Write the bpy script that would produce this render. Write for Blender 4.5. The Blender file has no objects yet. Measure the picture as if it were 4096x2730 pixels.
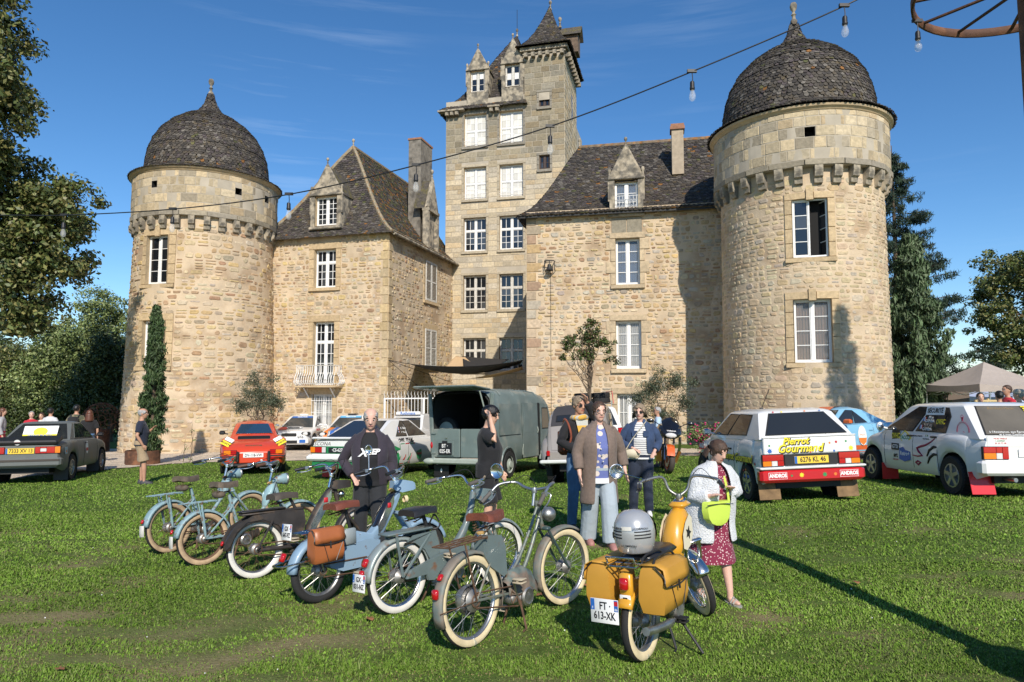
import bpy, bmesh, math, random
import numpy as np
from math import sin, cos, pi, radians, atan2, sqrt, hypot
from mathutils import Vector, Matrix
random.seed(7); rng = np.random.default_rng(7)
S = bpy.context.scene
COL = S.collection
# ---------------------------------------------------------------- camera, sky, sun, exposure
CZ = 1.78
cam_d = bpy.data.cameras.new('camera'); cam_d.lens = 24; cam_d.sensor_width = 36
cam_d.clip_start = 0.05; cam_d.clip_end = 2000
cam = bpy.data.objects.new('camera', cam_d); COL.objects.link(cam)
cam.location = (0, 0, CZ); cam.rotation_euler = (radians(90 + 4.05), 0, 0)
S.camera = cam
SUN_AZ, SUN_EL = radians(11), radians(36)      # sun behind the camera, a little to its right
W = bpy.data.worlds.new('World'); S.world = W; W.use_nodes = True
wn = W.node_tree; wn.nodes.clear()
def N(nt, t, **k):
    n = nt.nodes.new(t)
    for a, b in k.items(): setattr(n, a, b)
    return n
wo = N(wn, 'ShaderNodeOutputWorld'); wb = N(wn, 'ShaderNodeBackground'); sky = N(wn, 'ShaderNodeTexSky')
sky.sky_type = 'NISHITA'; sky.sun_disc = False; sky.sun_elevation = SUN_EL; sky.sun_rotation = pi - SUN_AZ
sky.altitude = 500; sky.air_density = 1.0; sky.dust_density = 0.1; sky.ozone_density = 4.5
# thin high cirrus streaks
tc = N(wn, 'ShaderNodeTexCoord'); mp = N(wn, 'ShaderNodeMapping'); mp.inputs['Rotation'].default_value = (0.25, 0.38, 0.1); mp.inputs['Scale'].default_value = (1.3, 1.3, 22)
nz = N(wn, 'ShaderNodeTexNoise'); nz.inputs['Scale'].default_value = 2.2; nz.inputs['Detail'].default_value = 7; nz.inputs['Roughness'].default_value = .62
nz2 = N(wn, 'ShaderNodeTexNoise'); nz2.inputs['Scale'].default_value = 2.4
r1 = N(wn, 'ShaderNodeMapRange'); r1.inputs[1].default_value = .5; r1.inputs[2].default_value = .82
r2 = N(wn, 'ShaderNodeMapRange'); r2.inputs[1].default_value = .48; r2.inputs[2].default_value = .72; r2.inputs[4].default_value = .30
mu = N(wn, 'ShaderNodeMath', operation='MULTIPLY'); mx = N(wn, 'ShaderNodeMix', data_type='RGBA')
hs = N(wn, 'ShaderNodeHueSaturation'); hs.inputs['Saturation'].default_value = 1.18
L = wn.links.new
L(tc.outputs['Generated'], mp.inputs[0]); L(mp.outputs[0], nz.inputs[0]); L(tc.outputs['Generated'], nz2.inputs[0])
L(nz.outputs[0], r1.inputs[0]); L(nz2.outputs[0], r2.inputs[0]); L(r1.outputs[0], mu.inputs[0]); L(r2.outputs[0], mu.inputs[1])
L(sky.outputs[0], hs.inputs['Color']); L(hs.outputs[0], mx.inputs[6]); mx.inputs[7].default_value = (7, 8, 9, 1); L(mu.outputs[0], mx.inputs[0])
L(mx.outputs[2], wb.inputs[0]); wb.inputs[1].default_value = 0.127; L(wb.outputs[0], wo.inputs[0])
sd = bpy.data.lights.new('sun', 'SUN'); sd.energy = 4.6; sd.angle = radians(.53); sd.color = (1, .915, .80)
sun = bpy.data.objects.new('sun', sd); COL.objects.link(sun)
SDIR = Vector((sin(SUN_AZ) * cos(SUN_EL), -cos(SUN_AZ) * cos(SUN_EL), sin(SUN_EL)))
sun.rotation_euler = SDIR.to_track_quat('Z', 'Y').to_euler(); sun.location = (10, -30, 40)
S.view_settings.view_transform = 'Standard'; S.view_settings.look = 'None'; S.view_settings.gamma = 1
S.view_settings.exposure = 0.2; S.view_settings.use_curve_mapping = False
S.cycles.max_bounces = 6; S.cycles.transparent_max_bounces = 12; S.cycles.use_denoising = True

def gz(x, y):
    t = min(max(0.0, y - 7), 45); z = -0.031 * t
    if x < 0: z += 0.010 * max(-25, x) * min(1, t / 8)
    else: z += min(.25, .04 * x) * min(1, max(0, (y - 6) / 4))
    return z

# ---------------------------------------------------------------- materials
MATS = {}
def mat(name, col, rough=.6, metal=0, var=0, vs=6, bump=0, bs=40, coat=0, col2=None, c2f=.5, c2s=5, attr=False, spec=None, alpha=None, sheen=0, emit=None, bd=.01):
    """procedural principled material: colour with noise variation, patches of a second colour, fine bump"""
    if name in MATS: return MATS[name]
    m = bpy.data.materials.new(name); m.use_nodes = True; nt = m.node_tree; b = nt.nodes['Principled BSDF']; l = nt.links.new
    c = tuple(col) + (1,) if len(col) == 3 else tuple(col)
    b.inputs['Base Color'].default_value = c; b.inputs['Roughness'].default_value = rough; b.inputs['Metallic'].default_value = metal
    b.inputs['Coat Weight'].default_value = coat; b.inputs['Coat Roughness'].default_value = .04
    if spec is not None: b.inputs['Specular IOR Level'].default_value = spec
    if sheen: b.inputs['Sheen Weight'].default_value = sheen
    tcn = N(nt, 'ShaderNodeTexCoord'); last = None
    if attr:
        a = N(nt, 'ShaderNodeAttribute'); a.attribute_name = 'col'; last = a.outputs['Color']
    def noise(s, d=4):
        n = N(nt, 'ShaderNodeTexNoise'); n.inputs['Scale'].default_value = s; n.inputs['Detail'].default_value = d
        l(tcn.outputs['Object'], n.inputs['Vector']); return n.outputs[0]
    if col2 is not None:
        r = N(nt, 'ShaderNodeMapRange'); r.inputs[1].default_value = c2f - .06; r.inputs[2].default_value = c2f + .06
        l(noise(c2s, 8), r.inputs[0]); x = N(nt, 'ShaderNodeMix', data_type='RGBA'); l(r.outputs[0], x.inputs[0])
        if last: l(last, x.inputs[6])
        else: x.inputs[6].default_value = c
        x.inputs[7].default_value = tuple(col2) + (1,); last = x.outputs[2]
    if var:
        r = N(nt, 'ShaderNodeMapRange'); r.inputs[1].default_value = .3; r.inputs[2].default_value = .7
        r.inputs[3].default_value = 1 - var; r.inputs[4].default_value = 1 + var
        l(noise(vs), r.inputs[0]); x = N(nt, 'ShaderNodeMix', data_type='RGBA', blend_type='MULTIPLY'); x.inputs[0].default_value = 1
        if last: l(last, x.inputs[6])
        else: x.inputs[6].default_value = c
        l(r.outputs[0], x.inputs[7]); last = x.outputs[2]
    if last: l(last, b.inputs['Base Color'])
    if bump:
        bn = N(nt, 'ShaderNodeBump'); bn.inputs['Strength'].default_value = bump; bn.inputs['Distance'].default_value = bd
        l(noise(bs), bn.inputs['Height']); l(bn.outputs[0], b.inputs['Normal'])
    if alpha is not None: b.inputs['Alpha'].default_value = alpha
    if emit: b.inputs['Emission Color'].default_value = c; b.inputs['Emission Strength'].default_value = emit
    MATS[name] = m; return m

# ---------------------------------------------------------------- mesh builder
class MB:
    def __init__(s): s.v = []; s.f = []; s.c = None; s.M = None
    def col(s, c):
        if s.c is None: s.c = [(1, 1, 1)] * len(s.v)
        s._cc = c; return s
    def add(s, vs, fs):
        o = len(s.v)
        if s.M is not None: vs = [tuple(s.M @ Vector(p)) for p in vs]
        s.v.extend(tuple(p) for p in vs); s.f.extend(tuple(i + o for i in f) for f in fs)
        if s.c is not None: s.c.extend([s._cc] * len(vs))
        return s
    def box(s, c, d, R=None):
        h = [x / 2 for x in d]; vs = []
        for z in (-1, 1):
            for y in (-1, 1):
                for x in (-1, 1): vs.append(Vector((x * h[0], y * h[1], z * h[2])))
        if R is not None: vs = [R @ p for p in vs]
        c = Vector(c); vs = [p + c for p in vs]
        return s.add(vs, [(0, 2, 3, 1), (4, 5, 7, 6), (0, 1, 5, 4), (2, 6, 7, 3), (0, 4, 6, 2), (1, 3, 7, 5)])
    def bbox(s, c, d, b=.01, R=None):
        """box with chamfered edges"""
        hx, hy, hz = [x / 2 for x in d]; b = min(b, hx * .9, hy * .9, hz * .9); c = Vector(c); rings = []
        def ring(x, y, z):
            k = b * .999 if x > b and y > b else 0
            p = [(x - b, -y), (x, -y + b), (x, y - b), (x - b, y), (-x + b, y), (-x, y - b), (-x, -y + b), (-x + b, -y)]
            return [Vector((q[0], q[1], z)) for q in p]
        vs = ring(hx - b, hy - b, -hz) + ring(hx, hy, -hz + b) + ring(hx, hy, hz - b) + ring(hx - b, hy - b, hz)
        if R is not None: vs = [R @ p for p in vs]
        vs = [p + c for p in vs]; fs = [tuple(range(7, -1, -1)), tuple(range(24, 32))]
        for k in range(3):
            for i in range(8): j = (i + 1) % 8; fs.append((k * 8 + i, k * 8 + j, k * 8 + 8 + j, k * 8 + 8 + i))
        return s.add(vs, fs)
    def loft(s, secs, close=True, caps=True):
        n = len(secs[0]); vs = [p for q in secs for p in q]; fs = []
        for k in range(len(secs) - 1):
            for i in range(n if close else n - 1):
                j = (i + 1) % n; fs.append((k * n + i, k * n + j, (k + 1) * n + j, (k + 1) * n + i))
        if caps and close:
            fs.append(tuple(range(n - 1, -1, -1))); fs.append(tuple((len(secs) - 1) * n + i for i in range(n)))
        return s.add(vs, fs)
    def tube(s, pts, r, n=8, caps=True, closed=False, flat=1, up=None):
        """swept tube; r a number or one per point"""
        P = [Vector(p) for p in pts]; m = len(P); secs = []; pu = None
        for i in range(m):
            if closed: t = P[(i + 1) % m] - P[i - 1]
            else: t = P[min(i + 1, m - 1)] - P[max(i - 1, 0)]
            t = t.normalized() if t.length > 1e-9 else Vector((0, 0, 1))
            if pu is None:
                u0 = Vector(up) if up else (Vector((0, 0, 1)) if abs(t.z) < .9 else Vector((1, 0, 0)))
            else: u0 = pu
            a = u0 - t * u0.dot(t); a.normalize(); pu = a; b = t.cross(a); ri = r[i] if hasattr(r, '__len__') else r
            secs.append([P[i] + a * (ri * flat * cos(2 * pi * k / n)) + b * (ri * sin(2 * pi * k / n)) for k in range(n)])
        if closed: secs.append(secs[0]); caps = False
        return s.loft(secs, True, caps)
    def lathe(s, prof, n=16, o=(0, 0, 0), ax='z', a0=0, a1=2 * pi, cap=False):
        full = abs(a1 - a0 - 2 * pi) < 1e-6; m = n if full else n + 1; vs = []; fs = []; o = Vector(o)
        for (r, h) in prof:
            for k in range(m):
                a = a0 + (a1 - a0) * k / n; x, y = r * cos(a), r * sin(a)
                p = (x, y, h) if ax == 'z' else ((h, x, y) if ax == 'x' else (y, h, x)); vs.append(o + Vector(p))
        for q in range(len(prof) - 1):
            for k in range(n): j = (k + 1) % m; fs.append((q * m + k, q * m + j, (q + 1) * m + j, (q + 1) * m + k))
        if cap: fs.append(tuple(range(m - 1, -1, -1))); fs.append(tuple((len(prof) - 1) * m + k for k in range(m)))
        return s.add(vs, fs)
    def ball(s, c, r, n=12, m=8, sc=(1, 1, 1), R=None):
        vs = []; c = Vector(c)
        for i in range(m + 1):
            t = pi * i / m
            for k in range(n):
                p = Vector((r * sc[0] * sin(t) * cos(2 * pi * k / n), r * sc[1] * sin(t) * sin(2 * pi * k / n), r * sc[2] * cos(t)))
                vs.append((R @ p if R is not None else p) + c)
        fs = [(i * n + k, (i + 1) * n + k, (i + 1) * n + (k + 1) % n, i * n + (k + 1) % n) for i in range(m) for k in range(n)]
        return s.add(vs, fs)
    def prism(s, poly, d, T=None, b=0):
        """polygon in local xy, extruded from 0 to d along z, placed by T; b chamfers the top"""
        n = len(poly); vs = [(p[0], p[1], 0) for p in poly]
        if b:
            cx = sum(p[0] for p in poly) / n; cy = sum(p[1] for p in poly) / n; rr = max(hypot(p[0] - cx, p[1] - cy) for p in poly)
            k = 1 - b / rr; vs += [(p[0], p[1], d - b) for p in poly] + [(cx + (p[0] - cx) * k, cy + (p[1] - cy) * k, d) for p in poly]; q = 3
        else: vs += [(p[0], p[1], d) for p in poly]; q = 2
        if T is not None: vs = [T @ Vector(p) for p in vs]
        fs = [tuple(range(n - 1, -1, -1)), tuple((q - 1) * n + i for i in range(n))]
        for k in range(q - 1):
            for i in range(n): j = (i + 1) % n; fs.append((k * n + i, k * n + j, (k + 1) * n + j, (k + 1) * n + i))
        return s.add(vs, fs)
    def quad(s, *p): return s.add(p, [tuple(range(len(p)))])
    def build(s, name, m=None, parent=None, smooth=None, mods=()):
        me = bpy.data.meshes.new(name); me.from_pydata([tuple(p) for p in s.v], [], s.f)
        if s.c is not None:
            a = me.attributes.new('col', 'FLOAT_COLOR', 'POINT'); a.data.foreach_set('color', np.array([(c[0], c[1], c[2], 1) for c in s.c], 'f').ravel())
        if smooth: smooth_mesh(me, smooth)
        o = link(name, me, m, parent)
        for md in mods: addmod(o, md)
        return o
def smooth_mesh(me, ang=35):
    me.polygons.foreach_set('use_smooth', np.ones(len(me.polygons), bool))
    if ang < 180: me.set_sharp_from_angle(angle=radians(ang))
def link(name, me, m=None, parent=None):
    if m is not None and not me.materials: me.materials.append(m)
    o = bpy.data.objects.new(name, me); COL.objects.link(o)
    if parent is not None: o.parent = parent
    return o
def addmod(o, md):
    k = dict(md); t = k.pop('t'); x = o.modifiers.new(t.lower(), t)
    for a, b in k.items(): setattr(x, a, b)
def npmesh(name, V, F, m, parent=None, colors=None, smooth=False):
    """mesh from numpy arrays; F is (n,3) or (n,4); colors per vertex"""
    me = bpy.data.meshes.new(name); k = F.shape[1]
    me.vertices.add(len(V)); me.vertices.foreach_set('co', np.ascontiguousarray(V, 'f').ravel())
    me.loops.add(F.size); me.loops.foreach_set('vertex_index', np.ascontiguousarray(F, 'i').ravel())
    me.polygons.add(len(F)); me.polygons.foreach_set('loop_start', np.arange(0, F.size, k, dtype='i'))
    try: me.polygons.foreach_set('loop_total', np.full(len(F), k, 'i'))
    except Exception: pass
    if smooth: me.polygons.foreach_set('use_smooth', np.ones(len(F), bool))
    me.update(calc_edges=True)
    if colors is not None:
        a = me.attributes.new('col', 'FLOAT_COLOR', 'POINT'); c = np.ones((len(V), 4), 'f'); c[:, :3] = colors; a.data.foreach_set('color', c.ravel())
    return link(name, me, m, parent)
def tag(o, label=None, cat=None, group=None, kind=None):
    if label: o['label'] = label
    if cat: o['category'] = cat
    if group: o['group'] = group
    if kind: o['kind'] = kind
    return o
def thing(name, label, cat, loc=(0, 0, 0), rz=0, group=None, Mx=None):
    o = bpy.data.objects.new(name, None); COL.objects.link(o); o.empty_display_size = .1
    if Mx is not None: o.matrix_world = Mx
    else: o.location = loc; o.rotation_euler = (0, 0, rz)
    return tag(o, label, cat, group)
def copy_tree(o, parent=None):
    c = o.copy(); COL.objects.link(c); c.parent = parent
    for ch in list(o.children): copy_tree(ch, c)
    return c
def frame(p, d, up=(0, 0, 1)):
    """matrix with x along d, z near up, at p"""
    x = Vector(d).normalized(); u = Vector(up); y = u.cross(x).normalized(); z = x.cross(y)
    return Matrix(((x.x, y.x, z.x, p[0]), (x.y, y.y, z.y, p[1]), (x.z, y.z, z.z, p[2]), (0, 0, 0, 1)))
def onground(x0, y0, x1, y1, lean=0):
    """vehicle frame: origin at a point on the ground, x towards the second point, following the slope"""
    a = Vector((x0, y0, gz(x0, y0))); b = Vector((x1, y1, gz(x1, y1))); d = (b - a).normalized()
    l = Vector((-d.y, d.x, 0)).normalized(); gl = (gz(x0 + l.x, y0 + l.y) - gz(x0 - l.x, y0 - l.y)) / 2
    l = Vector((l.x, l.y, gl)).normalized(); u = d.cross(l)
    return frame(a, d, u) @ Matrix.Rotation(lean, 4, 'X')
FONT = None
def text(txt, size, m, parent, T, name='lettering', bold=0, ext=.0015, sx=1, align='CENTER', shear=0):
    """flat lettering as a thin mesh, in the xy plane of T (x = reading direction)"""
    cu = bpy.data.curves.new(name, 'FONT'); cu.body = txt; cu.size = size; cu.align_x = align; cu.align_y = 'CENTER'; cu.extrude = ext; cu.offset = bold; cu.shear = shear; cu.resolution_u = 2
    to = bpy.data.objects.new('tmp', cu); COL.objects.link(to)
    bpy.context.view_layer.update()
    me = bpy.data.meshes.new_from_object(to.evaluated_get(bpy.context.evaluated_depsgraph_get())); bpy.data.objects.remove(to); bpy.data.curves.remove(cu)
    if sx != 1: me.transform(Matrix.Diagonal((sx, 1, 1, 1)))
    me.materials.clear(); me.name = name
    o = link(name, me, m, parent); o.matrix_local = T
    return o
def TR(x, y, z): return Matrix.Translation((x, y, z))
def RX(a): return Matrix.Rotation(radians(a), 4, 'X')
def RY(a): return Matrix.Rotation(radians(a), 4, 'Y')
def RZ(a): return Matrix.Rotation(radians(a), 4, 'Z')
def bez(p0, p1, p2, p3, n=8):
    p = [Vector(q) for q in (p0, p1, p2, p3)]
    return [p[0] * (1 - t) ** 3 + p[1] * 3 * t * (1 - t) ** 2 + p[2] * 3 * t * t * (1 - t) + p[3] * t ** 3 for t in [i / n for i in range(n + 1)]]
def spl(pts, n=4):
    """Catmull-Rom through points"""
    P = [Vector(p) for p in pts]; P = [P[0] * 2 - P[1]] + P + [P[-1] * 2 - P[-2]]; o = []
    for i in range(1, len(P) - 2):
        for k in range(n):
            t = k / n; o.append(.5 * (2 * P[i] + (P[i + 1] - P[i - 1]) * t + (2 * P[i - 1] - 5 * P[i] + 4 * P[i + 1] - P[i + 2]) * t * t + (3 * P[i] - P[i - 1] - 3 * P[i + 1] + P[i + 2]) * t ** 3))
    o.append(P[-2]); return o

def at(px, py, Y):
    """point at depth Y seen at (px, py) of the 2353-wide photograph"""
    u = (px - 1176.5) / 1568.67; v = (784 - py) / 1568.67; c, s = cos(radians(4.05)), sin(radians(4.05)); t = Y / (c - v * s)
    return Vector((u * t, Y, CZ + (s + v * c) * t))
def foot(px, Y):
    x = (px - 1176.5) / 1568.67 * Y * 1.0025; return Vector((x, Y, gz(x, Y)))
# ---------------------------------------------------------------- shared materials
M_mortar = mat('mortar', (.55, .435, .30), .95, var=.16, vs=1.2, bump=.5, bs=30, col2=(.40, .29, .185), c2f=.58, c2s=.8, bd=.03)
M_stone = mat('stone', (.4, .3, .18), .92, attr=True, var=.18, vs=9, bump=.4, bs=22, bd=.03)
M_ashlar = mat('ashlar_joint', (.42, .37, .29), .95, var=.15, vs=1.5, bump=.3, bs=40)
M_slateb = mat('roof_underlay', (.035, .031, .027), .95)
M_slate = mat('slate', (.1, .09, .08), .85, attr=True, var=.3, vs=14, bump=.6, bs=30, col2=(.115, .085, .035), c2f=.66, c2s=2.6, bd=.02)
M_cut = mat('cut_stone', (.47, .36, .22), .9, var=.15, vs=4, bump=.3, bs=40, col2=(.33, .27, .18), c2f=.60, c2s=2)
M_weath = mat('weathered_stone', (.36, .31, .23), .95, var=.35, vs=5, bump=.5, bs=30, col2=(.15, .135, .11), c2f=.52, c2s=3)
M_white = mat('white_paint', (.78, .78, .76), .5, var=.06, vs=8)
M_oldwhite = mat('weathered_white_paint', (.58, .56, .51), .7, var=.2, vs=12)
M_glass = mat('window_glass', (.012, .014, .017), .06, spec=.8)
M_glass2 = mat('window_glass_pale', (.05, .055, .06), .08, spec=.9)
M_blind = mat('window_blind', (.74, .72, .65), .25, coat=.5, var=.05, vs=3)
M_blind2 = mat('window_blind_tone2', (.62, .60, .53), .2, coat=.7)  # second, duller blind tone, picked at random pane by pane
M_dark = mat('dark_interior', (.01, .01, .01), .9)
M_iron = mat('wrought_iron', (.02, .02, .02), .6)
M_rust = mat('corten_steel', (.10, .045, .024), .8, var=.35, vs=7, bump=.3, bs=60, col2=(.17, .075, .035), c2f=.55, c2s=6)
M_concrete = mat('render_coat', (.20, .18, .15), .95, var=.25, vs=6, bump=.5, bs=60, col2=(.10, .09, .075), c2f=.6, c2s=2)
M_terracotta = mat('terracotta', (.30, .15, .09), .9, var=.2)
M_lead = mat('lead_flashing', (.22, .24, .27), .5)

# ---------------------------------------------------------------- masonry
PAL_RUB = [(.47, .34, .19), (.51, .39, .235), (.52, .42, .28), (.45, .32, .175), (.39, .28, .165), (.50, .37, .20), (.54, .45, .32), (.37, .30, .21), (.46, .40, .31), (.34, .22, .13), (.52, .38, .18), (.50, .41, .27), (.49, .38, .24)]
PAL_TOW = [(.42, .34, .22), (.48, .39, .25), (.37, .31, .215), (.50, .40, .255), (.34, .29, .21), (.45, .37, .245), (.53, .44, .30), (.44, .34, .21)]
def cells(u0, u1, z0, z1, holes, ch, cw, split=.25):
    """coursed cells (ua,ub,za,zb) that leave the holes free"""
    z = z0; out = []
    while z < z1 - .03:
        h = random.uniform(*ch)
        if z + h > z1 - ch[0] * .6: h = z1 - z
        bl = sorted((a, b) for a, b, c, d in holes if min(d, z + h) - max(c, z) > .25 * h); u = u0; spans = []
        for a, b in bl:
            if a > u: spans.append((u, min(a, u1)))
            u = max(u, b)
        if u < u1: spans.append((u, u1))
        for a, b in spans:
            x = a
            while x < b - .02:
                w = random.uniform(*cw) * (.75 + .25 * h / ch[1])
                if x + w > b - cw[0] * .7: w = b - x
                if split and h > ch[1] * .62 and random.random() < split:
                    k = random.uniform(.4, .6); out.append((x, x + w, z, z + h * k)); out.append((x, x + w, z + h * k, z + h))
                else: out.append((x, x + w, z, z + h))
                x += w
        z += h
    return out
def rubble(surf, cl, pal, joint=.02, proud=.03, skip=0.0, rough=1.0):
    """list of (verts, faces, colour, size, centre): irregular eight-sided stones standing proud of the mortar"""
    L = []
    for a, b, c, d in cl:
        if random.random() < skip: continue
        w, h = b - a - joint, d - c - joint
        if w < .03 or h < .03: continue
        k = min(w, h); q = [random.uniform(.08, .5) * k * rough for _ in range(8)]; x0, x1, y0, y1 = a + joint / 2, b - joint / 2, c + joint / 2, d - joint / 2
        j = lambda: random.uniform(-.09, .09) * k * rough
        P = [(x0 + q[0], y0 + j()), (x1 - q[1], y0 + j()), (x1 + j(), y0 + q[2]), (x1 + j(), y1 - q[3]), (x1 - q[4], y1 + j()), (x0 + q[5], y1 + j()), (x0 + j(), y1 - q[6]), (x0 + j(), y0 + q[7])]
        mx, my = (x0 + x1) / 2, (y0 + y1) / 2; pr = proud * random.uniform(.45, 1.1); f = 1 - min(.35, .05 / k)
        vs = [surf(x, y, -.01) for x, y in P] + [surf(mx + (x - mx) * f, my + (y - my) * f, pr * random.uniform(.6, 1.15)) for x, y in P]
        fs = [(i, (i + 1) % 8, 8 + (i + 1) % 8, 8 + i) for i in range(8)] + [tuple(range(8, 16))]
        g = random.uniform(.86, 1.12); cc = random.choice(pal); cc = tuple(min(.6, x * g * random.uniform(.96, 1.04)) for x in cc)
        L.append((vs, fs, cc, w * h, vs[8]))
    return L
def ashlar(surf, cl, pal, joint=.018, proud=.018, stain=None):
    L = []
    for a, b, c, d in cl:
        j = joint / 2; x0, x1, y0, y1 = a + j, b - j, c + j, d - j
        if x1 - x0 < .03 or y1 - y0 < .03: continue
        e = .012; pr = proud * random.uniform(.7, 1.3); n = max(1, int((x1 - x0) / .5)) if stain is None else 1
        P = [(x0, y0), (x1, y0), (x1, y1), (x0, y1)]; Q = [(x0 + e, y0 + e), (x1 - e, y0 + e), (x1 - e, y1 - e), (x0 + e, y1 - e)]
        vs = [surf(x, y, -.004) for x, y in P] + [surf(x, y, pr + random.uniform(-.003, .003)) for x, y in Q]
        fs = [(i, (i + 1) % 4, 4 + (i + 1) % 4, 4 + i) for i in range(4)] + [(4, 5, 6, 7)]
        g = random.uniform(.8, 1.15); cc = random.choice(pal); cc = tuple(x * g for x in cc)
        if stain: cc = stain(cc, (a + b) / 2, (c + d) / 2)
        L.append((vs, fs, cc, (x1 - x0) * (y1 - y0), vs[4]))
    return L
def emit_pieces(parent, L, m, name, stuffname, score=None, limit=300):
    """the pieces that show largest become parts; the rest one part of loose stuff"""
    Mw = parent.matrix_world; cp = cam.location
    def sc(p): d = (Mw @ Vector(p[4]) - cp).length_squared; return p[3] / d * (score(p) if score else 1)
    L = sorted(L, key=sc, reverse=True)
    for vs, fs, c, a, q in L[:limit]:
        b = MB(); b.col(c); b.add(vs, fs); b.build(name, m, parent)
    if len(L) > limit:
        b = MB()
        for vs, fs, c, a, q in L[limit:]: b.col(c); b.add(vs, fs)
        tag(b.build(stuffname, m, parent), kind='stuff')
def wallgrid(surf, us, zs, holes):
    """wall surface as a grid of quads with openings left out"""
    us = sorted(set(us + [h[i] for h in holes for i in (0, 1)])); zs = sorted(set(zs + [h[i] for h in holes for i in (2, 3)])); b = MB()
    for i in range(len(us) - 1):
        for k in range(len(zs) - 1):
            x, y = (us[i] + us[i + 1]) / 2, (zs[k] + zs[k + 1]) / 2
            if any(h[0] < x < h[1] and h[2] < y < h[3] for h in holes): continue
            b.quad(surf(us[i], zs[k], 0), surf(us[i + 1], zs[k], 0), surf(us[i + 1], zs[k + 1], 0), surf(us[i], zs[k + 1], 0))
    return b
def flat(x0=0, y0=0, dx=1, dy=0):
    """surface along (dx,dy) in plan; outward is to the right of travel"""
    return lambda u, z, d: (x0 + dx * u + dy * d, y0 + dy * u - dx * d, z)
def wframe(surf, u, z, e=.01):
    """local frame of a window at the middle of its sill: x right, y inwards, z up"""
    p = Vector(surf(u, z, 0)); q = Vector(surf(u + e, z, 0)) - Vector(surf(u - e, z, 0)); q.normalize()
    return Matrix(((q.x, -q.y, 0, p.x), (q.y, q.x, 0, p.y), (0, 0, 1, p.z), (0, 0, 0, 1)))
def window(bld, T, w, h, cols=2, rows=4, transom=None, trows=0, fm=None, pm=None, depth=.2, curtain=None, arch=0, bars=0, mull=.045, opened=False, name='window'):
    """recessed casement window: reveal and frame in one part, every pane a sub-part"""
    fm = fm or M_white; pm = pm or (lambda i, px, pz: random.choice((M_glass, M_glass, M_glass2)))
    rv = MB(); x = w / 2
    rv.quad((-x, 0, 0), (-x, depth + .1, 0), (-x, depth + .1, h), (-x, 0, h)); rv.quad((x, 0, 0), (x, 0, h), (x, depth + .1, h), (x, depth + .1, 0))
    rv.quad((-x, 0, h), (-x, depth + .1, h), (x, depth + .1, h), (x, 0, h)); rv.quad((-x, 0, 0), (x, 0, 0), (x, depth + .1, 0), (-x, depth + .1, 0))
    r = rv.build('window_reveal', M_cut, bld); r.matrix_local = T
    b = MB(); F = .055; D = depth; t = .05
    def bar(x0, x1, z0, z1, y=D, dd=t): b.bbox(((x0 + x1) / 2, y + dd / 2, (z0 + z1) / 2), (x1 - x0, dd, z1 - z0), .008)
    bar(-x, -x + F, 0, h); bar(x - F, x, 0, h); bar(-x + F, x - F, 0, F * 1.3); bar(-x + F, x - F, h - F, h); bar(-.05, 0 if opened else .05, F * 1.3, h - F, D - .012, t + .01)
    zt = h - F; zb = F * 1.3; zones = [(zb, zt, rows)]
    if transom: tz = h * transom; bar(-x + F, -.05, tz - .045, tz + .045, D - .008); bar(.05, x - F, tz - .045, tz + .045, D - .008); zones = [(zb, tz - .045, rows), (tz + .045, zt, trows)]
    panes = []
    for s in (-1, 1):
        xa, xb = (-x + F, -.05) if s < 0 else (.05, x - F); OM = None
        if opened and s > 0: OM = TR(x - F, D, 0) @ RZ(-66) @ TR(F - x, -D, 0)
        b.M = OM
        for (z0, z1, n) in zones:
            # sash
            e = .035; bar(xa, xa + e, z0, z1, D + .006); bar(xb - e, xb, z0, z1, D + .006); bar(xa + e, xb - e, z0, z0 + e, D + .006); bar(xa + e, xb - e, z1 - e, z1, D + .006)
            a0, a1, c0, c1 = xa + e, xb - e, z0 + e, z1 - e; pw = (a1 - a0) / cols; ph = (c1 - c0) / n; q = mull * .36
            for i in range(1, cols): bar(a0 + pw * i - q, a0 + pw * i + q, c0, c1, D + .012, .025)
            for k in range(1, n): bar(a0, a1, c0 + ph * k - q, c0 + ph * k + q, D + .014, .021)
            for i in range(cols):
                for k in range(n): panes.append((a0 + pw * (i + .5), c0 + ph * (k + .5), pw - 2 * q, ph - 2 * q, OM))
    b.M = None
    for k in range(bars): b.tube([(-x + .0, -.02, .12 + k * .1), (x, -.02, .12 + k * .1)], .012, 6)
    fr = b.build(name, fm, bld); fr.matrix_local = T
    cache = {}
    for i, (px, pz, pw, ph, OM) in enumerate(panes):
        m = pm(i, px, pz) if callable(pm) else pm; key = (round(pw, 3), round(ph, 3), m.name)
        if key not in cache:
            g = MB(); g.box((0, 0, 0), (pw, .006, ph)); cache[key] = g.build('pane', m, fr).data; o = fr.children[-1]
        else: o = link('pane', cache[key], None, fr)
        o.location = (px, D + .026, pz); o.rotation_euler = (random.uniform(-.015, .015), 0, random.uniform(-.02, .02))
        if OM is not None: o.matrix_local = OM @ TR(px, D + .026, pz)
    if curtain:
        cm, yy = curtain; c = MB()
        for s in (-1, 1):
            xs = np.linspace(.06 if s > 0 else -x + .05, x - .05 if s > 0 else -.06, 25); pts = [(X, yy + D + .03 * sin(i * 1.3) + .012 * sin(i * 2.7)) for i, X in enumerate(xs)]
            c.loft([[(p[0], p[1], zb) for p in pts], [(p[0], p[1], h * .5) for p in pts], [(p[0], p[1], zt) for p in pts]], close=False)
        cu = c.build('curtain', cm, fr, smooth=60)
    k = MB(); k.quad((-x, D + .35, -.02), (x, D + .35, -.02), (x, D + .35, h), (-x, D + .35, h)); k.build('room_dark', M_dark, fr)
    return fr
M_clear = mat('clear_glass', (.25, .27, .28), .03, alpha=.28, spec=.7)
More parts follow.
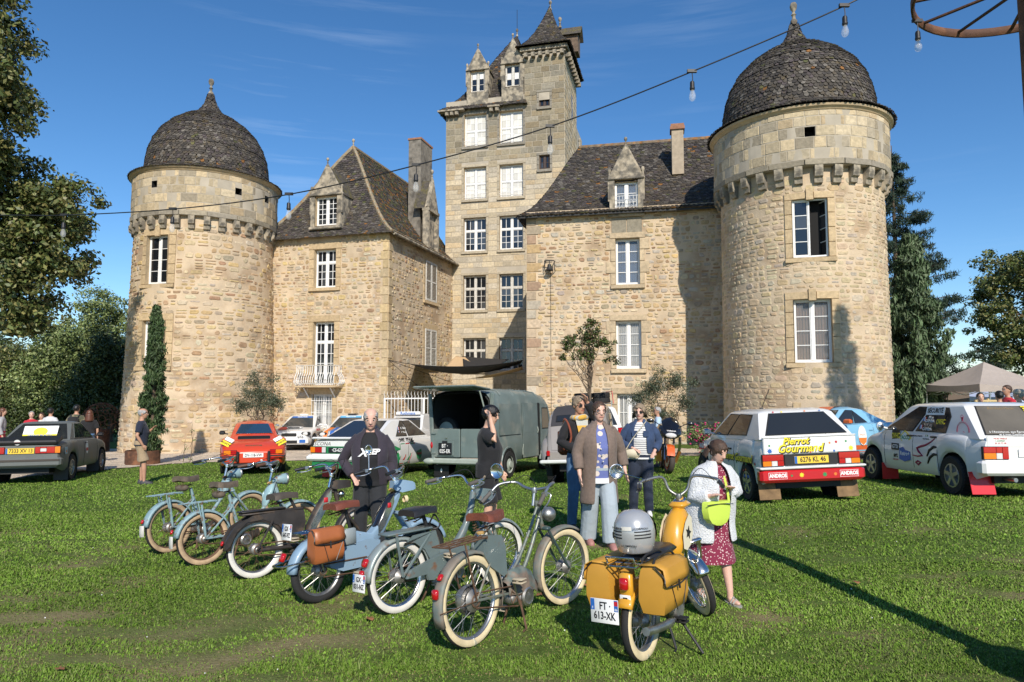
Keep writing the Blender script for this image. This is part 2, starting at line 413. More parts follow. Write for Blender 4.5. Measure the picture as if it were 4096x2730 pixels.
M_curtw = mat('white_curtain', (.72, .71, .68), .9); M_curtb = mat('tan_curtain', (.36, .22, .14), .9); M_curtblue = mat('blue_curtain', (.10, .22, .42), .8)

def surround(surf, u, z, w, h, L, bw=.22, keyst=False, ears=.0, sill=True, proud=.045, col=(.49, .37, .22)):
    """cut-stone surround of an opening as separate blocks, added to the list of stones"""
    def blk(a, b, c, d, p=proud):
        g = random.uniform(.9, 1.1); cc = tuple(x * g for x in col); n = 4
        P = [(a, c), (b, c), (b, d), (a, d)]; e = .01; Q = [(a + e, c + e), (b - e, c + e), (b - e, d - e), (a + e, d - e)]
        vs = [surf(x, y, -.005) for x, y in P] + [surf(x, y, p) for x, y in Q]
        L.append((vs, [(i, (i + 1) % 4, 4 + (i + 1) % 4, 4 + i) for i in range(4)] + [(4, 5, 6, 7)], cc, 9 + random.random(), vs[4]))
    n = max(3, int(h / .42)); zs = [z + h * i / n for i in range(n + 1)]
    for s in (-1, 1):
        for i in range(n):
            k = bw * (1.0 + (ears if i % 2 else 0)); a = u + s * w / 2; b = a + s * k; blk(min(a, b), max(a, b), zs[i] + .004, zs[i + 1] - .004)
    if keyst:
        blk(u - w / 2 - bw, u - .13, z + h + .004, z + h + bw); blk(u + .13, u + w / 2 + bw, z + h + .004, z + h + bw); blk(u - .12, u + .12, z + h - .06, z + h + bw + .09, proud + .05)
    else: blk(u - w / 2 - bw * 1.15, u + w / 2 + bw * 1.15, z + h + .004, z + h + bw * 1.2)
    if sill: blk(u - w / 2 - bw, u + w / 2 + bw, z - .17, z - .004, proud + .07)

# ---------------------------------------------------------------- slate roofs
PAL_SL = [(.055, .047, .039), (.072, .062, .051), (.046, .040, .035), (.09, .079, .066), (.064, .054, .043), (.13, .117, .10), (.038, .033, .03), (.082, .066, .047), (.07, .056, .056)]
def slate_piece(P, tx, up, nv, w, h, c, round_=True):
    """one lapped slate: P its upper middle, tx along the course, up upslope, nv outward"""
    pts = [(-w / 2, 0), (w / 2, 0), (w / 2, -h * .62), (w * .3, -h * .93), (0, -h), (-w * .3, -h * .93), (-w / 2, -h * .62)] if round_ else [(-w / 2, 0), (w / 2, 0), (w / 2, -h * .95), (0, -h), (-w / 2, -h * .92)]
    n = len(pts); t = .022 * random.uniform(.7, 1.5); lift = random.uniform(.022, .04)
    top = [P + tx * a + up * b + nv * (lift * (-b / h) + t * .3) for a, b in pts]; bot = [q - nv * t for q in top[2:]]
    vs = top + bot; fs = [tuple(range(n - 1, -1, -1))] + [(2 + i, 3 + i, n + 1 + i, n + i) for i in range(n - 3)]
    return (vs, fs, c, w * h, P)
def scol(moss=0.0):
    g = random.uniform(.75, 1.25); c = random.choice(PAL_SL)
    if random.random() < moss: c = random.choice([(.10, .095, .035), (.075, .08, .03), (.22, .10, .025)])
    return tuple(x * g for x in c)
def slates_plane(poly_fn, rows, rowlen, w=.27, ex=.17, moss=.0, L=None):
    """poly_fn(s) -> (left point, right point) of the course at slope distance fraction s"""
    L = [] if L is None else L
    for r in range(rows):
        s = (r + .5) / rows; A, B = poly_fn(s); A2, B2 = poly_fn(min(1, s + .5 / rows)); A0, B0 = poly_fn(max(0, s - .5 / rows)); ln = (B - A).length
        if ln < .1: continue
        tx = (B - A).normalized(); up = (((A2 + B2) - (A0 + B0)) * .5); up = (up - tx * up.dot(tx)).normalized(); nv = tx.cross(up).normalized()
        x = random.uniform(-.3, 0) * w
        while x < ln:
            ww = w * random.uniform(.75, 1.2); xm = min(max(x + ww / 2, .05), ln - .03); hh = ex * random.uniform(1.25, 1.6)
            L.append(slate_piece(A + tx * xm + up * ex * .5 + nv * .006, tx, up, nv, ww * .96, hh, scol(moss), True)); x += ww
    return L
def slates_dome(prof, c=(0, 0), w=.26, ex=.17, L=None, moss=.0):
    L = [] if L is None else L; P = [Vector((r, 0, z)) for r, z in prof]; d = [0]
    for i in range(1, len(P)): d.append(d[-1] + (P[i] - P[i - 1]).length)
    n = int(d[-1] / ex)
    def at(s):
        for i in range(1, len(P)):
            if s <= d[i] + 1e-9: k = (s - d[i - 1]) / (d[i] - d[i - 1]); return P[i - 1].lerp(P[i], k), (P[i] - P[i - 1]).normalized()
        return P[-1], (P[-1] - P[-2]).normalized()
    for r in range(n):
        p, t = at((r + 1) * d[-1] / n); R = p.x; m = max(5, int(2 * pi * R / w)); o = random.random()
        for k in range(m):
            a = 2 * pi * (k + o + random.uniform(-.12, .12)) / m; e = Vector((cos(a), sin(a), 0)); up = e * t.x + Vector((0, 0, t.z)); tx = Vector((-sin(a), cos(a), 0)); nv = tx.cross(up)
            L.append(slate_piece(Vector((c[0], c[1], p.z)) + e * R, tx, up, nv, min(w, 2 * pi * R / m * 1.02) * random.uniform(.85, 1.04), ex * random.uniform(1.3, 1.65), scol(moss)))
    return L
def finial(parent, x, y, z, s=1.0, name='finial', m=None):
    b = MB(); b.lathe([(.13 * s, 0), (.13 * s, .12 * s), (.07 * s, .2 * s), (.06 * s, .32 * s), (.1 * s, .36 * s), (.055 * s, .42 * s), (.05 * s, .5 * s), (.12 * s, .6 * s), (.14 * s, .72 * s), (.1 * s, .84 * s), (.0, .88 * s)], 10, (x, y, z))
    return b.build(name, m or M_weath, parent, smooth=50)
def pitched(name, parent, pts_fns, m=None):
    b = MB()
    for fn in pts_fns:
        rows = [fn(s / 8) for s in range(9)]
        b.loft([[tuple(a), tuple(c)] for a, c in rows], close=False)
    return b.build(name, m or M_slateb, parent)
# ---------------------------------------------------------------- the castle
def lmap(o, f):
    """world-height helper: wraps a surface given in world z for a thing whose base is at z0"""
    z0 = zb; return lambda u, z, d: (lambda p: (p[0], p[1], p[2] - z0))(f(u, z, d))
def round_tower(name, label, loc, sc, cx, cy, zb, r0, r1, zc, zp, rp, zcor, prof, holes_deg, ncorb, crs, wins, pal, joint, skip, loops, sq):
    o = thing(name, label, 'tower', loc); z0 = zb; o.scale = (sc,) * 3; bpy.context.view_layer.update()
    face = atan2(-cy, -cx)                                    # azimuth that looks at the visitor
    def surf(u, z, d):
        r = r0 + (r1 - r0) * max(0, min(1, (z - zb) / (zc - zb))); a = face + u / r1
        return ((r + d) * cos(a), (r + d) * sin(a), z - z0)
    holes = [(u - w / 2, u + w / 2, z, z + h) for u, z, w, h, k in wins]
    ob = pi * r1; us = list(np.linspace(-ob, ob, 97)); b = wallgrid(surf, us, list(np.linspace(zb - .4, zc + .5, 12)), holes); b.build('wall', M_mortar, o, smooth=60)
    big = [(u - w / 2 - k['bw'], u + w / 2 + k['bw'], z - .16, z + h + k['bw']) for u, z, w, h, k in wins]
    L = rubble(surf, cells(-ob * .62, ob * .62, zb - .1, zc + .05, big, *crs), pal, joint, .034 if skip > .1 else .022, skip)
    for u, z, w, h, k in wins: surround(surf, u, z, w, h, L, k['bw'], k.get('key', True))
    emit_pieces(o, L, M_stone, 'stone', 'small_stones', lambda p: max(0.001, -(Vector((p[4][0], p[4][1])).normalized().dot(Vector((cx, cy)).normalized()))))
    for u, z, w, h, k in wins:
        T = wframe(surf, u, z)
        k2 = {a: c for a, c in k.items() if a not in ('bw', 'key', 'open')}
        window(o, T, w, h, **k2)
    # corbelled parapet
    zq = zcor
    def psurf(u, z, d): a = face + u / rp; return ((rp + d) * cos(a), (rp + d) * sin(a), z - z0)
    pb = pi * rp; ph = [(u - s / 2, u + s / 2, z - s / 2, z + s / 2) for u, z, s in loops]
    b = wallgrid(psurf, list(np.linspace(-pb, pb, 97)), list(np.linspace(zp, zq, 5)), ph)
    ring = [(psurf(u, zp, 0), (r1 * cos(face + u / rp), r1 * sin(face + u / rp), zp - z0)) for u in np.linspace(-pb, pb, 97)]
    b.loft([[p for p, q in ring], [q for p, q in ring]], close=False); b.build('parapet', M_ashlar, o, smooth=60)
    A = ashlar(psurf, cells(-pb * .62, pb * .62, zp + .22, zq, [(h[0] - .0, h[1], h[2], h[3]) for h in ph], (.28, .42), (.4, .85), 0), PAL_TOW, .022, .016)
    A += ashlar(psurf, cells(-pb * .62, pb * .62, zp, zp + .22, [], (.2, .23), (.7, 1.3), 0), [(.26, .23, .18), (.3, .26, .19)], .01, .07)
    emit_pieces(o, A, M_stone, 'parapet_stone', 'parapet_stones_far', None, 300)
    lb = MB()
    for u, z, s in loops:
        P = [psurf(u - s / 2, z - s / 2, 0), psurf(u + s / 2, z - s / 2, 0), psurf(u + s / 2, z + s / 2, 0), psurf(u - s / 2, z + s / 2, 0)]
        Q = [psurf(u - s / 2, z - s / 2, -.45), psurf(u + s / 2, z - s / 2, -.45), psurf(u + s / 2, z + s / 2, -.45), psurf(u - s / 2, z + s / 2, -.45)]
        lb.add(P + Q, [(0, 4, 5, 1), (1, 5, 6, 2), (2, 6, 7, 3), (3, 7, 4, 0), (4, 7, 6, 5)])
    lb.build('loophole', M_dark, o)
    cb = MB(); pts = [(-.05, 0), (rp - r1 + .03, 0), (rp - r1 + .03, -.16), (.26, -.2), (.23, -.36), (.15, -.4), (.12, -.56), (-.05, -.62)]
    cb.prism(pts, .26, Matrix(((1, 0, 0, 0), (0, 0, -1, .13), (0, 1, 0, 0), (0, 0, 0, 1))), 0); cme = cb.build('corbel', M_weath, o); cme.location = (r1 * cos(face), r1 * sin(face), zp - z0 - .003); cme.rotation_euler = (0, 0, face)
    for k in range(1, ncorb):
        a = face + 2 * pi * k / ncorb; c = link('corbel', cme.data, None, o); c.location = (r1 * cos(a), r1 * sin(a), zp - z0 - .003); c.rotation_euler = (random.uniform(-.03, .03), 0, a); s_ = random.uniform(.92, 1.05); c.scale = (1, s_, s_)
    b = MB(); rc = rp + .2; b.lathe([(rp - .1, zq - z0 - .02), (rp + .03, zq - z0), (rp + .06, zq - z0 + .06), (rp + .13, zq - z0 + .1), (rp + .15, zq - z0 + .17), (rp - .3, zq - z0 + .2)], 72); b.build('cornice', M_cut, o, smooth=40)
    pr = [(r, z - z0) for r, z in prof]; b = MB(); b.lathe([(rc, pr[0][1] - .02)] + [(r - .02, z - .01) for r, z in pr], 64); b.build('dome_roof', M_slateb, o, smooth=70)
    SL = slates_dome(pr, w=.165, ex=.11, moss=.025)
    emit_pieces(o, SL, M_slate, 'slate', 'small_slates', lambda p: max(.001, -(Vector((p[4][0], p[4][1])).normalized().dot(Vector((cx, cy)).normalized()))))
    finial(o, 0, 0, pr[-1][1] - .05, sq)
    return o
def domep(R, z0, zt, rc):
    h = zt - z0; q = [(rc, z0 - .42), (R * 1.08, z0 - .26), (R * 1.0, z0 - .05)]
    q += [(R * a, z0 + h * b) for a, b in ((1, .05), (.985, .18), (.95, .33), (.885, .48), (.78, .63), (.62, .77), (.42, .89), (.25, .96))]
    q += [(.50, zt + .06), (.36, zt + .27), (.25, zt + .5), (.17, zt + .75), (.13, zt + .95)]; return q
gk = dict(bw=.26)
lt = round_tower('round_tower', 'round stone tower with slate dome beside the cypress in the steel planter', (-13.818, 30.456, -0.927), .94, -14.7, 32.4, -1.1, 3.36, 3.03, 9.0, 9.35, 3.2, 11.35, domep(2.74, 11.95, 15.2, 3.36), None, 32, ((.15, .32), (.22, .62)),
    [(-2.05, 6.35, 1.1, 2.15, dict(bw=.3, cols=1, rows=4)), (-2.0, 2.75, 1.1, 2.0, dict(bw=.3, cols=1, rows=4)), (-2.05, -.55, .85, 1.3, dict(bw=.24, cols=1, rows=2, bars=6, key=False))], PAL_RUB, .055, .22,
    [(-2.35, 10.75, .3), (1.3, 10.68, .3), (2.95, 10.72, .32)], .95)
rt = round_tower('round_tower', 'round stone tower with slate dome and an open window beside the spruce', (10.12, 23.644, -0.548), .92, 11.0, 25.7, -.75, 2.93, 2.86, 9.0, 9.38, 3.1, 11.3, domep(2.73, 11.95, 15.1, 3.3), None, 30, ((.14, .31), (.2, .52)),
    [(.32, 6.27, 1.12, 2.02, dict(bw=.24, cols=1, rows=4, depth=.12, opened=True)), (.31, 2.68, 1.18, 2.15, dict(bw=.26, cols=1, rows=4, pm=M_clear, curtain=(M_curtb, .1))), (.28, .2, .85, .9, dict(bw=.2, cols=1, rows=2, bars=4, key=False))],
    [(.49, .385, .245), (.51, .41, .27), (.47, .36, .22), (.45, .35, .23), (.52, .43, .29), (.43, .37, .28), (.50, .38, .225)], .04, .04, [(.40, 10.55, .34)], 1.0)

def hip(A, B, C, D):
    """roof slope between eave A-B and top C-D (C over A, D over B), slightly flared at the eave"""
    A, B, C, D = map(Vector, (A, B, C, D))
    def f(s):
        k = s - .16 * sin(pi * s) * (1 - s) ; z = k
        l, r = A.lerp(C, s), B.lerp(D, s); dz = (C.z - A.z) * (k - s); return l + Vector((0, 0, dz)), r + Vector((0, 0, dz))
    return f
def roof(bld, slopes, moss=None, w=.19, ex=.12):
    pitched('roof', bld, slopes); L = []
    for i, f in enumerate(slopes):
        a, b = f(0); c, d = f(1); ln = ((a + b) * .5 - (c + d) * .5).length
        slates_plane(f, int(ln / ex), ln, w, ex, (moss[i] if moss else .04), L)
    return L
def dormer(bld, x, w, zb, zt, zap, y0, depth, m=None, name='dormer', ledge=True):
    """stone gabled dormer front with returning cheeks and a small slated roof; opening is left by the caller's window"""
    m = m or M_weath; b = MB(); hw = w / 2
    b.box((x - hw + .1, y0 + depth / 2, (zb + zt) / 2), (.2, depth, zt - zb)); b.box((x + hw - .1, y0 + depth / 2, (zb + zt) / 2), (.2, depth, zt - zb))
    b.prism([(-hw, 0), (hw, 0), (0, zap - zt)], .28, Matrix(((1, 0, 0, x), (0, 0, 1, y0), (0, 1, 0, zt), (0, 0, 0, 1))))
    b.bbox((x, y0 + .08, zt + .02), (w + .12, .3, .1), .02)
    if ledge: b.bbox((x, y0 + .08, zb - .06), (w + .12, .36, .14), .03)
    for s in (-1, 1): b.tube([(x + s * (hw + .02), y0 + .12, zt + .02), (x, y0 + .12, zap + .04)], .07, 6)
    o = b.build(name, m, bld)
    q = MB(); ov = .06; q.loft([[(x - hw - ov, y0 + .26, zt), (x, y0 + .26, zap), (x + hw + ov, y0 + .26, zt)], [(x - hw - ov, y0 + depth, zt), (x, y0 + depth, zap), (x + hw + ov, y0 + depth, zt)]], close=False); q.build('dormer_roof', M_slate2, bld)
    for s in (-1, 1):
        f = MB(); f.box((x + s * hw, y0 + .08, (zt - .9 + zt) / 2), (.13, .13, .9)); f.lathe([(.09, zt), (.09, zt + .06), (.05, zt + .14), (.05, zt + .3), (.08, zt + .36), (.06, zt + .46), (0, zt + .5)], 8, (x + s * hw, y0 + .08, 0)); f.build('pinnacle', m, bld, smooth=50)
    finial(bld, x, y0 + .12, zap - .02, .5, m=m)
    return o
M_slate2 = mat('dormer_slate', (.075, .065, .052), .9, var=.4, vs=9, bump=.8, bs=14, col2=(.10, .085, .035), c2f=.55, c2s=3)

# left wing: steep hipped pavilion with a gabled dormer, balcony and shuttered side wall
zb = -.95; ang = radians(-16)
lw = thing('castle_wing', 'stone pavilion wing with steep mossy hipped roof, tall chimney and small balcony', 'building', (-10.622, 30.973, -0.786), ang); lw.scale = (.94,) * 3; bpy.context.view_layer.update()
Z = lambda z: z - zb
fr_ = lmap(lw, flat(0, 0, 1, 0)); sd_ = lmap(lw, flat(5.8, 0, 0, 1)); WX = 2.47
fw = [(WX, 6.62, 1.18, 1.85), (WX, 1.98, 1.12, 3.0), (WX - .03, -.05, 1.1, 1.6)]
sw = [(5.0, 6.45, 1.5, 2.1), (5.0, 2.95, 1.5, 2.0)]
hf = [(u - w / 2, u + w / 2, z, z + h) for u, z, w, h in fw]; hs_ = [(u - w / 2, u + w / 2, z, z + h) for u, z, w, h in sw]
wallgrid(fr_, [-1.2, 5.8], [zb - .4, 9.32], hf).build('wall', M_mortar, lw); wallgrid(sd_, [0, 9.4], [zb - .4, 9.32], []).build('wall', M_mortar, lw)
b = MB(); b.quad((-1.2, 9.4, -.4), (5.8, 9.4, -.4), (5.8, 9.4, Z(9.05)), (-1.2, 9.4, Z(9.05))); b.quad((-1.2, 0, -.4), (-1.2, 9.4, -.4), (-1.2, 9.4, Z(9.05)), (-1.2, 0, Z(9.05))); b.build('back_wall', M_mortar, lw)
g = .26; exq = [(u - w / 2 - g, u + w / 2 + g, z - .17, z + h + g) for u, z, w, h in fw] + [(WX - .8, WX + .8, 8.7, 9.4)]
Ls = rubble(fr_, cells(-.9, 5.45, zb, 9.05, exq, (.14, .27), (.18, .5)), PAL_RUB, .05, .032, .14)
exs = [(u - w / 2 - g, u + w / 2 + g, z - .17, z + h + g) for u, z, w, h in sw]
Ls += rubble(sd_, cells(.35, 9.3, zb, 9.05, exs, (.15, .3), (.2, .5)), PAL_RUB, .055, .03, .35)
for k in range(24):                                              # quoins at the corner
    za, zz = zb + k * .417, zb + (k + 1) * .417; a = .42 if k % 2 else .3
    Ls += ashlar(fr_, [(5.8 - a, 5.8, za, zz)], [(.47, .37, .23), (.5, .38, .21)], .015, .03) + ashlar(sd_, [(0, .72 - a, za, zz)], [(.47, .37, .23), (.45, .33, .18)], .015, .03)
for u, z, w, h in fw: surround(fr_, u, z, w, h, Ls, g)
for u, z, w, h in sw: surround(sd_, u, z, w, h, Ls, g * .9, proud=.02)
emit_pieces(lw, Ls, M_stone, 'stone', 'small_stones')
window(lw, wframe(fr_, WX, 6.62), 1.18, 1.85, 2, 3, .66, 1); window(lw, wframe(fr_, WX, 1.98), 1.12, 3.0, 2, 4, .68, 2)
window(lw, wframe(fr_, WX - .03, -.05), 1.1, 1.6, 2, 2, pm=M_clear, curtain=(M_curtw, .06))
gb = MB()
for i in range(9): gb.tube([(-.52 + i * .13, -.03, -.02), (-.52 + i * .13, -.03, 1.42), (-.52 + i * .13 + .015, -.03, 1.5), (-.52 + i * .13, -.03, 1.6)], .011, 5)
for zz in (.1, .75, 1.3): gb.tube([(-.6, -.03, zz), (.6, -.03, zz)], .014, 5)
og = gb.build('window_grille', M_white, lw); og.matrix_local = wframe(fr_, WX - .03, -.05)
window(lw, TR(WX, -.02, Z(9.62)), 1.16, 1.42, 2, 5, depth=.16)
dormer(lw, WX, 1.62, Z(9.55), Z(11.1), Z(12.55), -.06, 2.4)
for (u, z, w, h) in sw:                                          # closed louvred shutters
    T = wframe(sd_, u, z)
    for s in (-1, 1):
        b = MB(); ww = w / 2 - .01; cx_ = s * w / 4
        b.box((cx_ - ww / 2 + .04, .06, h / 2), (.07, .04, h)); b.box((cx_ + ww / 2 - .04, .06, h / 2), (.07, .04, h))
        for zz in (.05, h * .5, h - .05): b.box((cx_, .06, zz), (ww - .15, .04, .09))
        n = 26
        for k in range(n):
            zz = .12 + (h - .24) * k / (n - 1)
            if abs(zz - h / 2) > .06: b.box((cx_, .065, zz), (ww - .15, .045, .012), Matrix.Rotation(radians(35), 3, 'X'))
        o = b.build('shutter', M_oldwhite, lw); o.matrix_local = T @ TR(0, -.11, 0)
# balcony with bellied wrought balusters
T = wframe(fr_, WX - .02, 1.94); b = MB()
b.bbox((0, -.33, -.04), (2.15, .66, .08), .02); b.build('balcony_floor', M_cut, lw).matrix_local = T
b = MB()
for zz, dp in ((.95, .62), (.1, .6)): b.tube([(-1.04, -.0, zz), (-1.04, -dp, zz), (1.04, -dp, zz), (1.04, 0, zz)], .018, 6)
b.build('balcony_rail', M_oldwhite, lw).matrix_local = T
bb = MB(); pr_ = [(0, 0, .02), (0, -.10, .1), (0, -.16, .25), (0, -.12, .42), (0, -.02, .58), (0, .01, .75), (0, 0, .95)]; bb.tube(spl(pr_, 3), .013, 6); bb.tube(spl([(0, -.1, .1), (0, -.2, .16), (0, -.17, .26), (0, -.1, .24)], 3), .009, 5)
bal = bb.build('baluster', M_white, lw); T0 = T @ TR(-1.02, -.6, 0); bal.matrix_local = T0
for k in range(1, 18): link('baluster', bal.data, None, lw).matrix_local = T @ TR(-1.02 + k * .12, -.6, 0)
for s in (-1, 1):
    for k in range(4): link('baluster', bal.data, None, lw).matrix_local = T @ TR(s * 1.04, -.1 - k * .13, 0) @ RZ(s * 90)
b = MB()
for s in (-.7, .7): b.tube([(s, -.5, -.08), (s, -.02, -.55)], .03, 6); b.tube(spl([(s, -.42, -.1), (s, -.3, -.25), (s, -.12, -.2), (s, -.2, -.12)], 4), .015, 5)
b.build('balcony_bracket', M_white, lw).matrix_local = T
e = .3; zE = Z(9.02); zR = Z(14.4)
P00, P10, P11, P01 = (-1.5, -e, zE), (5.8 + e, -e, zE), (5.8 + e, 9.8, zE), (-1.5, 9.8, zE); RA, RB = (2.35, 2.7, zR), (2.35, 9.4, zR)
sl = roof(lw, [hip(P00, P10, RA, RA), hip(P10, P11, RA, RB), hip(P01, P00, RB, RA)], [.05, .35, .05])
emit_pieces(lw, sl, M_slate, 'slate', 'small_slates', lambda p: 1 if p[4][1] < 3 or p[4][0] > 3 else .01)
b = MB(); f = hip(P10, P11, RA, RB); b.tube([f(s / 10)[0] + Vector((0, 0, .03)) for s in range(11)], .09, 6); b.tube([hip(P00, P10, RA, RA)(s / 10)[0] + Vector((0, 0, .03)) for s in range(11)], .09, 6); b.tube([Vector(RA) + Vector((0, 0, .02)), Vector(RB) + Vector((0, 0, .02))], .1, 6)
b.build('ridge_tiles', mat('lichen_mortar', (.26, .22, .15), .95, var=.3, vs=8, col2=(.3, .14, .03), c2f=.6, c2s=9), lw); finial(lw, RA[0], RA[1], RA[2] - .02, .55)
b = MB(); b.bbox((4.75, 5.9, Z(12.3)), (.72, 1.6, 6.3), .01); b.build('chimney', M_concrete, lw); b = MB(); b.box((4.75, 5.9, Z(15.48)), (.8, 1.68, .1)); b.build('chimney_cap', M_terracotta, lw)
b = MB(); b.bbox((3.4, 9.0, Z(13.2)), (.6, .9, 3.6), .01); b.build('chimney', M_concrete, lw)
# blocked dormer on the side wall
b = MB()
for yy in (4.75, 6.05): b.box((5.62, yy, Z(10.2)), (.34, .18, 2.6))
b.box((5.5, 5.4, Z(10.1)), (.2, 1.12, 2.4)); b.box((5.62, 5.4, Z(11.4)), (.4, 1.5, .14))
b.prism([(-.72, 0), (.72, 0), (0, 1.7)], .22, Matrix(((0, 0, 1, 5.55), (1, 0, 0, 5.4), (0, 1, 0, Z(11.47)), (0, 0, 0, 1))))
for yy in (-1, 1): b.tube([(5.68, 5.4 + yy * .74, Z(11.5)), (5.68, 5.4, Z(13.2))], .07, 6)
b.build('side_dormer', M_weath, lw)
b = MB(); b.loft([[(5.55, 4.65, Z(11.47)), (5.55, 5.4, Z(13.15)), (5.55, 6.15, Z(11.47))], [(4.9, 4.65, Z(11.47)), (4.9, 5.4, Z(13.15)), (4.9, 6.15, Z(11.47))]], close=False); b.build('dormer_roof', M_slate2, lw)
finial(lw, 5.66, 5.4, Z(13.15), .7)
b = MB(); b.tube([(5.8 + e + .05, -.2, zE - .04), (5.8 + e + .05, 9.7, zE - .04)], .07, 8); b.build('gutter', M_weath, lw, smooth=60)

# central tower with taller square stair turret
zb = -1.0; ang = radians(-14)
ct = thing('castle_keep', 'tall grey ashlar keep with many white windows and a pointed square turret', 'building', (-3.666, 37.036, -0.833), ang); ct.scale = (.94,) * 3; bpy.context.view_layer.update()
Z = lambda z: z - zb
cf = lmap(ct, flat(0, 0, 1, 0)); cs = lmap(ct, flat(7.08, 0, 0, 1)); xa, xb = 1.8, 3.97
CW = []
for (z, h) in ((15.95, 1.92), (12.8, 1.9), (9.75, 1.95), (6.33, 2.0), (2.85, 1.85)):
    CW += [(xa, z, 1.36, h), (xb, z, 1.4, h)]
SM = [(5.92, 17.9, .62, .85), (5.92, 14.25, .62, .82)]
DW = [(1.93, 19.2, .88, 1.25), (4.05, 19.3, .9, 1.3)]
allw = CW + SM + DW; H = [(u - w / 2, u + w / 2, z, z + h) for u, z, w, h in allw]
wallgrid(cf, [0, 7.08], [zb - .3, 18.3], [h for h in H if h[2] < 18]).build('wall', M_ashlar, ct)
wallgrid(cf, [4.75, 7.08], [18.3, 21.2], []).build('wall', M_ashlar, ct)
sh = [(2.6, 2.95, 18.1, 19.6), (2.2, 2.55, 13.7, 15.0)]
wallgrid(cs, [0, 4.6], [zb - .3, 21.2], sh).build('wall', M_ashlar, ct)
b = MB(); b.quad((4.75, 0, Z(18.3)), (4.75, 0, Z(21.2)), (4.75, 4.6, Z(21.2)), (4.75, 4.6, Z(18.3))); b.quad((4.75, 4.6, Z(9)), (4.75, 4.6, Z(21.2)), (7.08, 4.6, Z(21.2)), (7.08, 4.6, Z(9)))
b.quad((0, 0, -.3), (0, 0, Z(18.3)), (0, 7, Z(18.3)), (0, 7, -.3)); b.quad((0, 7, -.3), (0, 7, Z(18.3)), (7.08, 7, Z(18.3)), (7.08, 7, -.3)); b.quad((7.08, 4.6, -.3), (7.08, 7, -.3), (7.08, 7, Z(18.3)), (7.08, 4.6, Z(18.3))); b.build('back_wall', M_ashlar, ct)
b = MB()
for h in sh: b.quad((7.09, h[0], Z(h[2])), (7.09, h[1], Z(h[2])), (7.09, h[1], Z(h[3])), (7.09, h[0], Z(h[3])))
b.M = TR(-.2, 0, 0); b.build('slit_window', M_glass, ct)
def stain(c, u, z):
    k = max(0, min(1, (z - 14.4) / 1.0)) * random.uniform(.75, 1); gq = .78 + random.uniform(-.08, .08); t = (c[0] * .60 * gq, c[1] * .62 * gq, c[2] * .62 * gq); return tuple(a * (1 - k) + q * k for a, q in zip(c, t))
PALC = [(.50, .415, .28), (.53, .445, .305), (.47, .40, .285), (.51, .40, .25), (.55, .465, .33), (.48, .42, .32)]
ex = [(h[0] - .13, h[1] + .13, h[2] - .12, h[3] + .16) for h in H]
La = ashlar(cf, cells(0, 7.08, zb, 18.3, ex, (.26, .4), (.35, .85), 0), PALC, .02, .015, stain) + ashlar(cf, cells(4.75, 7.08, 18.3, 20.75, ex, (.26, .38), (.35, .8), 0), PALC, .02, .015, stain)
La += ashlar(cs, cells(0, 4.6, 9, 20.75, sh, (.26, .4), (.35, .85), 0), PALC, .02, .015, lambda c, u, z: (c[0] * .95, c[1] * .93, c[2] * .9))
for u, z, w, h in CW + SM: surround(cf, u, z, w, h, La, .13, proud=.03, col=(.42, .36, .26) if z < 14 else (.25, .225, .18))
emit_pieces(ct, La, M_stone, 'stone_block', 'small_stone_blocks', lambda p: 1 if p[4][2] > Z(3) else .1)
for i, (u, z, w, h) in enumerate(CW):
    up_ = z > 12; kw = dict(cols=2 if z < 12 else 2, rows=2 if z < 5 else 3, transom=.62 if z < 12 else .5, trows=1 if z < 12 else 2)
    window(ct, wframe(cf, u, z), w, h, pm=(lambda i, px, pz: random.choice((M_blind, M_blind, M_blind2))) if up_ else None, fm=M_white if z > 9 else M_oldwhite, bars=3 if up_ else 0, **kw)
for u, z, w, h in SM: window(ct, wframe(cf, u, z), w, h, 1, 2, fm=mat('brown_paint', (.06, .04, .035), .7), depth=.1)
M_pw = M_blind
for j, (u, z, w, h) in enumerate(DW):
    window(ct, TR(u, -.01, Z(z)), w, h, 1, 3, depth=.12, pm=(lambda i, px, pz, hh=h: M_white if pz > hh * .64 and j == 0 or (hh * .36 < pz < hh * .64 and j == 1) else M_glass), fm=M_oldwhite)
    dormer(ct, u, 1.3, Z(z - .12), Z(z + h + .06), Z(21.75 if j == 0 else 22.1), -.04, 2.2, ledge=False)
b = MB(); b.box((1.93, .08, Z(18.6)), (1.3, .22, 1.15)); b.box((4.05, .08, Z(18.65)), (1.3, .22, 1.2)); b.build('dormer_base', M_weath, ct)
zE = Z(18.15); zT = Z(23.7); e = .42; pk = (3.7, 2.6, zT); pk2 = (3.7, 4.4, zT); Q00, Q10, Q11, Q01 = (-e, -.25, zE), (4.9, -.25, zE), (4.9, 7.3, zE), (-e, 7.3, zE)
sl = roof(ct, [hip(Q00, Q10, pk, pk), hip(Q01, Q00, pk2, pk), hip(Q10, Q11, pk, pk2)], None, .18, .115)
tq = [(4.75 - .38, -.38), (7.08 + .38, -.38), (7.08 + .38, 4.98), (4.75 - .38, 4.98)]; apx = (5.9, 1.9, Z(24.9)); apx2 = (5.9, 2.7, Z(24.9))
def conc(A, B, C, D):
    A, B, C, D = map(Vector, (A, B, C, D)); g_ = lambda s: s ** 1.75 * .72 + s * .28
    return lambda s: (A.lerp(C, s) + Vector((0, 0, (C.z - A.z) * (g_(s) - s))), B.lerp(D, s) + Vector((0, 0, (D.z - B.z) * (g_(s) - s))))
zq = Z(21.45); c4 = [(x, y, zq) for x, y in tq]
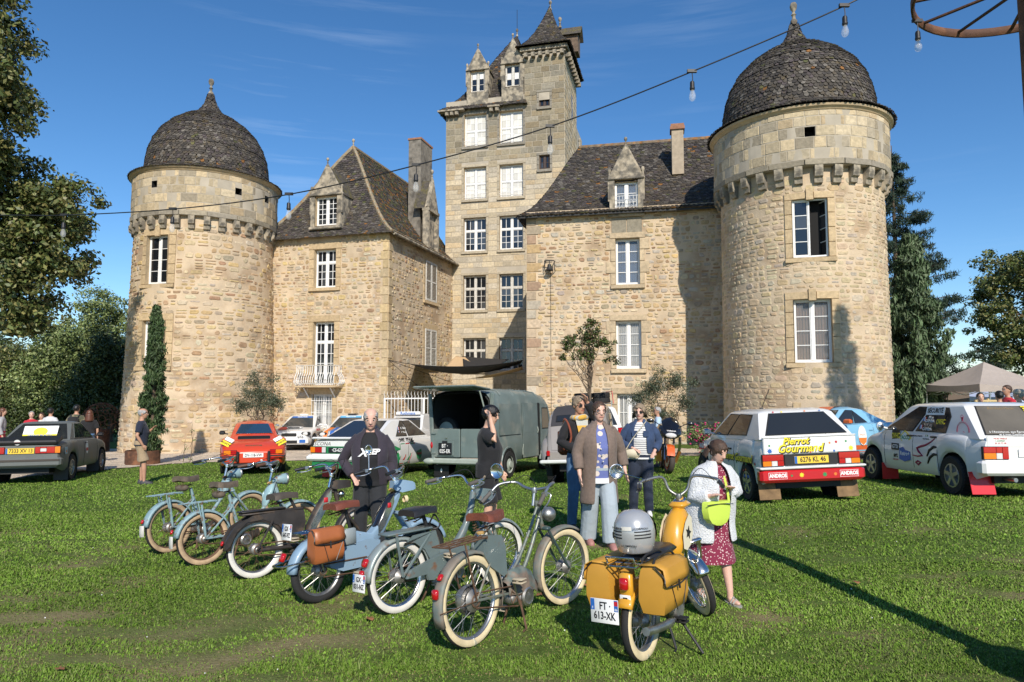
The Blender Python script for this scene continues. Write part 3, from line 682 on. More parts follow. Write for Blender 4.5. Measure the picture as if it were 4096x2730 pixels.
sl += roof(ct, [conc(c4[0], c4[1], apx, apx), conc(c4[1], c4[2], apx, apx2), conc(c4[3], c4[0], apx2, apx), conc(c4[2], c4[3], apx2, apx2)], None, .17, .11)
emit_pieces(ct, sl, M_slate, 'slate', 'small_slates', lambda p: 1 if p[4][1] < 2.8 else .05)
finial(ct, apx[0], 2.1, apx[2] - .12, .7); finial(ct, pk[0], pk[1], pk[2] - .05, .6); b = MB(); b.tube([(pk[0], pk[1], pk[2] + .4), (pk[0], pk[1], pk[2] + 1.7)], .015, 5); b.build('lightning_rod', M_iron, ct)
b = MB(); b.box((5.915, 2.3, Z(21.32)), (2.75, 5.0, .22)); b.box((5.915, 2.3, Z(21.1)), (2.5, 4.76, .1)); b.build('turret_cornice', M_weath, ct)
b = MB(); b.box((0, -.19, 0), (.2, .3, .24)); md = b.build('modillion', M_weath, ct); md.location = (4.9, 0, Z(20.93))
pos = [(4.9 + .42 * k, 0, 0) for k in range(1, 6)] + [(7.08, .3 + .5 * k, 90) for k in range(9)]
for x, y, a in pos: o = link('modillion', md.data, None, ct); o.location = (x, y, Z(20.93)); o.rotation_euler = (0, 0, radians(a))
for x in (.15, .45, .75, 2.85, 3.2): o = link('modillion', md.data, None, ct); o.location = (x, 0, Z(17.95))
b = MB(); b.box((.4, -.2, Z(18.1)), (1.6, .4, .09)); b.box((3.0, -.2, Z(18.1)), (.72, .4, .09)); b.build('eave_cornice', M_weath, ct)
b = MB(); b.box((7.0, 3.4, Z(23.0)), (.9, .9, 1.1)); b.build('turret_dormer', mat('old_timber', (.14, .10, .07), .9, var=.3), ct); b = MB(); b.loft([[(6.2, 2.75, Z(23.5)), (6.2, 3.4, Z(24.25)), (6.2, 4.05, Z(23.5))], [(7.65, 2.75, Z(23.5)), (7.65, 3.4, Z(24.25)), (7.65, 4.05, Z(23.5))]], close=False); b.build('dormer_roof', M_slate2, ct); finial(ct, 6.3, 3.2, Z(24.2), .8)

# right wing
zb = -.8; ang = radians(-12)
rw = thing('castle_wing', 'long stone wing with dark slate roof, one dormer and a bell on its wall', 'building', (.6, 28.03, zb), ang); bpy.context.view_layer.update()
Z = lambda z: z - zb
rf = lmap(rw, flat(0, 0, 1, 0)); U = 4.12
ww = [(U + .02, 5.98, .96, 1.88), (U + .02, 2.6, 1.0, 1.92), (U + .02, -.55, .95, 2.15)]
hh = [(u - w / 2, u + w / 2, z, z + h) for u, z, w, h in ww]
wallgrid(rf, [0, 8.8], [zb - .3, 9.14], hh).build('wall', M_mortar, rw)
b = MB(); b.quad((0, 0, -.3), (0, 0, Z(8.98)), (0, 9, Z(8.98)), (0, 9, -.3)); b.quad((0, 9, -.3), (0, 9, Z(8.98)), (10.5, 9, Z(8.98)), (10.5, 9, -.3)); b.quad((10.5, 0, -.3), (10.5, 9, -.3), (10.5, 9, Z(8.98)), (10.5, 0, Z(8.98))); b.build('back_wall', M_mortar, rw)
ex = [(u - w / 2 - .22, u + w / 2 + .22, z - .17, z + h + .26) for u, z, w, h in ww] + [(U - .62, U + .62, 8.0, 9.2)]
LR = rubble(rf, cells(.45, 8.5, zb, 8.95, ex, (.12, .25), (.16, .48)), PAL_RUB + [(.47, .42, .33), (.38, .33, .26)], .045, .034, .1)
for k in range(25):
    za, zz = zb + k * .39, zb + (k + 1) * .39; a = .62 if k % 2 else .42; LR += ashlar(rf, [(0, a, za, zz)], [(.46, .36, .25), (.40, .27, .18), (.34, .28, .2), (.47, .33, .17), (.46, .4, .31)], .03, .03)
for u, z, w, h in ww: surround(rf, u, z, w, h, LR, .2, ears=.9, col=(.48, .38, .25))
LR += ashlar(rf, [(U - .62, U - .0, 8.02, 8.72), (U, U + .62, 8.02, 8.72), (U - .85, U + .9, 8.12 - .24 + .01, 8.01)], [(.27, .24, .18)], .02, .03)
emit_pieces(rw, LR, M_stone, 'stone', 'small_stones')
window(rw, wframe(rf, U + .02, 5.98), .96, 1.88, 1, 4, pm=M_clear, curtain=(M_curtblue, .07)); window(rw, wframe(rf, U + .02, 2.6), 1.0, 1.92, 1, 4, pm=M_clear, curtain=(M_curtw, .06)); dr = window(rw, wframe(rf, U + .02, -.55), .95, 2.15, 2, 3, pm=M_clear, curtain=(M_curtw, .06))
window(rw, TR(U, -.03, Z(8.9)), .94, 1.28, 1, 3, pm=M_clear, curtain=(M_curtblue, .08), depth=.14)
dormer(rw, U, 1.34, Z(8.86), Z(10.3), Z(11.65), -.06, 2.0)
b = MB()                                                         # scrolled guard rail of the dormer window
for zz in (.0, .62): b.tube([(-.46, 0, zz), (.46, 0, zz)], .014, 5)
for i in range(7):
    x = -.42 + i * .14; b.tube([(x, 0, 0), (x, 0, .62)], .009, 5)
    if i < 6:
        for zz, s in ((.18, 1), (.44, -1)): b.tube([(x + .07 + .045 * (1 - t / 12) * cos(s * t * .8), 0, zz + .07 * (1 - t / 14) * sin(s * t * .8)) for t in range(12)], .007, 4)
b.build('guard_rail', M_white, rw).matrix_local = TR(U, -.05, Z(8.97))
e = .32; zE = Z(8.92); zR = Z(13.35)
A, B, C, D = (-e, -e, zE), (10.9, -e, zE), (1.75, 4.5, zR), (8.3, 4.5, zR)
sl = roof(rw, [hip(A, B, C, D), hip((-e, 9.3, zE), A, C, C), hip(B, (10.9, 9.3, zE), D, D)], [.05, .05, .05])
emit_pieces(rw, sl, M_slate, 'slate', 'small_slates', lambda p: 1 if p[4][0] < 8 else .1)
b = MB(); b.tube([(1.75, 4.5, zR + .02), (8.3, 4.5, zR + .02)], .1, 6); b.build('ridge_tiles', mat('lichen_ridge', (.20, .15, .10), .95, var=.4, vs=5, col2=(.28, .13, .04), c2f=.56, c2s=6), rw); finial(rw, 1.75, 4.5, zR, .55); finial(rw, 8.3, 4.5, zR, .55)
b = MB(); b.bbox((6.25, 2.5, Z(12.1)), (.5, .6, 2.1), .01); b.build('chimney', mat('plaster', (.40, .33, .24), .95, var=.15), rw); b = MB(); b.box((6.25, 2.5, Z(13.1)), (.62, .74, .14)); b.box((6.25, 2.5, Z(13.22)), (.56, .68, .12)); b.build('chimney_cap', M_terracotta, rw)
b = MB(); b.box((U, -.28, zE - .06), (8.9, .05, .07)); b.build('eave_board', M_iron, rw)

# bell on its bracket on the right wing wall
bl = thing('wall_bell', 'small dark iron bell on a bracket high on the stone wing wall', 'bell', (.6 + 1.0 * .978 - .208 * .25, 28.03 - 1.0 * .208 - .978 * .25, 6.72), ang)
b = MB(); b.lathe([(.0, .22), (.07, .2), (.09, .1), (.12, .02), (.17, -.04), (.16, -.05), (.1, .0)], 14, (0, 0, -.05)); b.ball((0, 0, -.1), .04, 8, 5); b.build('bell', M_iron, bl, smooth=50)
b = MB(); b.tube([(-.18, .24, .3), (-.18, -.05, .3), (.18, -.05, .3), (.18, .24, .3)], .02, 6); b.tube([(-.2, .0, .3), (-.2, .02, -.05), (-.2, .24, -.1)], .018, 6); b.tube([(.2, .0, .3), (.2, .02, -.05), (.2, .24, -.1)], .018, 6); b.tube([(0, 0, .3), (0, 0, .15)], .015, 6); b.build('bracket', M_iron, bl)
b = MB(); b.tube([(.02, .18, .1), (.03, .2, -7.4)], .006, 4); b.build('bell_rope', M_iron, bl)
# ---------------------------------------------------------------- ground, gravel drive, grass
def gravel_side(x, y):
    """signed depth inside the gravel drive (metres)"""
    n = 22.4 + .25 * sin(x * .9) + .15 * sin(x * 2.3) + (max(0, -9.5 - x) ** 1.7) * -.9 * (1 if x > -16 else 0) - (4.5 if x <= -16 else 0) * 0
    n = max(n, 13.5) if x < -9.5 else n
    if x > 2: n = 22.4 - min(5.2, (x - 2) * .55)
    f = 31.2 + .3 * sin(x * .6) if x < -2 else (27.2 - min(5.5, max(0, x - 2) * .8) if x > 1 else 29.5)
    return min(y - n, f - y)
xs = np.concatenate([-np.geomspace(300, 26, 14), np.arange(-25, 25.01, .5), np.geomspace(26, 300, 14)]); ys = np.concatenate([np.arange(-12, 3, 1.5), np.arange(3, 36, .5), np.geomspace(36, 500, 22)])
V = np.array([(x, y, gz(x, y)) for y in ys for x in xs]); nx = len(xs)
I = np.arange(len(ys) - 1)[:, None] * nx + np.arange(nx - 1)[None, :]; F = np.stack([I, I + 1, I + nx + 1, I + nx], -1).reshape(-1, 4)
def gmat():
    m = bpy.data.materials.new('lawn_soil'); m.use_nodes = True; nt = m.node_tree; b = nt.nodes['Principled BSDF']; l = nt.links.new
    b.inputs['Roughness'].default_value = .95; b.inputs['Specular IOR Level'].default_value = .1; t = N(nt, 'ShaderNodeTexCoord')
    def nz(s, d=6):
        n = N(nt, 'ShaderNodeTexNoise'); n.inputs['Scale'].default_value = s; n.inputs['Detail'].default_value = d; n.inputs['Roughness'].default_value = .65; l(t.outputs['Object'], n.inputs[0]); return n.outputs[0]
    def ramp(f, pts):
        r = N(nt, 'ShaderNodeValToRGB'); e = r.color_ramp.elements
        for i, (p, c) in enumerate(pts):
            q = e[i] if i < 2 else e.new(p); q.position = p; q.color = c + (1,)
        l(f, r.inputs[0]); return r.outputs[0]
    g = ramp(nz(9), [(.3, (.06, .095, .018)), (.5, (.095, .15, .03)), (.72, (.13, .19, .045))])
    a = N(nt, 'ShaderNodeAttribute'); a.attribute_name = 'col'; x = N(nt, 'ShaderNodeMix', data_type='RGBA'); l(a.outputs['Fac'], x.inputs[0]); l(g, x.inputs[6])
    l(ramp(nz(30), [(.3, (.22, .165, .085)), (.7, (.40, .31, .185))]), x.inputs[7]); l(x.outputs[2], b.inputs['Base Color'])
    bp = N(nt, 'ShaderNodeBump'); bp.inputs['Strength'].default_value = .8; bp.inputs['Distance'].default_value = .03; l(nz(60), bp.inputs['Height']); l(bp.outputs[0], b.inputs['Normal']); return m
from mathutils import noise as mn
def dry(x, y):
    """0..1 how worn and brown the lawn is"""
    n = mn.fractal(Vector((x * 1.3 + 3.1, y * 3.4, 0)), 1, 2, 5) ; k = .10
    if x < .3 and y < 5.6: k += .12
    if -4.6 < x < -1.4 and 3.4 < y < 6: k += .10
    if -.4 < x < 1.2 and y < 5: k += .07
    if x > 2.2 and y < 7: k += .04
    if y > 9: k -= .22
    return max(0.0, min(1.0, (n * .55 + k - .15) * 3.0))
dv = np.array([dry(x, y) * .8 if y < 14 and abs(x) < 16 else 0 for x, y, z in V])
gr = npmesh('ground', V, F, gmat(), None, np.repeat(dv[:, None], 3, 1), True); tag(gr, kind='structure')
# gravel drive, a sheet just above the lawn
gx = np.arange(-26, 26.01, .4); gy = np.arange(13, 32.6, .4); b = MB()
idx = {}
for x in gx:
    for y in gy:
        pts = [(x, y), (x + .4, y), (x + .4, y + .4), (x, y + .4)]
        if all(gravel_side(p[0], p[1]) > -.2 for p in pts):
            q = []
            for p in pts:
                k = (round(p[0], 2), round(p[1], 2))
                if k not in idx: idx[k] = len(b.v); b.v.append((p[0] + random.uniform(-.08, .08), p[1] + random.uniform(-.08, .08), gz(*p) + .012))
                q.append(idx[k])
            b.f.append(tuple(q))
M_gravel = mat('gravel', (.62, .52, .40), .95, var=.22, vs=1.5, bump=1, bs=45, bd=.03, col2=(.52, .43, .32), c2f=.55, c2s=14)
tag(b.build('gravel_drive', M_gravel, None), kind='structure')
# loose stones on the drive
def scatter_stones():
    n = 5000; X = rng.uniform(-17, 10, n); Y = rng.uniform(14, 31, n); ok = np.array([gravel_side(a, c) > .05 for a, c in zip(X, Y)]); X, Y = X[ok], Y[ok]; n = len(X); s = rng.uniform(.01, .03, n)
    base = np.array([(-1, -1, 0), (1, -1, 0), (1, 1, 0), (-1, 1, 0), (0, 0, .8)], float); fc = np.array([(0, 1, 4), (1, 2, 4), (2, 3, 4), (3, 0, 4)])
    Zg = np.array([gz(a, c) for a, c in zip(X, Y)]) + .011; V = base[None] * s[:, None, None] * rng.uniform(.6, 1.4, (n, 1, 3)) + np.stack([X, Y, Zg], -1)[:, None]
    F = (fc[None] + (np.arange(n) * 5)[:, None, None]).reshape(-1, 3); tag(npmesh('gravel', V.reshape(-1, 3), F, M_gravel), 'pale loose gravel stones scattered over the drive', 'gravel', kind='stuff')
scatter_stones()
# grass: bent blades, denser and finer near the visitor
M_grass = mat('grass_blade', (.05, .1, .02), .8, attr=True, spec=.08)
def grass():
    P = []
    def zone(n, x0, x1, y0, y1, w=None):
        X = rng.uniform(x0, x1, n); Y = rng.uniform(y0, y1, n)
        return np.stack([X, Y], -1)
    A = [zone(150000, -3.6, 4.4, 2.7, 4.6), zone(170000, -5.2, 5.2, 4.4, 7), zone(130000, -8.6, 8.2, 7, 11), zone(70000, -13, 11, 11, 17), zone(36000, -14, 12, 17, 23.5), zone(8000, -19, -2, 30.8, 34)]
    A = np.concatenate(A); A = A[np.abs(A[:, 0]) < A[:, 1] * .80 + .5]
    gd = np.array([gravel_side(x, y) if y > 13 else -1 for x, y in A]); A = A[gd < .03]
    D = np.array([dry(x, y) if y < 14 else 0 for x, y in A]); keep = rng.random(len(A)) > D * .66; A, D = A[keep], D[keep]; n = len(A)
    dist = A[:, 1]; ln = mn_len = np.array([.5 + .5 * (mn.noise(Vector((x * 1.7, y * 1.7, 5))) + .6) for x, y in A])
    h = (.011 + .016 * rng.random(n) ** 1.5) * np.clip(ln + .35, .5, 1.5) * np.clip(.85 + dist * .022, .85, 1.2); h *= 1 - .45 * D; tall = rng.random(n) < .012; h = np.where(tall, h * 2.0, h)
    dryb = rng.random(n) < (.018 + .5 * D); h[dryb] *= .6
    wd = (.0021 + .0022 * rng.random(n)) * np.clip(dist / 4.4, .8, 3.8); broad = rng.random(n) < .10 * (dist < 9); wd = np.where(broad, wd * 2.4, wd); h = np.where(broad, h * .7, h)
    az = rng.uniform(0, 2 * pi, n); lean = rng.uniform(.25, 1.25, n); dx, dy = np.cos(az), np.sin(az); zz = np.array([gz(x, y) for x, y in A])
    O = np.stack([A[:, 0], A[:, 1], zz - .003], -1); S_ = np.stack([-dy * wd, dx * wd, 0 * wd], -1); U = lambda t, z: np.stack([dx * h * lean * t, dy * h * lean * t, h * z], -1)
    mid = O + U(.35, .6); V = np.stack([O - S_, O + S_, mid + S_ * .8, mid - S_ * .8, O + U(1.0, .95)], 1)
    F4 = np.arange(n)[:, None] * 5
    F = np.concatenate([np.concatenate([F4 + 0, F4 + 1, F4 + 2], 1), np.concatenate([F4 + 0, F4 + 2, F4 + 3], 1), np.concatenate([F4 + 3, F4 + 2, F4 + 4], 1)])
    pal = np.array([(.155, .265, .035), (.125, .225, .028), (.18, .29, .045), (.10, .185, .025), (.20, .29, .055), (.22, .275, .085)]); C = pal[rng.integers(0, 6, n)] * .96 * rng.uniform(.75, 1.25, (n, 1))
    pn = np.array([mn.noise(Vector((x * .45, y * .8, 9))) for x, y in A]); C = C * (1 + .35 * pn[:, None]); C[dryb] = np.array([(.27, .21, .10)]) * rng.uniform(.6, 1.2, (dryb.sum(), 1))
    C[broad & ~dryb] *= np.array([(1.15, 1.2, 1.1)])
    g = npmesh('grass', V.reshape(-1, 3), F, M_grass, None, np.repeat(C, 5, 0)); tag(g, 'short worn lawn grass with drier brown patches', 'grass', kind='stuff')
_nt = M_grass.node_tree; _g = N(_nt, 'ShaderNodeNewGeometry'); _v = N(_nt, 'ShaderNodeVectorMath', operation='ADD'); _v.inputs[1].default_value = (0, 0, 1.3); _n = N(_nt, 'ShaderNodeVectorMath', operation='NORMALIZE'); _nt.links.new(_g.outputs['Normal'], _v.inputs[0]); _nt.links.new(_v.outputs[0], _n.inputs[0]); _nt.links.new(_n.outputs[0], _nt.nodes['Principled BSDF'].inputs['Normal'])
grass()
def leaf_litter():
    for i in range(18):
        x, y = (random.uniform(-3.2, 3.2), random.uniform(3.4, 7)) if i < 11 else (random.uniform(-5, 3), random.uniform(6, 12))
        b = MB(); s = random.uniform(.03, .055); R = RZ(random.uniform(0, 360)).to_3x3()
        pts = [(-1, 0, 0), (-.5, -.6, .25), (.1, -.45, .1), (.35, -.8, .3), (.5, -.2, .1), (1.1, 0, .2), (.5, .25, .1), (.3, .8, .35), (0, .45, .1), (-.5, .6, .3)]
        b.add([R @ Vector(p) * s for p in pts], [tuple(range(10))]); o = b.build('dead_leaf', M_leafb); o.location = (x, y, gz(x, y) + .025); tag(o, 'dry brown fallen leaf lying on the lawn', 'leaf', 'fallen leaves on the lawn')
M_leafb = mat('dead_leaf', (.22, .095, .04), .8, var=.3); leaf_litter()
b = MB()
for i in range(70): x, y = random.uniform(-5, 5), random.uniform(3.2, 10); b.ball((x, y, gz(x, y) + .03), random.uniform(.003, .006), 5, 3)
tag(b.build('clover', M_white), 'tiny white clover heads dotted through the lawn', 'clover', kind='stuff')
# ---------------------------------------------------------------- trees and plants
M_leaf = mat('leaf', (.06, .1, .03), .5, attr=True, spec=.4); M_bark = mat('bark', (.13, .095, .065), .95, var=.4, vs=8, bump=.8, bs=20); M_needle = mat('needle', (.03, .06, .03), .6, attr=True, spec=.3)
def leaves(clumps, n, size, pal, up=.5, m=None, aspect=.55, name='crown', parent=None, droop=0.0):
    """crown of separate leaves; clumps = rows of (x, y, z, spread, shade)"""
    cl = np.array(clumps, float); k = rng.integers(0, len(cl), n); c = cl[k]; d = rng.normal(0, 1, (n, 3)); d /= np.maximum(1e-6, np.linalg.norm(d, axis=1, keepdims=True)); r = rng.random((n, 1)) ** .45 * c[:, 3:4]
    P = c[:, :3] + d * r * np.array([1, 1, .75]); nv = d + rng.normal(0, .8, (n, 3)) + np.array([0, 0, up]); nv /= np.linalg.norm(nv, axis=1, keepdims=True)
    t = rng.normal(0, 1, (n, 3)); t -= nv * (t * nv).sum(1, keepdims=True); t[:, 2] -= droop; t /= np.linalg.norm(t, axis=1, keepdims=True); s = np.cross(nv, t); L_ = size * rng.uniform(.6, 1.25, (n, 1))
    V = np.stack([P - t * L_ * .5, P + s * L_ * aspect * .5 + nv * L_ * .08, P + t * L_ * .5, P - s * L_ * aspect * .5 + nv * L_ * .08], 1).reshape(-1, 3)
    pl = np.array(pal)[rng.integers(0, len(pal), n)] * rng.uniform(.75, 1.25, (n, 1)) * c[:, 4:5]
    return npmesh(name, V, np.arange(4 * n).reshape(-1, 4), m or M_leaf, parent, np.repeat(pl, 4, 0))
def ell_clumps(blobs, n, spread, shell=.35):
    """clump centres inside ellipsoids (x, y, z, rx, ry, rz), denser towards the outside"""
    B = np.array(blobs, float); w = B[:, 3] * B[:, 4] * B[:, 5]; k = rng.choice(len(B), n, p=w ** .8 / (w ** .8).sum()); d = rng.normal(0, 1, (n, 3)); d /= np.linalg.norm(d, axis=1, keepdims=True)
    r = (shell + (1 - shell) * rng.random((n, 1))) * rng.uniform(.85, 1.12, (n, 1)); P = B[k, :3] + d * r * B[k, 3:6]
    return np.concatenate([P, spread * rng.uniform(.6, 1.3, (n, 1)), rng.uniform(.8, 1.2, (n, 1))], 1)
def limb(b, p0, p1, r0, r1, wob=.1, n=6):
    p0, p1 = Vector(p0), Vector(p1); L_ = (p1 - p0).length; pts = [p0.lerp(p1, i / n) + Vector([random.uniform(-wob, wob) * L_ * .5 * sin(pi * i / n) for _ in range(3)]) for i in range(n + 1)]
    b.tube(pts, [r0 + (r1 - r0) * i / n for i in range(n + 1)], 7); return pts
def tree(name, label, cat, loc, H, blobs, ncl, nlf, spread, lsize, pal, tr=.2, group=None, forks=9, trunk_top=None, up=.5, shell=.35, aspect=.55, droop=0, lean=(0, 0)):
    """tapered trunk with limbs reaching into the crown, and a crown of leaf clumps; blobs are relative to loc"""
    o = thing(name, label, cat, loc, 0, group); cl = ell_clumps(blobs, ncl, spread, shell); b = MB(); tt = trunk_top or H * .45
    top = Vector((lean[0], lean[1], tt)); limb(b, (0, 0, -.2), top, tr, tr * .6, .05)
    for i in range(forks):
        c = cl[random.randrange(len(cl))]; q = Vector((lean[0], lean[1], tt)) * random.uniform(.75, 1); pts = limb(b, q, c[:3], tr * .42, tr * .08, .14, 7)
        for k in range(3):
            e = cl[random.randrange(len(cl))][:3]; s = pts[3 + k]; e = s + (Vector(e) - s) * .35; limb(b, s, e, tr * .14, tr * .03, .2, 4)
    b.build('trunk', M_bark, o, smooth=60); leaves(cl, nlf, lsize, pal, up, name='crown', parent=o, aspect=aspect, droop=droop); return o
G_plane = [(.11, .135, .038), (.085, .115, .03), (.15, .155, .05), (.06, .085, .025), (.18, .165, .055)]
G_mid = [(.15, .20, .06), (.19, .24, .08), (.11, .155, .05), (.23, .27, .11)]; G_dark = [(.055, .08, .025), (.075, .10, .03), (.04, .062, .02), (.09, .115, .035)]
G_olive = [(.075, .095, .055), (.06, .08, .045), (.11, .13, .085), (.045, .06, .03)]
def rel(o, pts): return [(Vector(p[:3]) - Vector(o)).to_tuple() + tuple(p[3:]) for p in pts]
def ab(px, py, Y, rx, ry, rz): return tuple(at(px, py, Y)) + (rx, ry, rz)
# big plane tree, its trunk just outside the picture
o = foot(-330, 22.8)
tree('plane_tree', 'big dark plane tree reaching in over the parked grey sedan', 'tree', o, 19, rel(o, [ab(-120, 60, 21.60, 2.40, 2.64, 1.80), ab(-70, 210, 21.00, 2.10, 2.28, 1.80), ab(-90, 380, 21.36, 2.04, 2.16, 1.56), ab(60, 500, 22.80, 1.32, 1.80, 1.20), ab(145, 480, 22.80, 1.20, 1.56, 1.14), ab(100, 590, 22.80, 1.20, 1.80, 1.20), ab(40, 660, 22.80, 1.08, 1.56, 1.44), ab(-30, 560, 22.20, 1.68, 2.04, 1.80), ab(-150, -120, 21.60, 2.76, 2.76, 1.92), ab(55, 740, 22.80, 0.78, 1.08, 0.72), ab(-260, 200, 22.80, 3.00, 3.00, 4.80)]), 1300, 140000, .52, .18, G_plane, .55, forks=26, trunk_top=7.2, shell=.25)
bgk = [('pale green leafy tree rising highest behind the round tower', 235, 46, [ab(235, 730, 46, 1.9, 2.5, 2.3), ab(205, 830, 46, 3.0, 3, 3.2), ab(270, 800, 46, 1.6, 2, 2.6)], G_mid), ('bright green bush-like tree in the middle of the woodland edge', 150, 42, [ab(140, 810, 42, 2.0, 2.2, 2.0), ab(130, 890, 42, 2.4, 2.3, 2.2), ab(170, 940, 42, 1.8, 2, 1.2)], G_mid),
       ('dark dense tree hugging the side of the round tower', 262, 40, [ab(255, 830, 40, 1.2, 2, 1.9), ab(250, 910, 40, 1.5, 2, 2.3), ab(215, 900, 40, 1.3, 2, 1.6)], G_dark), ('dark green tree under the plane tree by the picture edge', 30, 44, [ab(20, 850, 44, 2.6, 2.5, 1.8), ab(60, 910, 44, 2.2, 2.5, 1.8), ab(-30, 900, 44, 2.5, 2.5, 2.3)], G_plane), ('far dusky green tree low on the skyline below the plane tree', -10, 60, [ab(10, 820, 60, 3.6, 3, 1.8), ab(-60, 800, 60, 4, 3, 2.5), ab(90, 830, 60, 3, 3, 1.5)], G_dark)]
for lab, px, Y, bl, pal in bgk:
    o = foot(px, Y); o.z -= .2; tree('leafy_tree', lab, 'tree', o, 5, rel(o, bl), 420, 26000, .6, .19, pal, .2, 'trees behind the round tower', forks=8, trunk_top=2.5, shell=.3)
def hedge_fill(label, pts, n, pal, size=.16):
    cl = np.concatenate([ell_clumps([b], 60, .5, .2) for b in pts]); o = leaves(cl, n, size, pal, name='woodland_undergrowth'); tag(o, label, 'undergrowth', kind='stuff')
hedge_fill('dark undergrowth along the foot of the woodland edge', [ab(px, 955, 41, 1.6, 1.2, 1.5) for px in (-20, 40, 95, 150, 205, 250)], 16000, G_dark)
hedge_fill('dark undergrowth behind the tents and the far parking', [ab(px, 905, 46, 2.2, 1.2, 2.4) for px in (2090, 2150, 2210, 2270, 2330, 2400)], 12000, G_dark)
# right side: spruce, cypress, deciduous
def spruce(label, loc, H, R, nb=85):
    o = thing('spruce_tree', label, 'tree', loc); b = MB(); b.tube([(0, 0, -.2), (0, 0, H * .5), (0, 0, H)], [.28, .16, .02], 8); V = []; cl = []
    for i in range(nb):
        f = i / nb; z = H * (.12 + .86 * f); r = R * (1 - f) ** .8 * random.uniform(.7, 1.1) + .25; a = random.uniform(0, 2 * pi); tip = Vector((cos(a) * r, sin(a) * r, z - .10 * r + .02 * r * r)); pts = [Vector((0, 0, z)), Vector((cos(a) * r * .5, sin(a) * r * .5, z - .13 * r)), tip]
        b.tube(pts, [.05 * (1.2 - f), .03, .008], 5)
        m = int(26 * r / R) + 7
        for k in range(m):
            t = .12 + .88 * (k + random.random()) / m; p = pts[0].lerp(pts[1], t * 2) if t < .5 else pts[1].lerp(pts[2], t * 2 - 1); w = .42 * r * (1.05 - t) + .08
            cl.append((p.x - sin(a) * random.uniform(-w, w), p.y + cos(a) * random.uniform(-w, w), p.z - random.uniform(0, .28), .24, random.uniform(.7, 1.2)))
    b.build('trunk', M_bark, o); leaves(cl, 46000, .33, [(.022, .042, .026), (.03, .055, .032), (.04, .068, .04), (.018, .032, .02)], .2, M_needle, .14, 'crown', o, droop=.9); return o
o = foot(2066, 37); o.z -= .2; spruce('tall dark spruce rising behind the round tower with the open window', o, at(2060, 335, 37).z - o.z, 4.7)
def cypress(label, loc, H, R, n, pal, size, lobes=0, wav=.14, group=None):
    o = thing('cypress_tree', label, 'tree', loc, 0, group); b = MB(); b.tube([(0, 0, -.2), (0, 0, H * .8)], [.12 * R + .03, .02], 7); b.build('trunk', M_bark, o); cl = []
    for i in range(int(520 if lobes else 420)):
        f = random.random(); z = H * (.03 + .95 * f); prof = (min(1, (f + .06) / .22) ** .6) * (1 - f ** 2.2) ** .75; a = random.uniform(0, 2 * pi); r = R * prof * random.uniform(.45, 1.0) * (1 + wav * sin(a * 3 + f * 9) + wav * sin(f * 23)); cl.append((cos(a) * r, sin(a) * r, z, R * (.26 if lobes else .34), random.uniform(.75, 1.25)))
    for k in range(lobes):
        a = random.uniform(0, 2 * pi); zz = random.uniform(.1, .62) * H
        for i in range(9): cl.append((cos(a) * R * (.7 + .05 * i), sin(a) * R * (.7 + .05 * i), zz + i * H * .02, R * .2, random.uniform(.9, 1.3)))
    leaves(cl, n, size, pal, .9, M_needle, .3, 'crown', o, droop=-1.5); return o
G_cyp = [(.04, .075, .024), (.055, .095, .03), (.03, .055, .02), (.08, .115, .045)]
o = foot(2100, 25); cypress('broad grey-green cypress between the round tower and the beige tent', o, at(2110, 540, 25).z - o.z, 1.02, 34000, [(.07, .115, .05), (.09, .14, .065), (.05, .08, .036), (.12, .16, .085)], .24, 12)
o = foot(358, 21.7); o.z += .25; cypress('slim column cypress standing in the wide rusty steel planter', o, at(362, 700, 21.7).z - o.z, .36, 17000, G_cyp, .14, 0)
o = (11.75, 12.8, gz(11.75, 12.8)); cypress('tall conifer outside the picture whose shadow falls on the tower', o, 10.4, .85, 12000, G_cyp, .2, 6)
o = foot(2420, 48); tree('broadleaf_tree', 'yellowish green broadleaf tree standing behind the tents', 'tree', o, 12, rel(o, [ab(2330, 640, 47, 2.6, 3, 2.4), ab(2290, 730, 47, 1.9, 2.5, 1.9), ab(2350, 790, 47, 2.6, 3, 1.8), ab(2420, 660, 48, 3, 3, 3.2), ab(2280, 660, 47, 1.2, 2, 1.1), ab(2300, 830, 47, 1.8, 2, .8)]), 380, 26000, .6, .26, G_plane, .3, forks=18, trunk_top=4.5, shell=.25)
# olives, the young standard tree, roses
o = foot(612, 27); tree('olive_tree', 'round grey-green olive tree in front of the pavilion wing behind the red car', 'tree', o, 3, rel(o, [ab(592, 905, 27, .85, .8, .6), ab(560, 930, 27, .6, .6, .45), ab(630, 925, 27, .65, .6, .5), ab(585, 870, 27, .35, .4, .4), ab(625, 872, 27, .3, .35, .35), ab(545, 945, 27, .4, .4, .2)]), 240, 9000, .24, .085, G_olive, .09, 'olive trees', trunk_top=.75, aspect=.26, shell=.1)
o = foot(1530, 21.5); tree('olive_tree', 'wide loose olive tree half hiding the slatted ground door of the long wing', 'tree', o, 3, rel(o, [ab(1500, 890, 21.5, .55, .6, .5), ab(1550, 880, 21.5, .5, .6, .35), ab(1470, 920, 21.5, .45, .5, .45), ab(1570, 925, 21.5, .5, .5, .4), ab(1515, 850, 21.5, .2, .3, .3), ab(1590, 880, 21.5, .25, .3, .25), ab(1520, 950, 21.5, .6, .6, .3)]), 230, 9500, .2, .075, G_olive, .06, 'olive trees', trunk_top=.5, aspect=.26, shell=.1, forks=14)
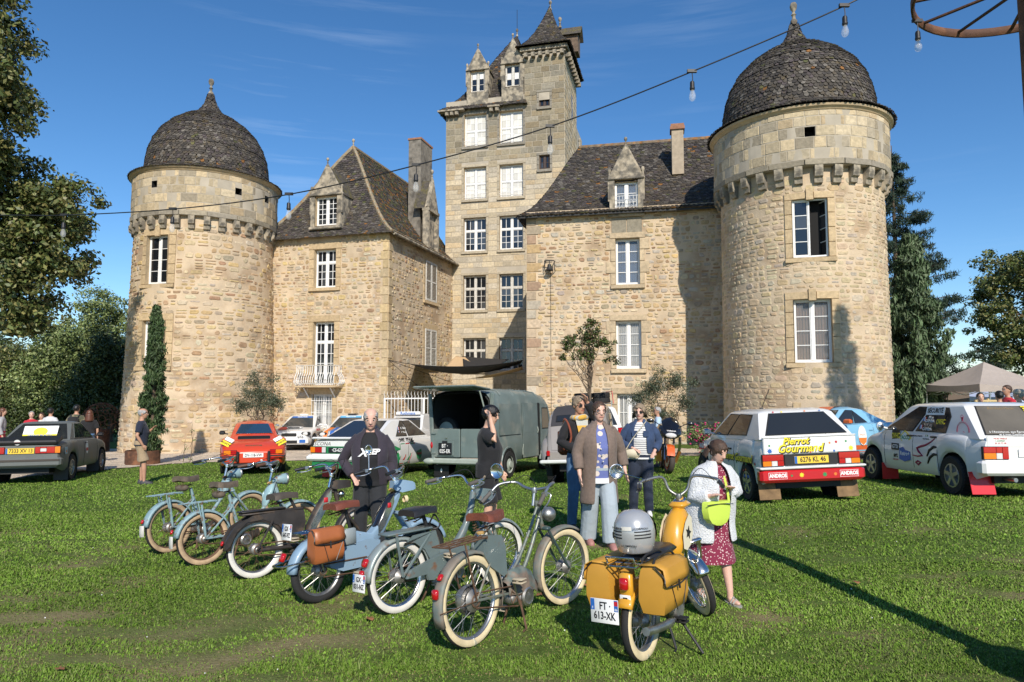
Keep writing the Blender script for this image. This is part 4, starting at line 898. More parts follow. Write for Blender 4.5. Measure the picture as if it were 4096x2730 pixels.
o = foot(1356, 20.5); tree('young_tree', 'young standard tree with a thin stake-like trunk and open crown', 'tree', o, 4, rel(o, [ab(1352, 775, 20.5, .5, .5, .5), ab(1310, 790, 20.5, .3, .4, .25), ab(1390, 790, 20.5, .35, .4, .3), ab(1295, 825, 20.5, .25, .3, .18), ab(1405, 825, 20.5, .3, .3, .2), ab(1355, 745, 20.5, .25, .3, .25), ab(1345, 815, 20.5, .45, .4, .2)]), 150, 4200, .13, .075, [(.06, .095, .02), (.045, .075, .016), (.09, .12, .03), (.10, .06, .03)], .042, forks=22, trunk_top=at(1356, 880, 20.5).z - o.z, shell=.1, aspect=.6)
def shrub(name, label, px, Y, r, h, n, pal, size, dots=None, cat='shrub'):
    o = thing(name, label, cat, foot(px, Y)); cl = ell_clumps([(0, 0, h * .55, r, r * .8, h * .5)], 60, .16, .2); leaves(cl, n, size, pal, parent=o, name='foliage')
    b = MB()
    for i in range(7): limb(b, (random.uniform(-.06, .06), 0, 0), cl[i * 3][:3], .014, .005, .1, 4)
    b.build('stem', M_bark, o)
    if dots:
        b = MB()
        for c in cl[:45]:
            for k in range(2): p = Vector(c[:3]) + Vector((random.uniform(-.12, .12), -.12 + random.uniform(-.1, .06), random.uniform(-.1, .12))); b.ball(p, .035, 6, 3, (1, 1, .7))
        tag(b.build('flower', dots, o), kind='stuff')
    return o
M_pink = mat('pink_petal', (.55, .03, .16), .7)
shrub('rose_bush', 'rose bush full of bright pink flowers beside the black motorcycle', 1612, 20.5, .62, 1.05, 3600, G_mid, .06, M_pink)
shrub('potted_rose', 'small leafy rose bush growing in a ring planter by the tower', 473, 29.8, .35, 1.05, 900, G_mid, .08)
shrub('grey_shrub', 'upright grey shrub in a ring planter against the round tower', 388, 29.2, .42, 1.55, 3200, [(.06, .075, .05), (.05, .065, .04), (.09, .105, .075)], .07)
shrub('oleander', 'green pot plant leaves behind the white fence and rally car', 928, 27.6, .4, 1.1, 900, G_mid, .12)
for px, hgt, lab in ((430, .75, 'bare twiggy sapling stake at the drive edge'), (445, 1.25, 'young sapling with few leaves at the drive edge')):
    o = thing('sapling', lab, 'sapling', foot(px, 22.2)); b = MB(); limb(b, (0, 0, 0), (.05, 0, hgt), .012, .005, .1, 5); limb(b, (0, 0, hgt * .4), (.12, 0, hgt * .75), .008, .004, .1, 4); b.build('stem', M_bark, o); leaves([(.03, 0, hgt * .8, .1, 1), (.1, 0, hgt * .6, .08, 1), (0, 0, .1, .12, 1)], 40 if hgt > 1 else 12, .07, G_mid, parent=o, name='foliage')
# rusty steel ring planters with soil, and the openwork steel ball
M_soil = mat('soil', (.05, .035, .022), 1)
def ring_planter(px, Y, r, h, label):
    o = thing('ring_planter', label, 'planter', foot(px, Y), 0, 'rusty steel ring planters'); b = MB(); b.lathe([(r, -.1), (r, h), (r - .012, h + .004), (r - .02, h), (r - .02, h - .12)], 36); b.build('ring', M_rust, o, smooth=40); b = MB(); b.lathe([(r - .02, h - .1), (.001, h - .07)], 24); b.build('soil', M_soil, o); return o
ring_planter(338, 21.7, .5, .44, 'wide low rusty steel ring around the foot of the column cypress'); ring_planter(388, 29.2, .36, .36, 'rusty steel ring holding the grey shrub at the tower wall'); ring_planter(473, 29.8, .45, .3, 'rusty steel ring holding the small leafy rose bush'); ring_planter(235, 29.5, .45, .95, 'tall rusty steel ring carrying the openwork steel ball')
o = foot(240, 29.5); R_ = .72; ball = thing('steel_ball', 'openwork ball of rusty steel rings on a tall ring planter', 'sculpture', (o.x, o.y, o.z + 1.35)); b = MB()
for i in range(70):
    z = 1 - 2 * (i + .5) / 70; a = i * 2.39996; n_ = Vector((sqrt(1 - z * z) * cos(a), sqrt(1 - z * z) * sin(a), z)); u = n_.orthogonal().normalized(); v = n_.cross(u); q = R_ * .185 * random.uniform(.8, 1.1)
    b.tube([n_ * R_ + u * q * cos(t * pi / 4) + v * q * sin(t * pi / 4) for t in range(8)], .014, 5, closed=True)
b.build('ring_shell', M_rust, ball)
# ---------------------------------------------------------------- fence, shade sails, tents, string lights, post with wheel
def spike_fence(px0, Y0, px1, Y1, h, label, n):
    a, c = foot(px0, Y0), foot(px1, Y1); d = c - a; ln = Vector((d.x, d.y)).length; o = thing('iron_fence', label, 'fence', a, atan2(d.y, d.x), 'white spiked iron fences'); b = MB(); pts = [(0, 0, 0), (0, 0, h), (.02, 0, h + .08), (-.02, 0, h + .16), (0, 0, h + .3)]; b.tube(pts, [.014, .014, .012, .012, .003], 5); m = b.build('picket', M_white, o)
    for i in range(1, n): k = link('picket', m.data, None, o); k.location = (ln * i / (n - 1), 0, 0)
    for zz in (h - .02, .25): b = MB(); b.box((ln / 2, 0, zz), (ln, .03, .05)); b.build('rail', M_white, o)
    for x in (0, ln * .55, ln): b = MB(); b.box((x, -.02, h / 2), (.07, .07, h)); b.build('post', M_white, o)
    return o
spike_fence(885, 29.3, 1042, 31, 2.15, 'white spiked iron fence left of the old grey van', 22); spike_fence(1080, 30.5, 1206, 29.4, 2.25, 'white spiked iron fence between the van roof and the long wing', 20)
M_sail = mat('shade_sail', (.018, .018, .02), .8); M_sailt = mat('tan_sail', (.52, .36, .20), .85)
def sail(label, C, sagf, m, name='shade_sail'):
    """four-cornered sagging cloth"""
    C = [Vector(c) for c in C]; b = MB(); n = 14; V = []
    for i in range(n + 1):
        for j in range(n + 1):
            u, v = i / n, j / n; pu = u + .08 * sin(pi * v) * (.5 - u) * 2 * .5; p = C[0].lerp(C[1], u).lerp(C[3].lerp(C[2], u), v); p.z -= sagf * (16 * u * (1 - u) * v * (1 - v)) * .5 + sagf * .35 * (4 * u * (1 - u)); V.append(p)
    b.add(V, [(i * (n + 1) + j, i * (n + 1) + j + 1, (i + 1) * (n + 1) + j + 1, (i + 1) * (n + 1) + j) for i in range(n) for j in range(n)]); o = b.build(name, m, None, smooth=180); o.modifiers.new('solid', 'SOLIDIFY').thickness = .01; return tag(o, label, 'shade sail', 'shade sails in the courtyard')
sail('dark shade sail sagging low across the courtyard entrance', [at(935, 836, 29), at(1203, 828, 29.2), at(1195, 838, 33.5), at(960, 842, 33.5)], .55, M_sail); sail('dark shade sail stretched higher behind against the keep', [at(1062, 818, 33.5), at(1170, 826, 33), at(1130, 846, 30), at(1068, 850, 30)], .1, M_sail)
sail('tan shade sail corner rising to a point by the keep', [at(1048, 818, 33), at(1068, 820, 33), at(1100, 850, 31), at(1020, 846, 31.5)], .05, M_sailt); sail('tan shade sail hanging under the dark one beside the long wing', [at(1070, 872, 31), at(1200, 843, 29.6), at(1203, 850, 32), at(1100, 868, 33)], .15, M_sailt)
b = MB(); a = at(893, 828, 28.8)
for e in ((935, 836, 29), (980, 905, 31), (1040, 880, 33)): b.tube([a, at(*e)], .012, 4)
o = b.build('guy_wire', M_iron); tag(o, 'thin dark guy wires of the shade sails fixed to the wall corner', 'wire')
M_tent = mat('tent_canvas', (.36, .31, .27), .8, var=.05, bump=.15, bs=6, bd=.05); M_tentw = mat('white_canvas', (.52, .58, .74), .7); M_alu = mat('aluminium', (.6, .6, .62), .35, 1)
def tent(px, Y, ang, w, eave, peak, m, label, back=False):
    p = foot(px, Y); o = thing('canopy_tent', label, 'tent', p, radians(ang), 'canopy tents'); b = MB(); h = w / 2; N_ = 8
    for k in range(4):
        R = RZ(90 * k); rows = []
        for i in range(N_ + 1):
            t = i / N_; hw = h * (1 - t); z = eave + (peak - eave) * (t ** 1.25 * .85 + .15 * t); rows.append([R @ Vector((-hw * (1 - j / 3) + hw * j / 3, -hw, z - .05 * sin(pi * j / 6 * 2 if 0 else pi * j / 6) * (1 - t))) for j in range(7)] if 0 else [R @ Vector((hw * (j / 3 - 1), -hw, z - .06 * sin(pi * j / 6) * (1 - t))) for j in range(7)])
        b.loft(rows, close=False); b.loft([[R @ Vector((h * (j / 3 - 1), -h, eave - .06 * sin(pi * j / 6))) for j in range(7)], [R @ Vector((h * (j / 3 - 1) * 1.0, -h * 1.0, eave - .25)) for j in range(7)]], close=False)
    b.build('canopy', m, o, smooth=30)
    for sx in (-1, 1):
        for sy in (-1, 1): b = MB(); b.box((sx * (h - .04), sy * (h - .04), eave / 2 - .1), (.04, .04, eave)); b.build('leg', M_alu, o)
    b = MB()
    for sx in (-1, 1):
        for k in range(4): b.box((sx * (h - .05), -h + .05 + w * (k + .5) / 4, eave - .3 + .07 * (1 if k % 2 else -1) * 0), (.02, w / 4, .02), Matrix.Rotation(radians(12 if k % 2 else -12), 3, 'X'))
        for k in range(4): b.box((-h + .05 + w * (k + .5) / 4, sx * (h - .05), eave - .3), (w / 4, .02, .02), Matrix.Rotation(radians(12 if k % 2 else -12), 3, 'Y'))
    b.build('truss', M_alu, o)
    if back: b = MB(); b.quad((-h, h, .1), (h, h, .1), (h, h, eave), (-h, h, eave)); b.quad((-h, -h + 1, .1), (-h, h, .1), (-h, h, eave), (-h, -h + 1, eave)); b.build('side_wall', m, o)
    return o
tent(2258, 23, 6, 2.5, 2.2, 2.95, M_tent, 'beige canopy tent standing beside the broad cypress', False); tent(2330, 29, 5, 3.0, 1.95, 2.6, M_tentw, 'pale blue-white canopy tent behind the group of visitors')
o = foot(2180, 25); b = MB(); b.bbox((0, 0, 1.0), (1.3, .06, 2.0), .01); q = b.build('display_board', mat('brown_board', (.13, .10, .08), .8)); q.location = o; tag(q, 'tall brown panel standing under the edge of the beige tent', 'panel')
# timber trestles and a white van under the tents
o = foot(2238, 21.5); t = thing('timber_trestle', 'pale timber trestle frame among the visitors by the tents', 'trestle', o, .2); b = MB()
for x in (0, .85):
    b.box((x, 0, 1.28), (.06, .06, .75)); b.box((x + .25, 0, 1.3), (.05, .05, .85), Matrix.Rotation(radians(25), 3, 'Y'))
b.box((.42, 0, 1.62), (1.0, .06, .06)); b.box((.42, 0, 1.1), (1.0, .06, .05))
for x in (0, .85): b.box((x, .02, .5), (.06, .06, 1.0))
b.build('frame', mat('new_timber', (.52, .40, .20), .8), t)
# string of lamps from the post towards the plane tree
bulbs = [(1940, 14, 4.55), (1590, 165, 4.85), (1264, 291, 5.2), (956, 380, 5.5), (664, 447, 5.85), (397, 484, 6.3), (147, 513, 6.75)]
st = thing('string_lights', 'long black festoon cable with seven clear bulbs crossing the sky', 'string lights', at(1264, 291, 5.2)); inv = TR(*(-st.location))
pts = [at(2130, -90, 4.4)] + [at(*q) for q in bulbs] + [at(20, 493 + 2, 7.0), at(-250, 497, 7.6)]; pts[-3] = at(147, 495, 6.75); pts[-4] = at(397, 481, 6.3)
M_cable = mat('black_rubber', (.012, .012, .013), .5); M_bulb = mat('bulb_glass', (.85, .85, .85), .02, alpha=.22, spec=.6); M_gold = mat('brass', (.6, .38, .15), .3, 1)
b = MB(); b.M = inv; b.tube(spl(pts, 6), .0055, 6); b.build('cable', M_cable, st, smooth=60)
def bulb(parent, p, tilt=0):
    M_ = TR(*p) @ RY(tilt); b = MB(); b.M = M_; b.box((0, 0, .004), (.07, .02, .022)); b.tube([(0, 0, 0), (.004, 0, -.05), (.002, 0, -.075)], .0035, 5); b.lathe([(.001, -.072), (.013, -.075), (.0165, -.085), (.017, -.118), (.019, -.122), (.019, -.132), (.015, -.14)], 12); s = b.build('socket', M_cable, parent, smooth=40)
    b = MB(); b.M = M_; b.lathe([(.012, -.138), (.017, -.155), (.0235, -.178), (.025, -.192), (.021, -.209), (.011, -.22), (.0005, -.224)], 14); b.build('glass_bulb', M_bulb, s, smooth=180); b = MB(); b.M = M_; b.tube([(-.003, 0, -.14), (-.004, 0, -.19), (.004, 0, -.19), (.003, 0, -.14)], .0012, 4); b.build('filament', M_gold, s)
pl = [at(*q) for q in bulbs]; pl[-1] = pts[-3]; pl[-2] = pts[-4]
for p in pl: bulb(st, p - st.location)
# iron post with an old cart wheel on top
po = thing('wheel_post', 'rusty iron post carrying an old cart wheel above the lawn', 'post', (3.38, 4.2, gz(3.38, 4.2))); b = MB(); b.tube([(0, 0, 0), (-.012, 0, 2), (-.03, 0, 4.5)], .10, 14); b.build('post', M_rust, po, smooth=60)
b = MB(); b.lathe([(.26, 0), (.26, .14), (.24, .14), (.24, .02)], 24); b.build('base_ring', M_rust, po, smooth=40)
b = MB(); R_ = .7; zc = 4.42; b.loft([[(R_ * cos(a) * k, R_ * sin(a) * k, zc + z) for k, z in ((1, -.03), (1.02, -.03), (1.02, .03), (1, .03), (.985, .012), (.985, -.012))] for a in [2 * pi * i / 48 for i in range(49)]], True, False); b.build('rim', M_rust, po, smooth=40)
b = MB(); b.tube([(.09, 0, zc), (R_, 0, zc)], .012, 6); sp = b.build('spoke', M_rust, po)
for k in range(1, 12): link('spoke', sp.data, None, po).rotation_euler = (0, 0, 2 * pi * k / 12 + .1)
b = MB(); b.lathe([(.12, zc - .06), (.12, zc + .06)], 14, cap=True); b.build('hub', M_rust, po); bulb(po, Vector((-.5, .48, zc - .03)), 0)
o = foot(952, 27.3); b = MB(); b.bbox((0, 0, .95), (.42, .4, .75), .05); b.tube([(0, 0, 0), (0, 0, .6)], .03, 6); q = b.build('covered_speaker', M_sail); q.location = o; tag(q, 'black cloth-covered loudspeaker on a stand by the white fence', 'speaker')
# ---------------------------------------------------------------- cars
def paint(name, c, **k): return mat('paint_' + name, c, .35, coat=.8, var=.03, vs=3, **k)
P_white = paint('white', (.74, .74, .72)); P_red = paint('red', (.60, .055, .015)); P_grey = mat('paint_grey', (.125, .135, .128), .5, var=.08, vs=2, col2=(.15, .13, .10), c2f=.62, c2s=2); P_blue = paint('sky_blue', (.22, .47, .66)); P_orange = paint('orange', (.65, .12, .02)); P_green = paint('green', (.015, .20, .07))
M_tyre = mat('tyre', (.018, .018, .018), .85, bump=.3, bs=60); M_blk = mat('black_plastic', (.015, .015, .016), .5); M_rub = mat('black_trim', (.01, .01, .01), .6); M_cglass = mat('car_glass', (.02, .023, .026), .04, spec=.7); M_chrome = mat('chrome', (.74, .73, .70), .2, 1); M_alloy = mat('alloy', (.45, .46, .47), .35, .9)
M_lred = mat('red_lens', (.42, .008, .010), .12, coat=.5); M_lor = mat('orange_lens', (.75, .20, .01), .12, coat=.5); M_lwh = mat('clear_lens', (.62, .62, .60), .12, coat=.5); M_lyw = mat('yellow_plate', (.80, .55, .05), .5); M_pw = mat('white_plate', (.78, .78, .76), .45); M_pb = mat('black_plate', (.012, .012, .014), .4)
M_ink = mat('black_ink', (.012, .012, .014), .6); M_wink = mat('white_ink', (.78, .78, .76), .6); M_yink = mat('yellow_ink', (.82, .66, .03), .5); M_rink = mat('red_ink', (.50, .015, .025), .5); M_bink = mat('blue_ink', (.02, .12, .42), .5); M_gink = mat('green_ink', (.02, .25, .08), .5); M_oink = mat('orange_ink', (.75, .20, .03), .5); M_sink = mat('silver_ink', (.5, .5, .5), .4, .6)
M_gold2 = mat('gold_wheel', (.45, .33, .10), .4, .6); M_dust = mat('dusty_black', (.06, .05, .042), .8)
def lerp(a, b, t): return a + (b - a) * t
def interp(pts, x):
    for (a, b), (c, d) in zip(pts, pts[1:]):
        if x <= c: return b if c == a else b + (d - b) * max(0, (x - a) / (c - a))
    return pts[-1][1]
class Car:
    """x forward from the rear face, y to the car's left, z up"""
    F = (0, .09, .30, .52, .72, .87, .96, 1.0); Y = (.93, .975, .995, 1.0, .99, .965, .925, .84)
    def __init__(s, name, label, cat, p, th, L, W, top, sill, wx, R, paint, plan=None, arch=.06, group=None, tuck=0, floor=True):
        d = Vector((-sin(radians(th)), cos(radians(th)), 0)); s.o = thing(name, label, cat, Mx=onground(p[0], p[1], p[0] + d.x, p[1] + d.y), group=group); s.L, s.W, s.top, s.sill, s.wx, s.R = L, W, top, sill, wx, R
        s.plan = plan or [(0, .90), (.05, .94), (.35, .99), (L * .5, 1), (L - .9, .97), (L - .25, .88), (L, .72)]; A = R + arch; xs = set(np.linspace(0, L, 33)) | {.02, .05, L - .03, L - .1}
        for x in wx: xs |= {x + A * cos(a) for a in np.linspace(0, pi, 13)} | {x - A - .001, x + A + .001}
        xs = sorted(x for x in xs if 0 <= x <= L); b = MB(); secs = []
        for x in xs:
            zb, zt, w = s.zb(x, A), s.zt(x), s.w(x); h = [(x, y * w, zb + f * (zt - zb)) for f, y in zip(s.F, s.Y)] + [(x, .45 * w, zt + .014), (x, 0, zt + .02)]; secs.append(h + [(x, -p[1], p[2]) for p in h[-2::-1]])
        b.loft(secs, close=False); n = len(secs[0]); b.f.append(tuple(range(n - 1, -1, -1))); b.f.append(tuple(len(b.v) - n + i for i in range(n))); b.build('body', paint, s.o, smooth=40); s.paint = paint
        if floor: b = MB(); b.box((L / 2, 0, (sill + .5) / 2 + .08), (L - .3, W - .56, .45)); b.build('underbody', M_rub, s.o)
        b = MB()
        for x in wx:
            for sg in (-1, 1): b.lathe([(A - .005, -.12), (A - .005, .1)], 14, (x, sg * (W / 2 - .14), R), 'y', 0, pi)
        b.build('arch_liner', M_rub, s.o)
    def zb(s, x, A):
        z = s.sill + (.10 * max(0, 1 - x / .3) if x < .3 else 0) + (.06 * max(0, 1 - (s.L - x) / .3) if x > s.L - .3 else 0)
        for c in s.wx:
            if abs(x - c) < A: z = max(z, s.R + sqrt(A * A - (x - c) ** 2))
        return min(z, s.zt(x) - .08)
    def zt(s, x): return interp(s.top, x)
    def w(s, x): return interp(s.plan, x) * s.W / 2
    def side(s, x, z, sg=1, e=.004):
        """point on the body side"""
        zb = s.sill; zt = s.zt(x); f = max(0, min(1, (z - zb) / (zt - zb))); y = interp(list(zip(s.F, s.Y)), f) * s.w(x); return Vector((x, sg * (y + e), z))
    def wheels(s, rim, style='disc', tw=.17, rr=.62, ins=.02, sides=(1, -1), dirt=None):
        for x in s.wx:
            for sg in sides:
                y = sg * (s.W / 2 - tw / 2 - ins); R = s.R; b = MB(); b.lathe([(R * rr, -tw / 2 + .01), (R * .93, -tw / 2), (R * .985, -tw / 2 + .025), (R, -tw * .25), (R, tw * .25), (R * .985, tw / 2 - .025), (R * .93, tw / 2), (R * rr, tw / 2 - .01)], 36, (0, 0, 0), 'y')
                for k in range(36): a = 2 * pi * k / 36; b.box((R * cos(a), 0, R * sin(a)), (.012, tw * .8, .03), Matrix.Rotation(-a, 3, 'Y'))
                t = b.build('wheel', M_tyre, s.o, smooth=50); t.location = (x, y, R); f = sg * (tw / 2 - .012); q = R * rr; b = MB()
                if style == 'spoke5':
                    b.lathe([(q, f), (q * .9, f), (q * .88, f - sg * .05), (q * .3, f - sg * .05)], 30, (0, 0, 0), 'y'); b.lathe([(q * .3, f - sg * .05), (q * .26, f), (.002, f)], 16, (0, 0, 0), 'y')
                    for k in range(5): a = 2 * pi * k / 5 + .3; b.box((q * .58 * cos(a), f - sg * .02, q * .58 * sin(a)), (q * .72, .05, q * .30), Matrix.Rotation(-a, 3, 'Y'))
                elif style == 'multi':
                    b.lathe([(q, f), (q * .9, f), (q * .86, f - sg * .06), (q * .2, f - sg * .05), (.002, f - sg * .03)], 30, (0, 0, 0), 'y')
                    for k in range(10): a = 2 * pi * k / 10; b.box((q * .55 * cos(a), f - sg * .025, q * .55 * sin(a)), (q * .75, .03, q * .10), Matrix.Rotation(-a, 3, 'Y'))
                else:
                    b.lathe([(q, f), (q * .92, f + sg * .004), (q * .82, f - sg * .03), (q * .62, f - sg * .02), (q * .5, f), (q * .34, f + sg * .005), (q * .30, f + sg * .03), (.002, f + sg * .035)], 30, (0, 0, 0), 'y')
                b.build('rim', rim, t, smooth=40)
                if style in ('disc', 'spoke5'):
                    b = MB()
                    for k in range(10 if style == 'disc' else 5): a = 2 * pi * k / (10 if style == 'disc' else 5); b.box((q * .72 * cos(a), f - sg * .022, q * .72 * sin(a)), (q * .12, .02, q * .09), Matrix.Rotation(-a, 3, 'Y'))
                    if style == 'disc': b.build('rim_slot', M_rub, t)
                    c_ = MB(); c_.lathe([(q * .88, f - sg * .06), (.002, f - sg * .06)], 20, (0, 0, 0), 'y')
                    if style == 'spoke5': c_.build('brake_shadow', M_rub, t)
    def green(s, rb, fb, rr, fr, zroof, wb, wr, crown=.03, paint=None, ch=.10):
        """greenhouse between base corners (x rear, x front) and roof corners"""
        zr, zf = s.zt(rb) + .0, s.zt(fb) + .0; s.g = dict(b=(rb, fb), r=(rr, fr), z=(zr, zf), zr=zroof, wb=wb / 2, wr=wr / 2); secs = []
        for t, k in ((0, 0), (.9, 0), (.97, .02), (1.0, .06), (1.0, .22)):
            x0, x1, w = lerp(rb, rr, t) + k, lerp(fb, fr, t) - k, lerp(wb, wr, t) / 2 - k * .8; z0, z1 = lerp(zr, zroof, t) - .02 * (t == 0), lerp(zf, zroof, t) - .02 * (t == 0); zz = {0: 0, .02: 0, .06: .006, .22: crown}[k]
            c = ch * .5 * (1 + .3 * t); pts = [(x0 + c * .6, w, z0), (x0, w - c, z0), (x0, -w + c, z0), (x0 + c * .6, -w, z0), (lerp(x0, x1, .5), -w, lerp(z0, z1, .5)), (x1 - c, -w, z1), (x1, -w + c, z1), (x1, w - c, z1), (x1 - c, w, z1), (lerp(x0, x1, .5), w, lerp(z0, z1, .5))]; secs.append([(a, b_, q + zz) for a, b_, q in pts])
        b = MB(); b.loft(secs, True, True); b.build('cabin', paint or s.paint, s.o, smooth=35)
    def gp(s, face, u, t, e=.004):
        g = s.g; x0, x1, w, z0, z1 = lerp(g['b'][0], g['r'][0], t), lerp(g['b'][1], g['r'][1], t), lerp(g['wb'], g['wr'], t), lerp(g['z'][0], g['zr'], t), lerp(g['z'][1], g['zr'], t)
        if face in ('L', 'R'): sg = 1 if face == 'L' else -1; return Vector((lerp(x0, x1, u), sg * (w + e), lerp(z0, z1, u)))
        if face == 'B': return Vector((x0 - e, lerp(w, -w, u), z0))
        return Vector((x1 + e, lerp(-w, w, u), z1))
    def pane(s, face, pts, m=None, name='window', border=.02, bm=None, e=.004):
        """glass panel with rubber border on a cabin face; pts in (u, t)"""
        cu = sum(p[0] for p in pts) / len(pts); ct = sum(p[1] for p in pts) / len(pts); P = [s.gp(face, u, t, e) for u, t in pts]; C_ = sum(P, Vector()) / len(P); out = {'L': Vector((0, 1, .25)), 'R': Vector((0, -1, .25)), 'B': Vector((-1, 0, .4)), 'W': Vector((1, 0, .5))}[face].normalized()
        def solid(Q, d): return [q for q in Q], [q + out * d for q in Q]
        def make(Q, d, nm, mm, par):
            b = MB(); n = len(Q); b.add([q - out * .01 for q in Q] + [q + out * d for q in Q], [tuple(range(n - 1, -1, -1)), tuple(range(n, 2 * n))] + [(i, (i + 1) % n, n + (i + 1) % n, n + i) for i in range(n)]); return b.build(nm, mm, par)
        o = make([C_ + (p - C_) * (1 + border / max(.05, (p - C_).length)) for p in P], .002, name, bm or M_rub, s.o); make(P, .006, 'pane', m or M_cglass, o); return o
    def seam(s, x, z0, z1, sg, r=.005):
        b = MB(); b.tube([s.side(x, z0 + (z1 - z0) * i / 8, sg, 0) for i in range(9)], r, 4); b.build('door_seam', M_rub, s.o)
    def box(s, name, c, d, m, b=.012, R=None, parent=None):
        q = MB(); q.bbox(c, d, b, R); return q.build(name, m, parent or s.o)
    def T(s, face, x, y, z, tilt=0):
        """text frame on a face: B rear, L left side, R right side, W front; tilt leans the top inwards"""
        if face == 'B': return TR(x, y, z) @ RZ(-90) @ RX(90 - tilt)
        if face == 'L': return TR(x, y, z) @ RZ(180) @ RX(90 - tilt)
        if face == 'R': return TR(x, y, z) @ RX(90 - tilt)
        return TR(x, y, z) @ RZ(90) @ RX(90 - tilt)
    def plate(s, T, w, h, txt, m, ink, size, euro=False, two=None):
        b = MB(); b.bbox((0, 0, .004), (w, h, .008), .003); p = b.build('licence_plate', m, s.o); p.matrix_local = T
        if two: text(two[0], size, ink, p, TR(0, h * .22, .0092), sx=.8, bold=.002); text(two[1], size, ink, p, TR(0, -h * .22, .0092), sx=.8, bold=.002)
        else: text(txt, size, ink, p, TR(.02 if euro else 0, 0, .0092), sx=.8, bold=.002)
        if euro: b = MB(); b.quad((-w / 2 + .002, -h / 2 + .002, .0088), (-w / 2 + .042, -h / 2 + .002, .0088), (-w / 2 + .042, h / 2 - .002, .0088), (-w / 2 + .002, h / 2 - .002, .0088)); b.build('blue_band', M_bink, p)
        return p
    def txt(s, t, size, m, T, **k): return text(t, size, m, s.o, T, **k)
    def decal(s, name, T, w, h, m, z=.0, pts=None):
        b = MB(); P = pts or [(-w / 2, -h / 2), (w / 2, -h / 2), (w / 2, h / 2), (-w / 2, h / 2)]; b.prism(P, .0012, TR(0, 0, z)); o = b.build(name, m, s.o); o.matrix_local = T; return o
    def mirror(s, x, sg, m=None, z=None, d=(.07, .16, .11)):
        z = z or s.zt(x) + .09; q = MB(); q.bbox((x, sg * (s.W / 2 + .06), z), d, .03); q.tube([(x, sg * (s.W / 2 - .1), z - .04), (x, sg * (s.W / 2 + .02), z - .02)], .018, 6); q.build('wing_mirror', m or M_blk, s.o, smooth=40)
def star(n=8, r0=.5, r1=1.0, s=1): return [(s * (r1 if i % 2 == 0 else r0) * cos(pi * i / n), s * (r1 if i % 2 == 0 else r0) * sin(pi * i / n)) for i in range(2 * n)]
def oval(a, b, n=20): return [(a * cos(2 * pi * i / n), b * sin(2 * pi * i / n)) for i in range(n)]
def tail(c, y0, y1, z0, z1, blocks, x=-.02, d=.05):
    """tail lamp as one cluster of coloured lenses; blocks = (u0, u1, v0, v1, material)"""
    o = c.box('tail_light', (x + d / 2, (y0 + y1) / 2, (z0 + z1) / 2), (d, abs(y1 - y0) + .012, abs(z1 - z0) + .012), M_rub, .006)
    for u0, u1, v0, v1, m in blocks: a, b_ = lerp(y0, y1, u0), lerp(y0, y1, u1); q = MB(); q.bbox((x, (a + b_) / 2, lerp(z0, z1, (v0 + v1) / 2)), (.014, abs(b_ - a) - .004, (z1 - z0) * (v1 - v0) - .004), .004); q.build('lens', m, o)
# ---------------------------------------------------------------- the parked cars
A_ = 'parked cars around the lawn'
# white hatchback with coloured stars
c = Car('hatchback_car', 'white rally hatchback covered in coloured stars with yellow rear plate and rusty mud flaps', 'car', (4.52, 10.35), 1.5, 3.5, 1.56, [(0, .98), (.1, 1.0), (.5, .985), (2.5, .94), (3.3, .80), (3.5, .62)], .24, (.62, 2.92), .285, P_white, group=A_)
c.green(.04, 2.55, .42, 1.75, 1.39, 1.46, 1.14, paint=P_white); c.wheels(M_alloy, 'spoke5', ins=.0)
c.pane('B', [(.07, .12), (.93, .12), (.86, .90), (.14, .90)]); c.pane('L', [(.24, .12), (.58, .12), (.53, .88), (.18, .86)]); c.pane('L', [(.61, .12), (.93, .12), (.86, .88), (.56, .88)]); c.pane('R', [(.24, .12), (.93, .12), (.86, .88), (.18, .86)]); c.pane('W', [(.06, .1), (.94, .1), (.9, .9), (.1, .9)])
for x in (1.12, 2.42): c.seam(x, .32, .9, 1)
c.box('bumper', (.03, 0, .43), (.17, 1.6, .20), paint('bumper_red', (.52, .012, .02)), .04); c.box('bumper_top', (.02, 0, .545), (.19, 1.61, .035), P_white, .012)
B8 = [(0, .5, .45, 1, M_lred), (.5, 1, .45, 1, M_lred), (0, .35, 0, .45, M_lor), (.35, .65, 0, .45, M_lor), (.65, 1, 0, .45, M_lwh)]
tail(c, .74, .42, .575, .745, [(0, 1, .45, 1, M_lred), (0, .42, 0, .45, M_lor), (.42, .7, 0, .45, M_lwh), (.7, 1, 0, .45, M_lred)]); tail(c, -.74, -.42, .575, .745, [(0, 1, .45, 1, M_lred), (0, .42, 0, .45, M_lor), (.42, .7, 0, .45, M_lwh), (.7, 1, 0, .45, M_lred)])
c.box('plate_panel', (-.0, 0, .655), (.04, .82, .17), M_blk, .01); c.plate(c.T('B', -.022, 0, .655), .52, .11, '6276 KL 46', M_lyw, M_ink, .105, True)
c.box('tailgate', (.0, 0, .865), (.03, 1.42, .24), P_white, .02); c.box('spoiler_lip', (.01, 0, .998), (.05, 1.44, .022), P_white, .012)
Tb = lambda y, z, e=0: c.T('B', -.0165 - e, y, z, 0)
for t, y, z, s_ in (('Pierrot', .22, .935, .145), ('Gourmand', .16, .825, .165)): c.txt(t, s_, M_ink, Tb(y - .008, z - .008, .0), bold=.012, shear=.3, sx=.95); c.txt(t, s_, M_yink, Tb(y, z, .003), bold=.004, shear=.3, sx=.95)
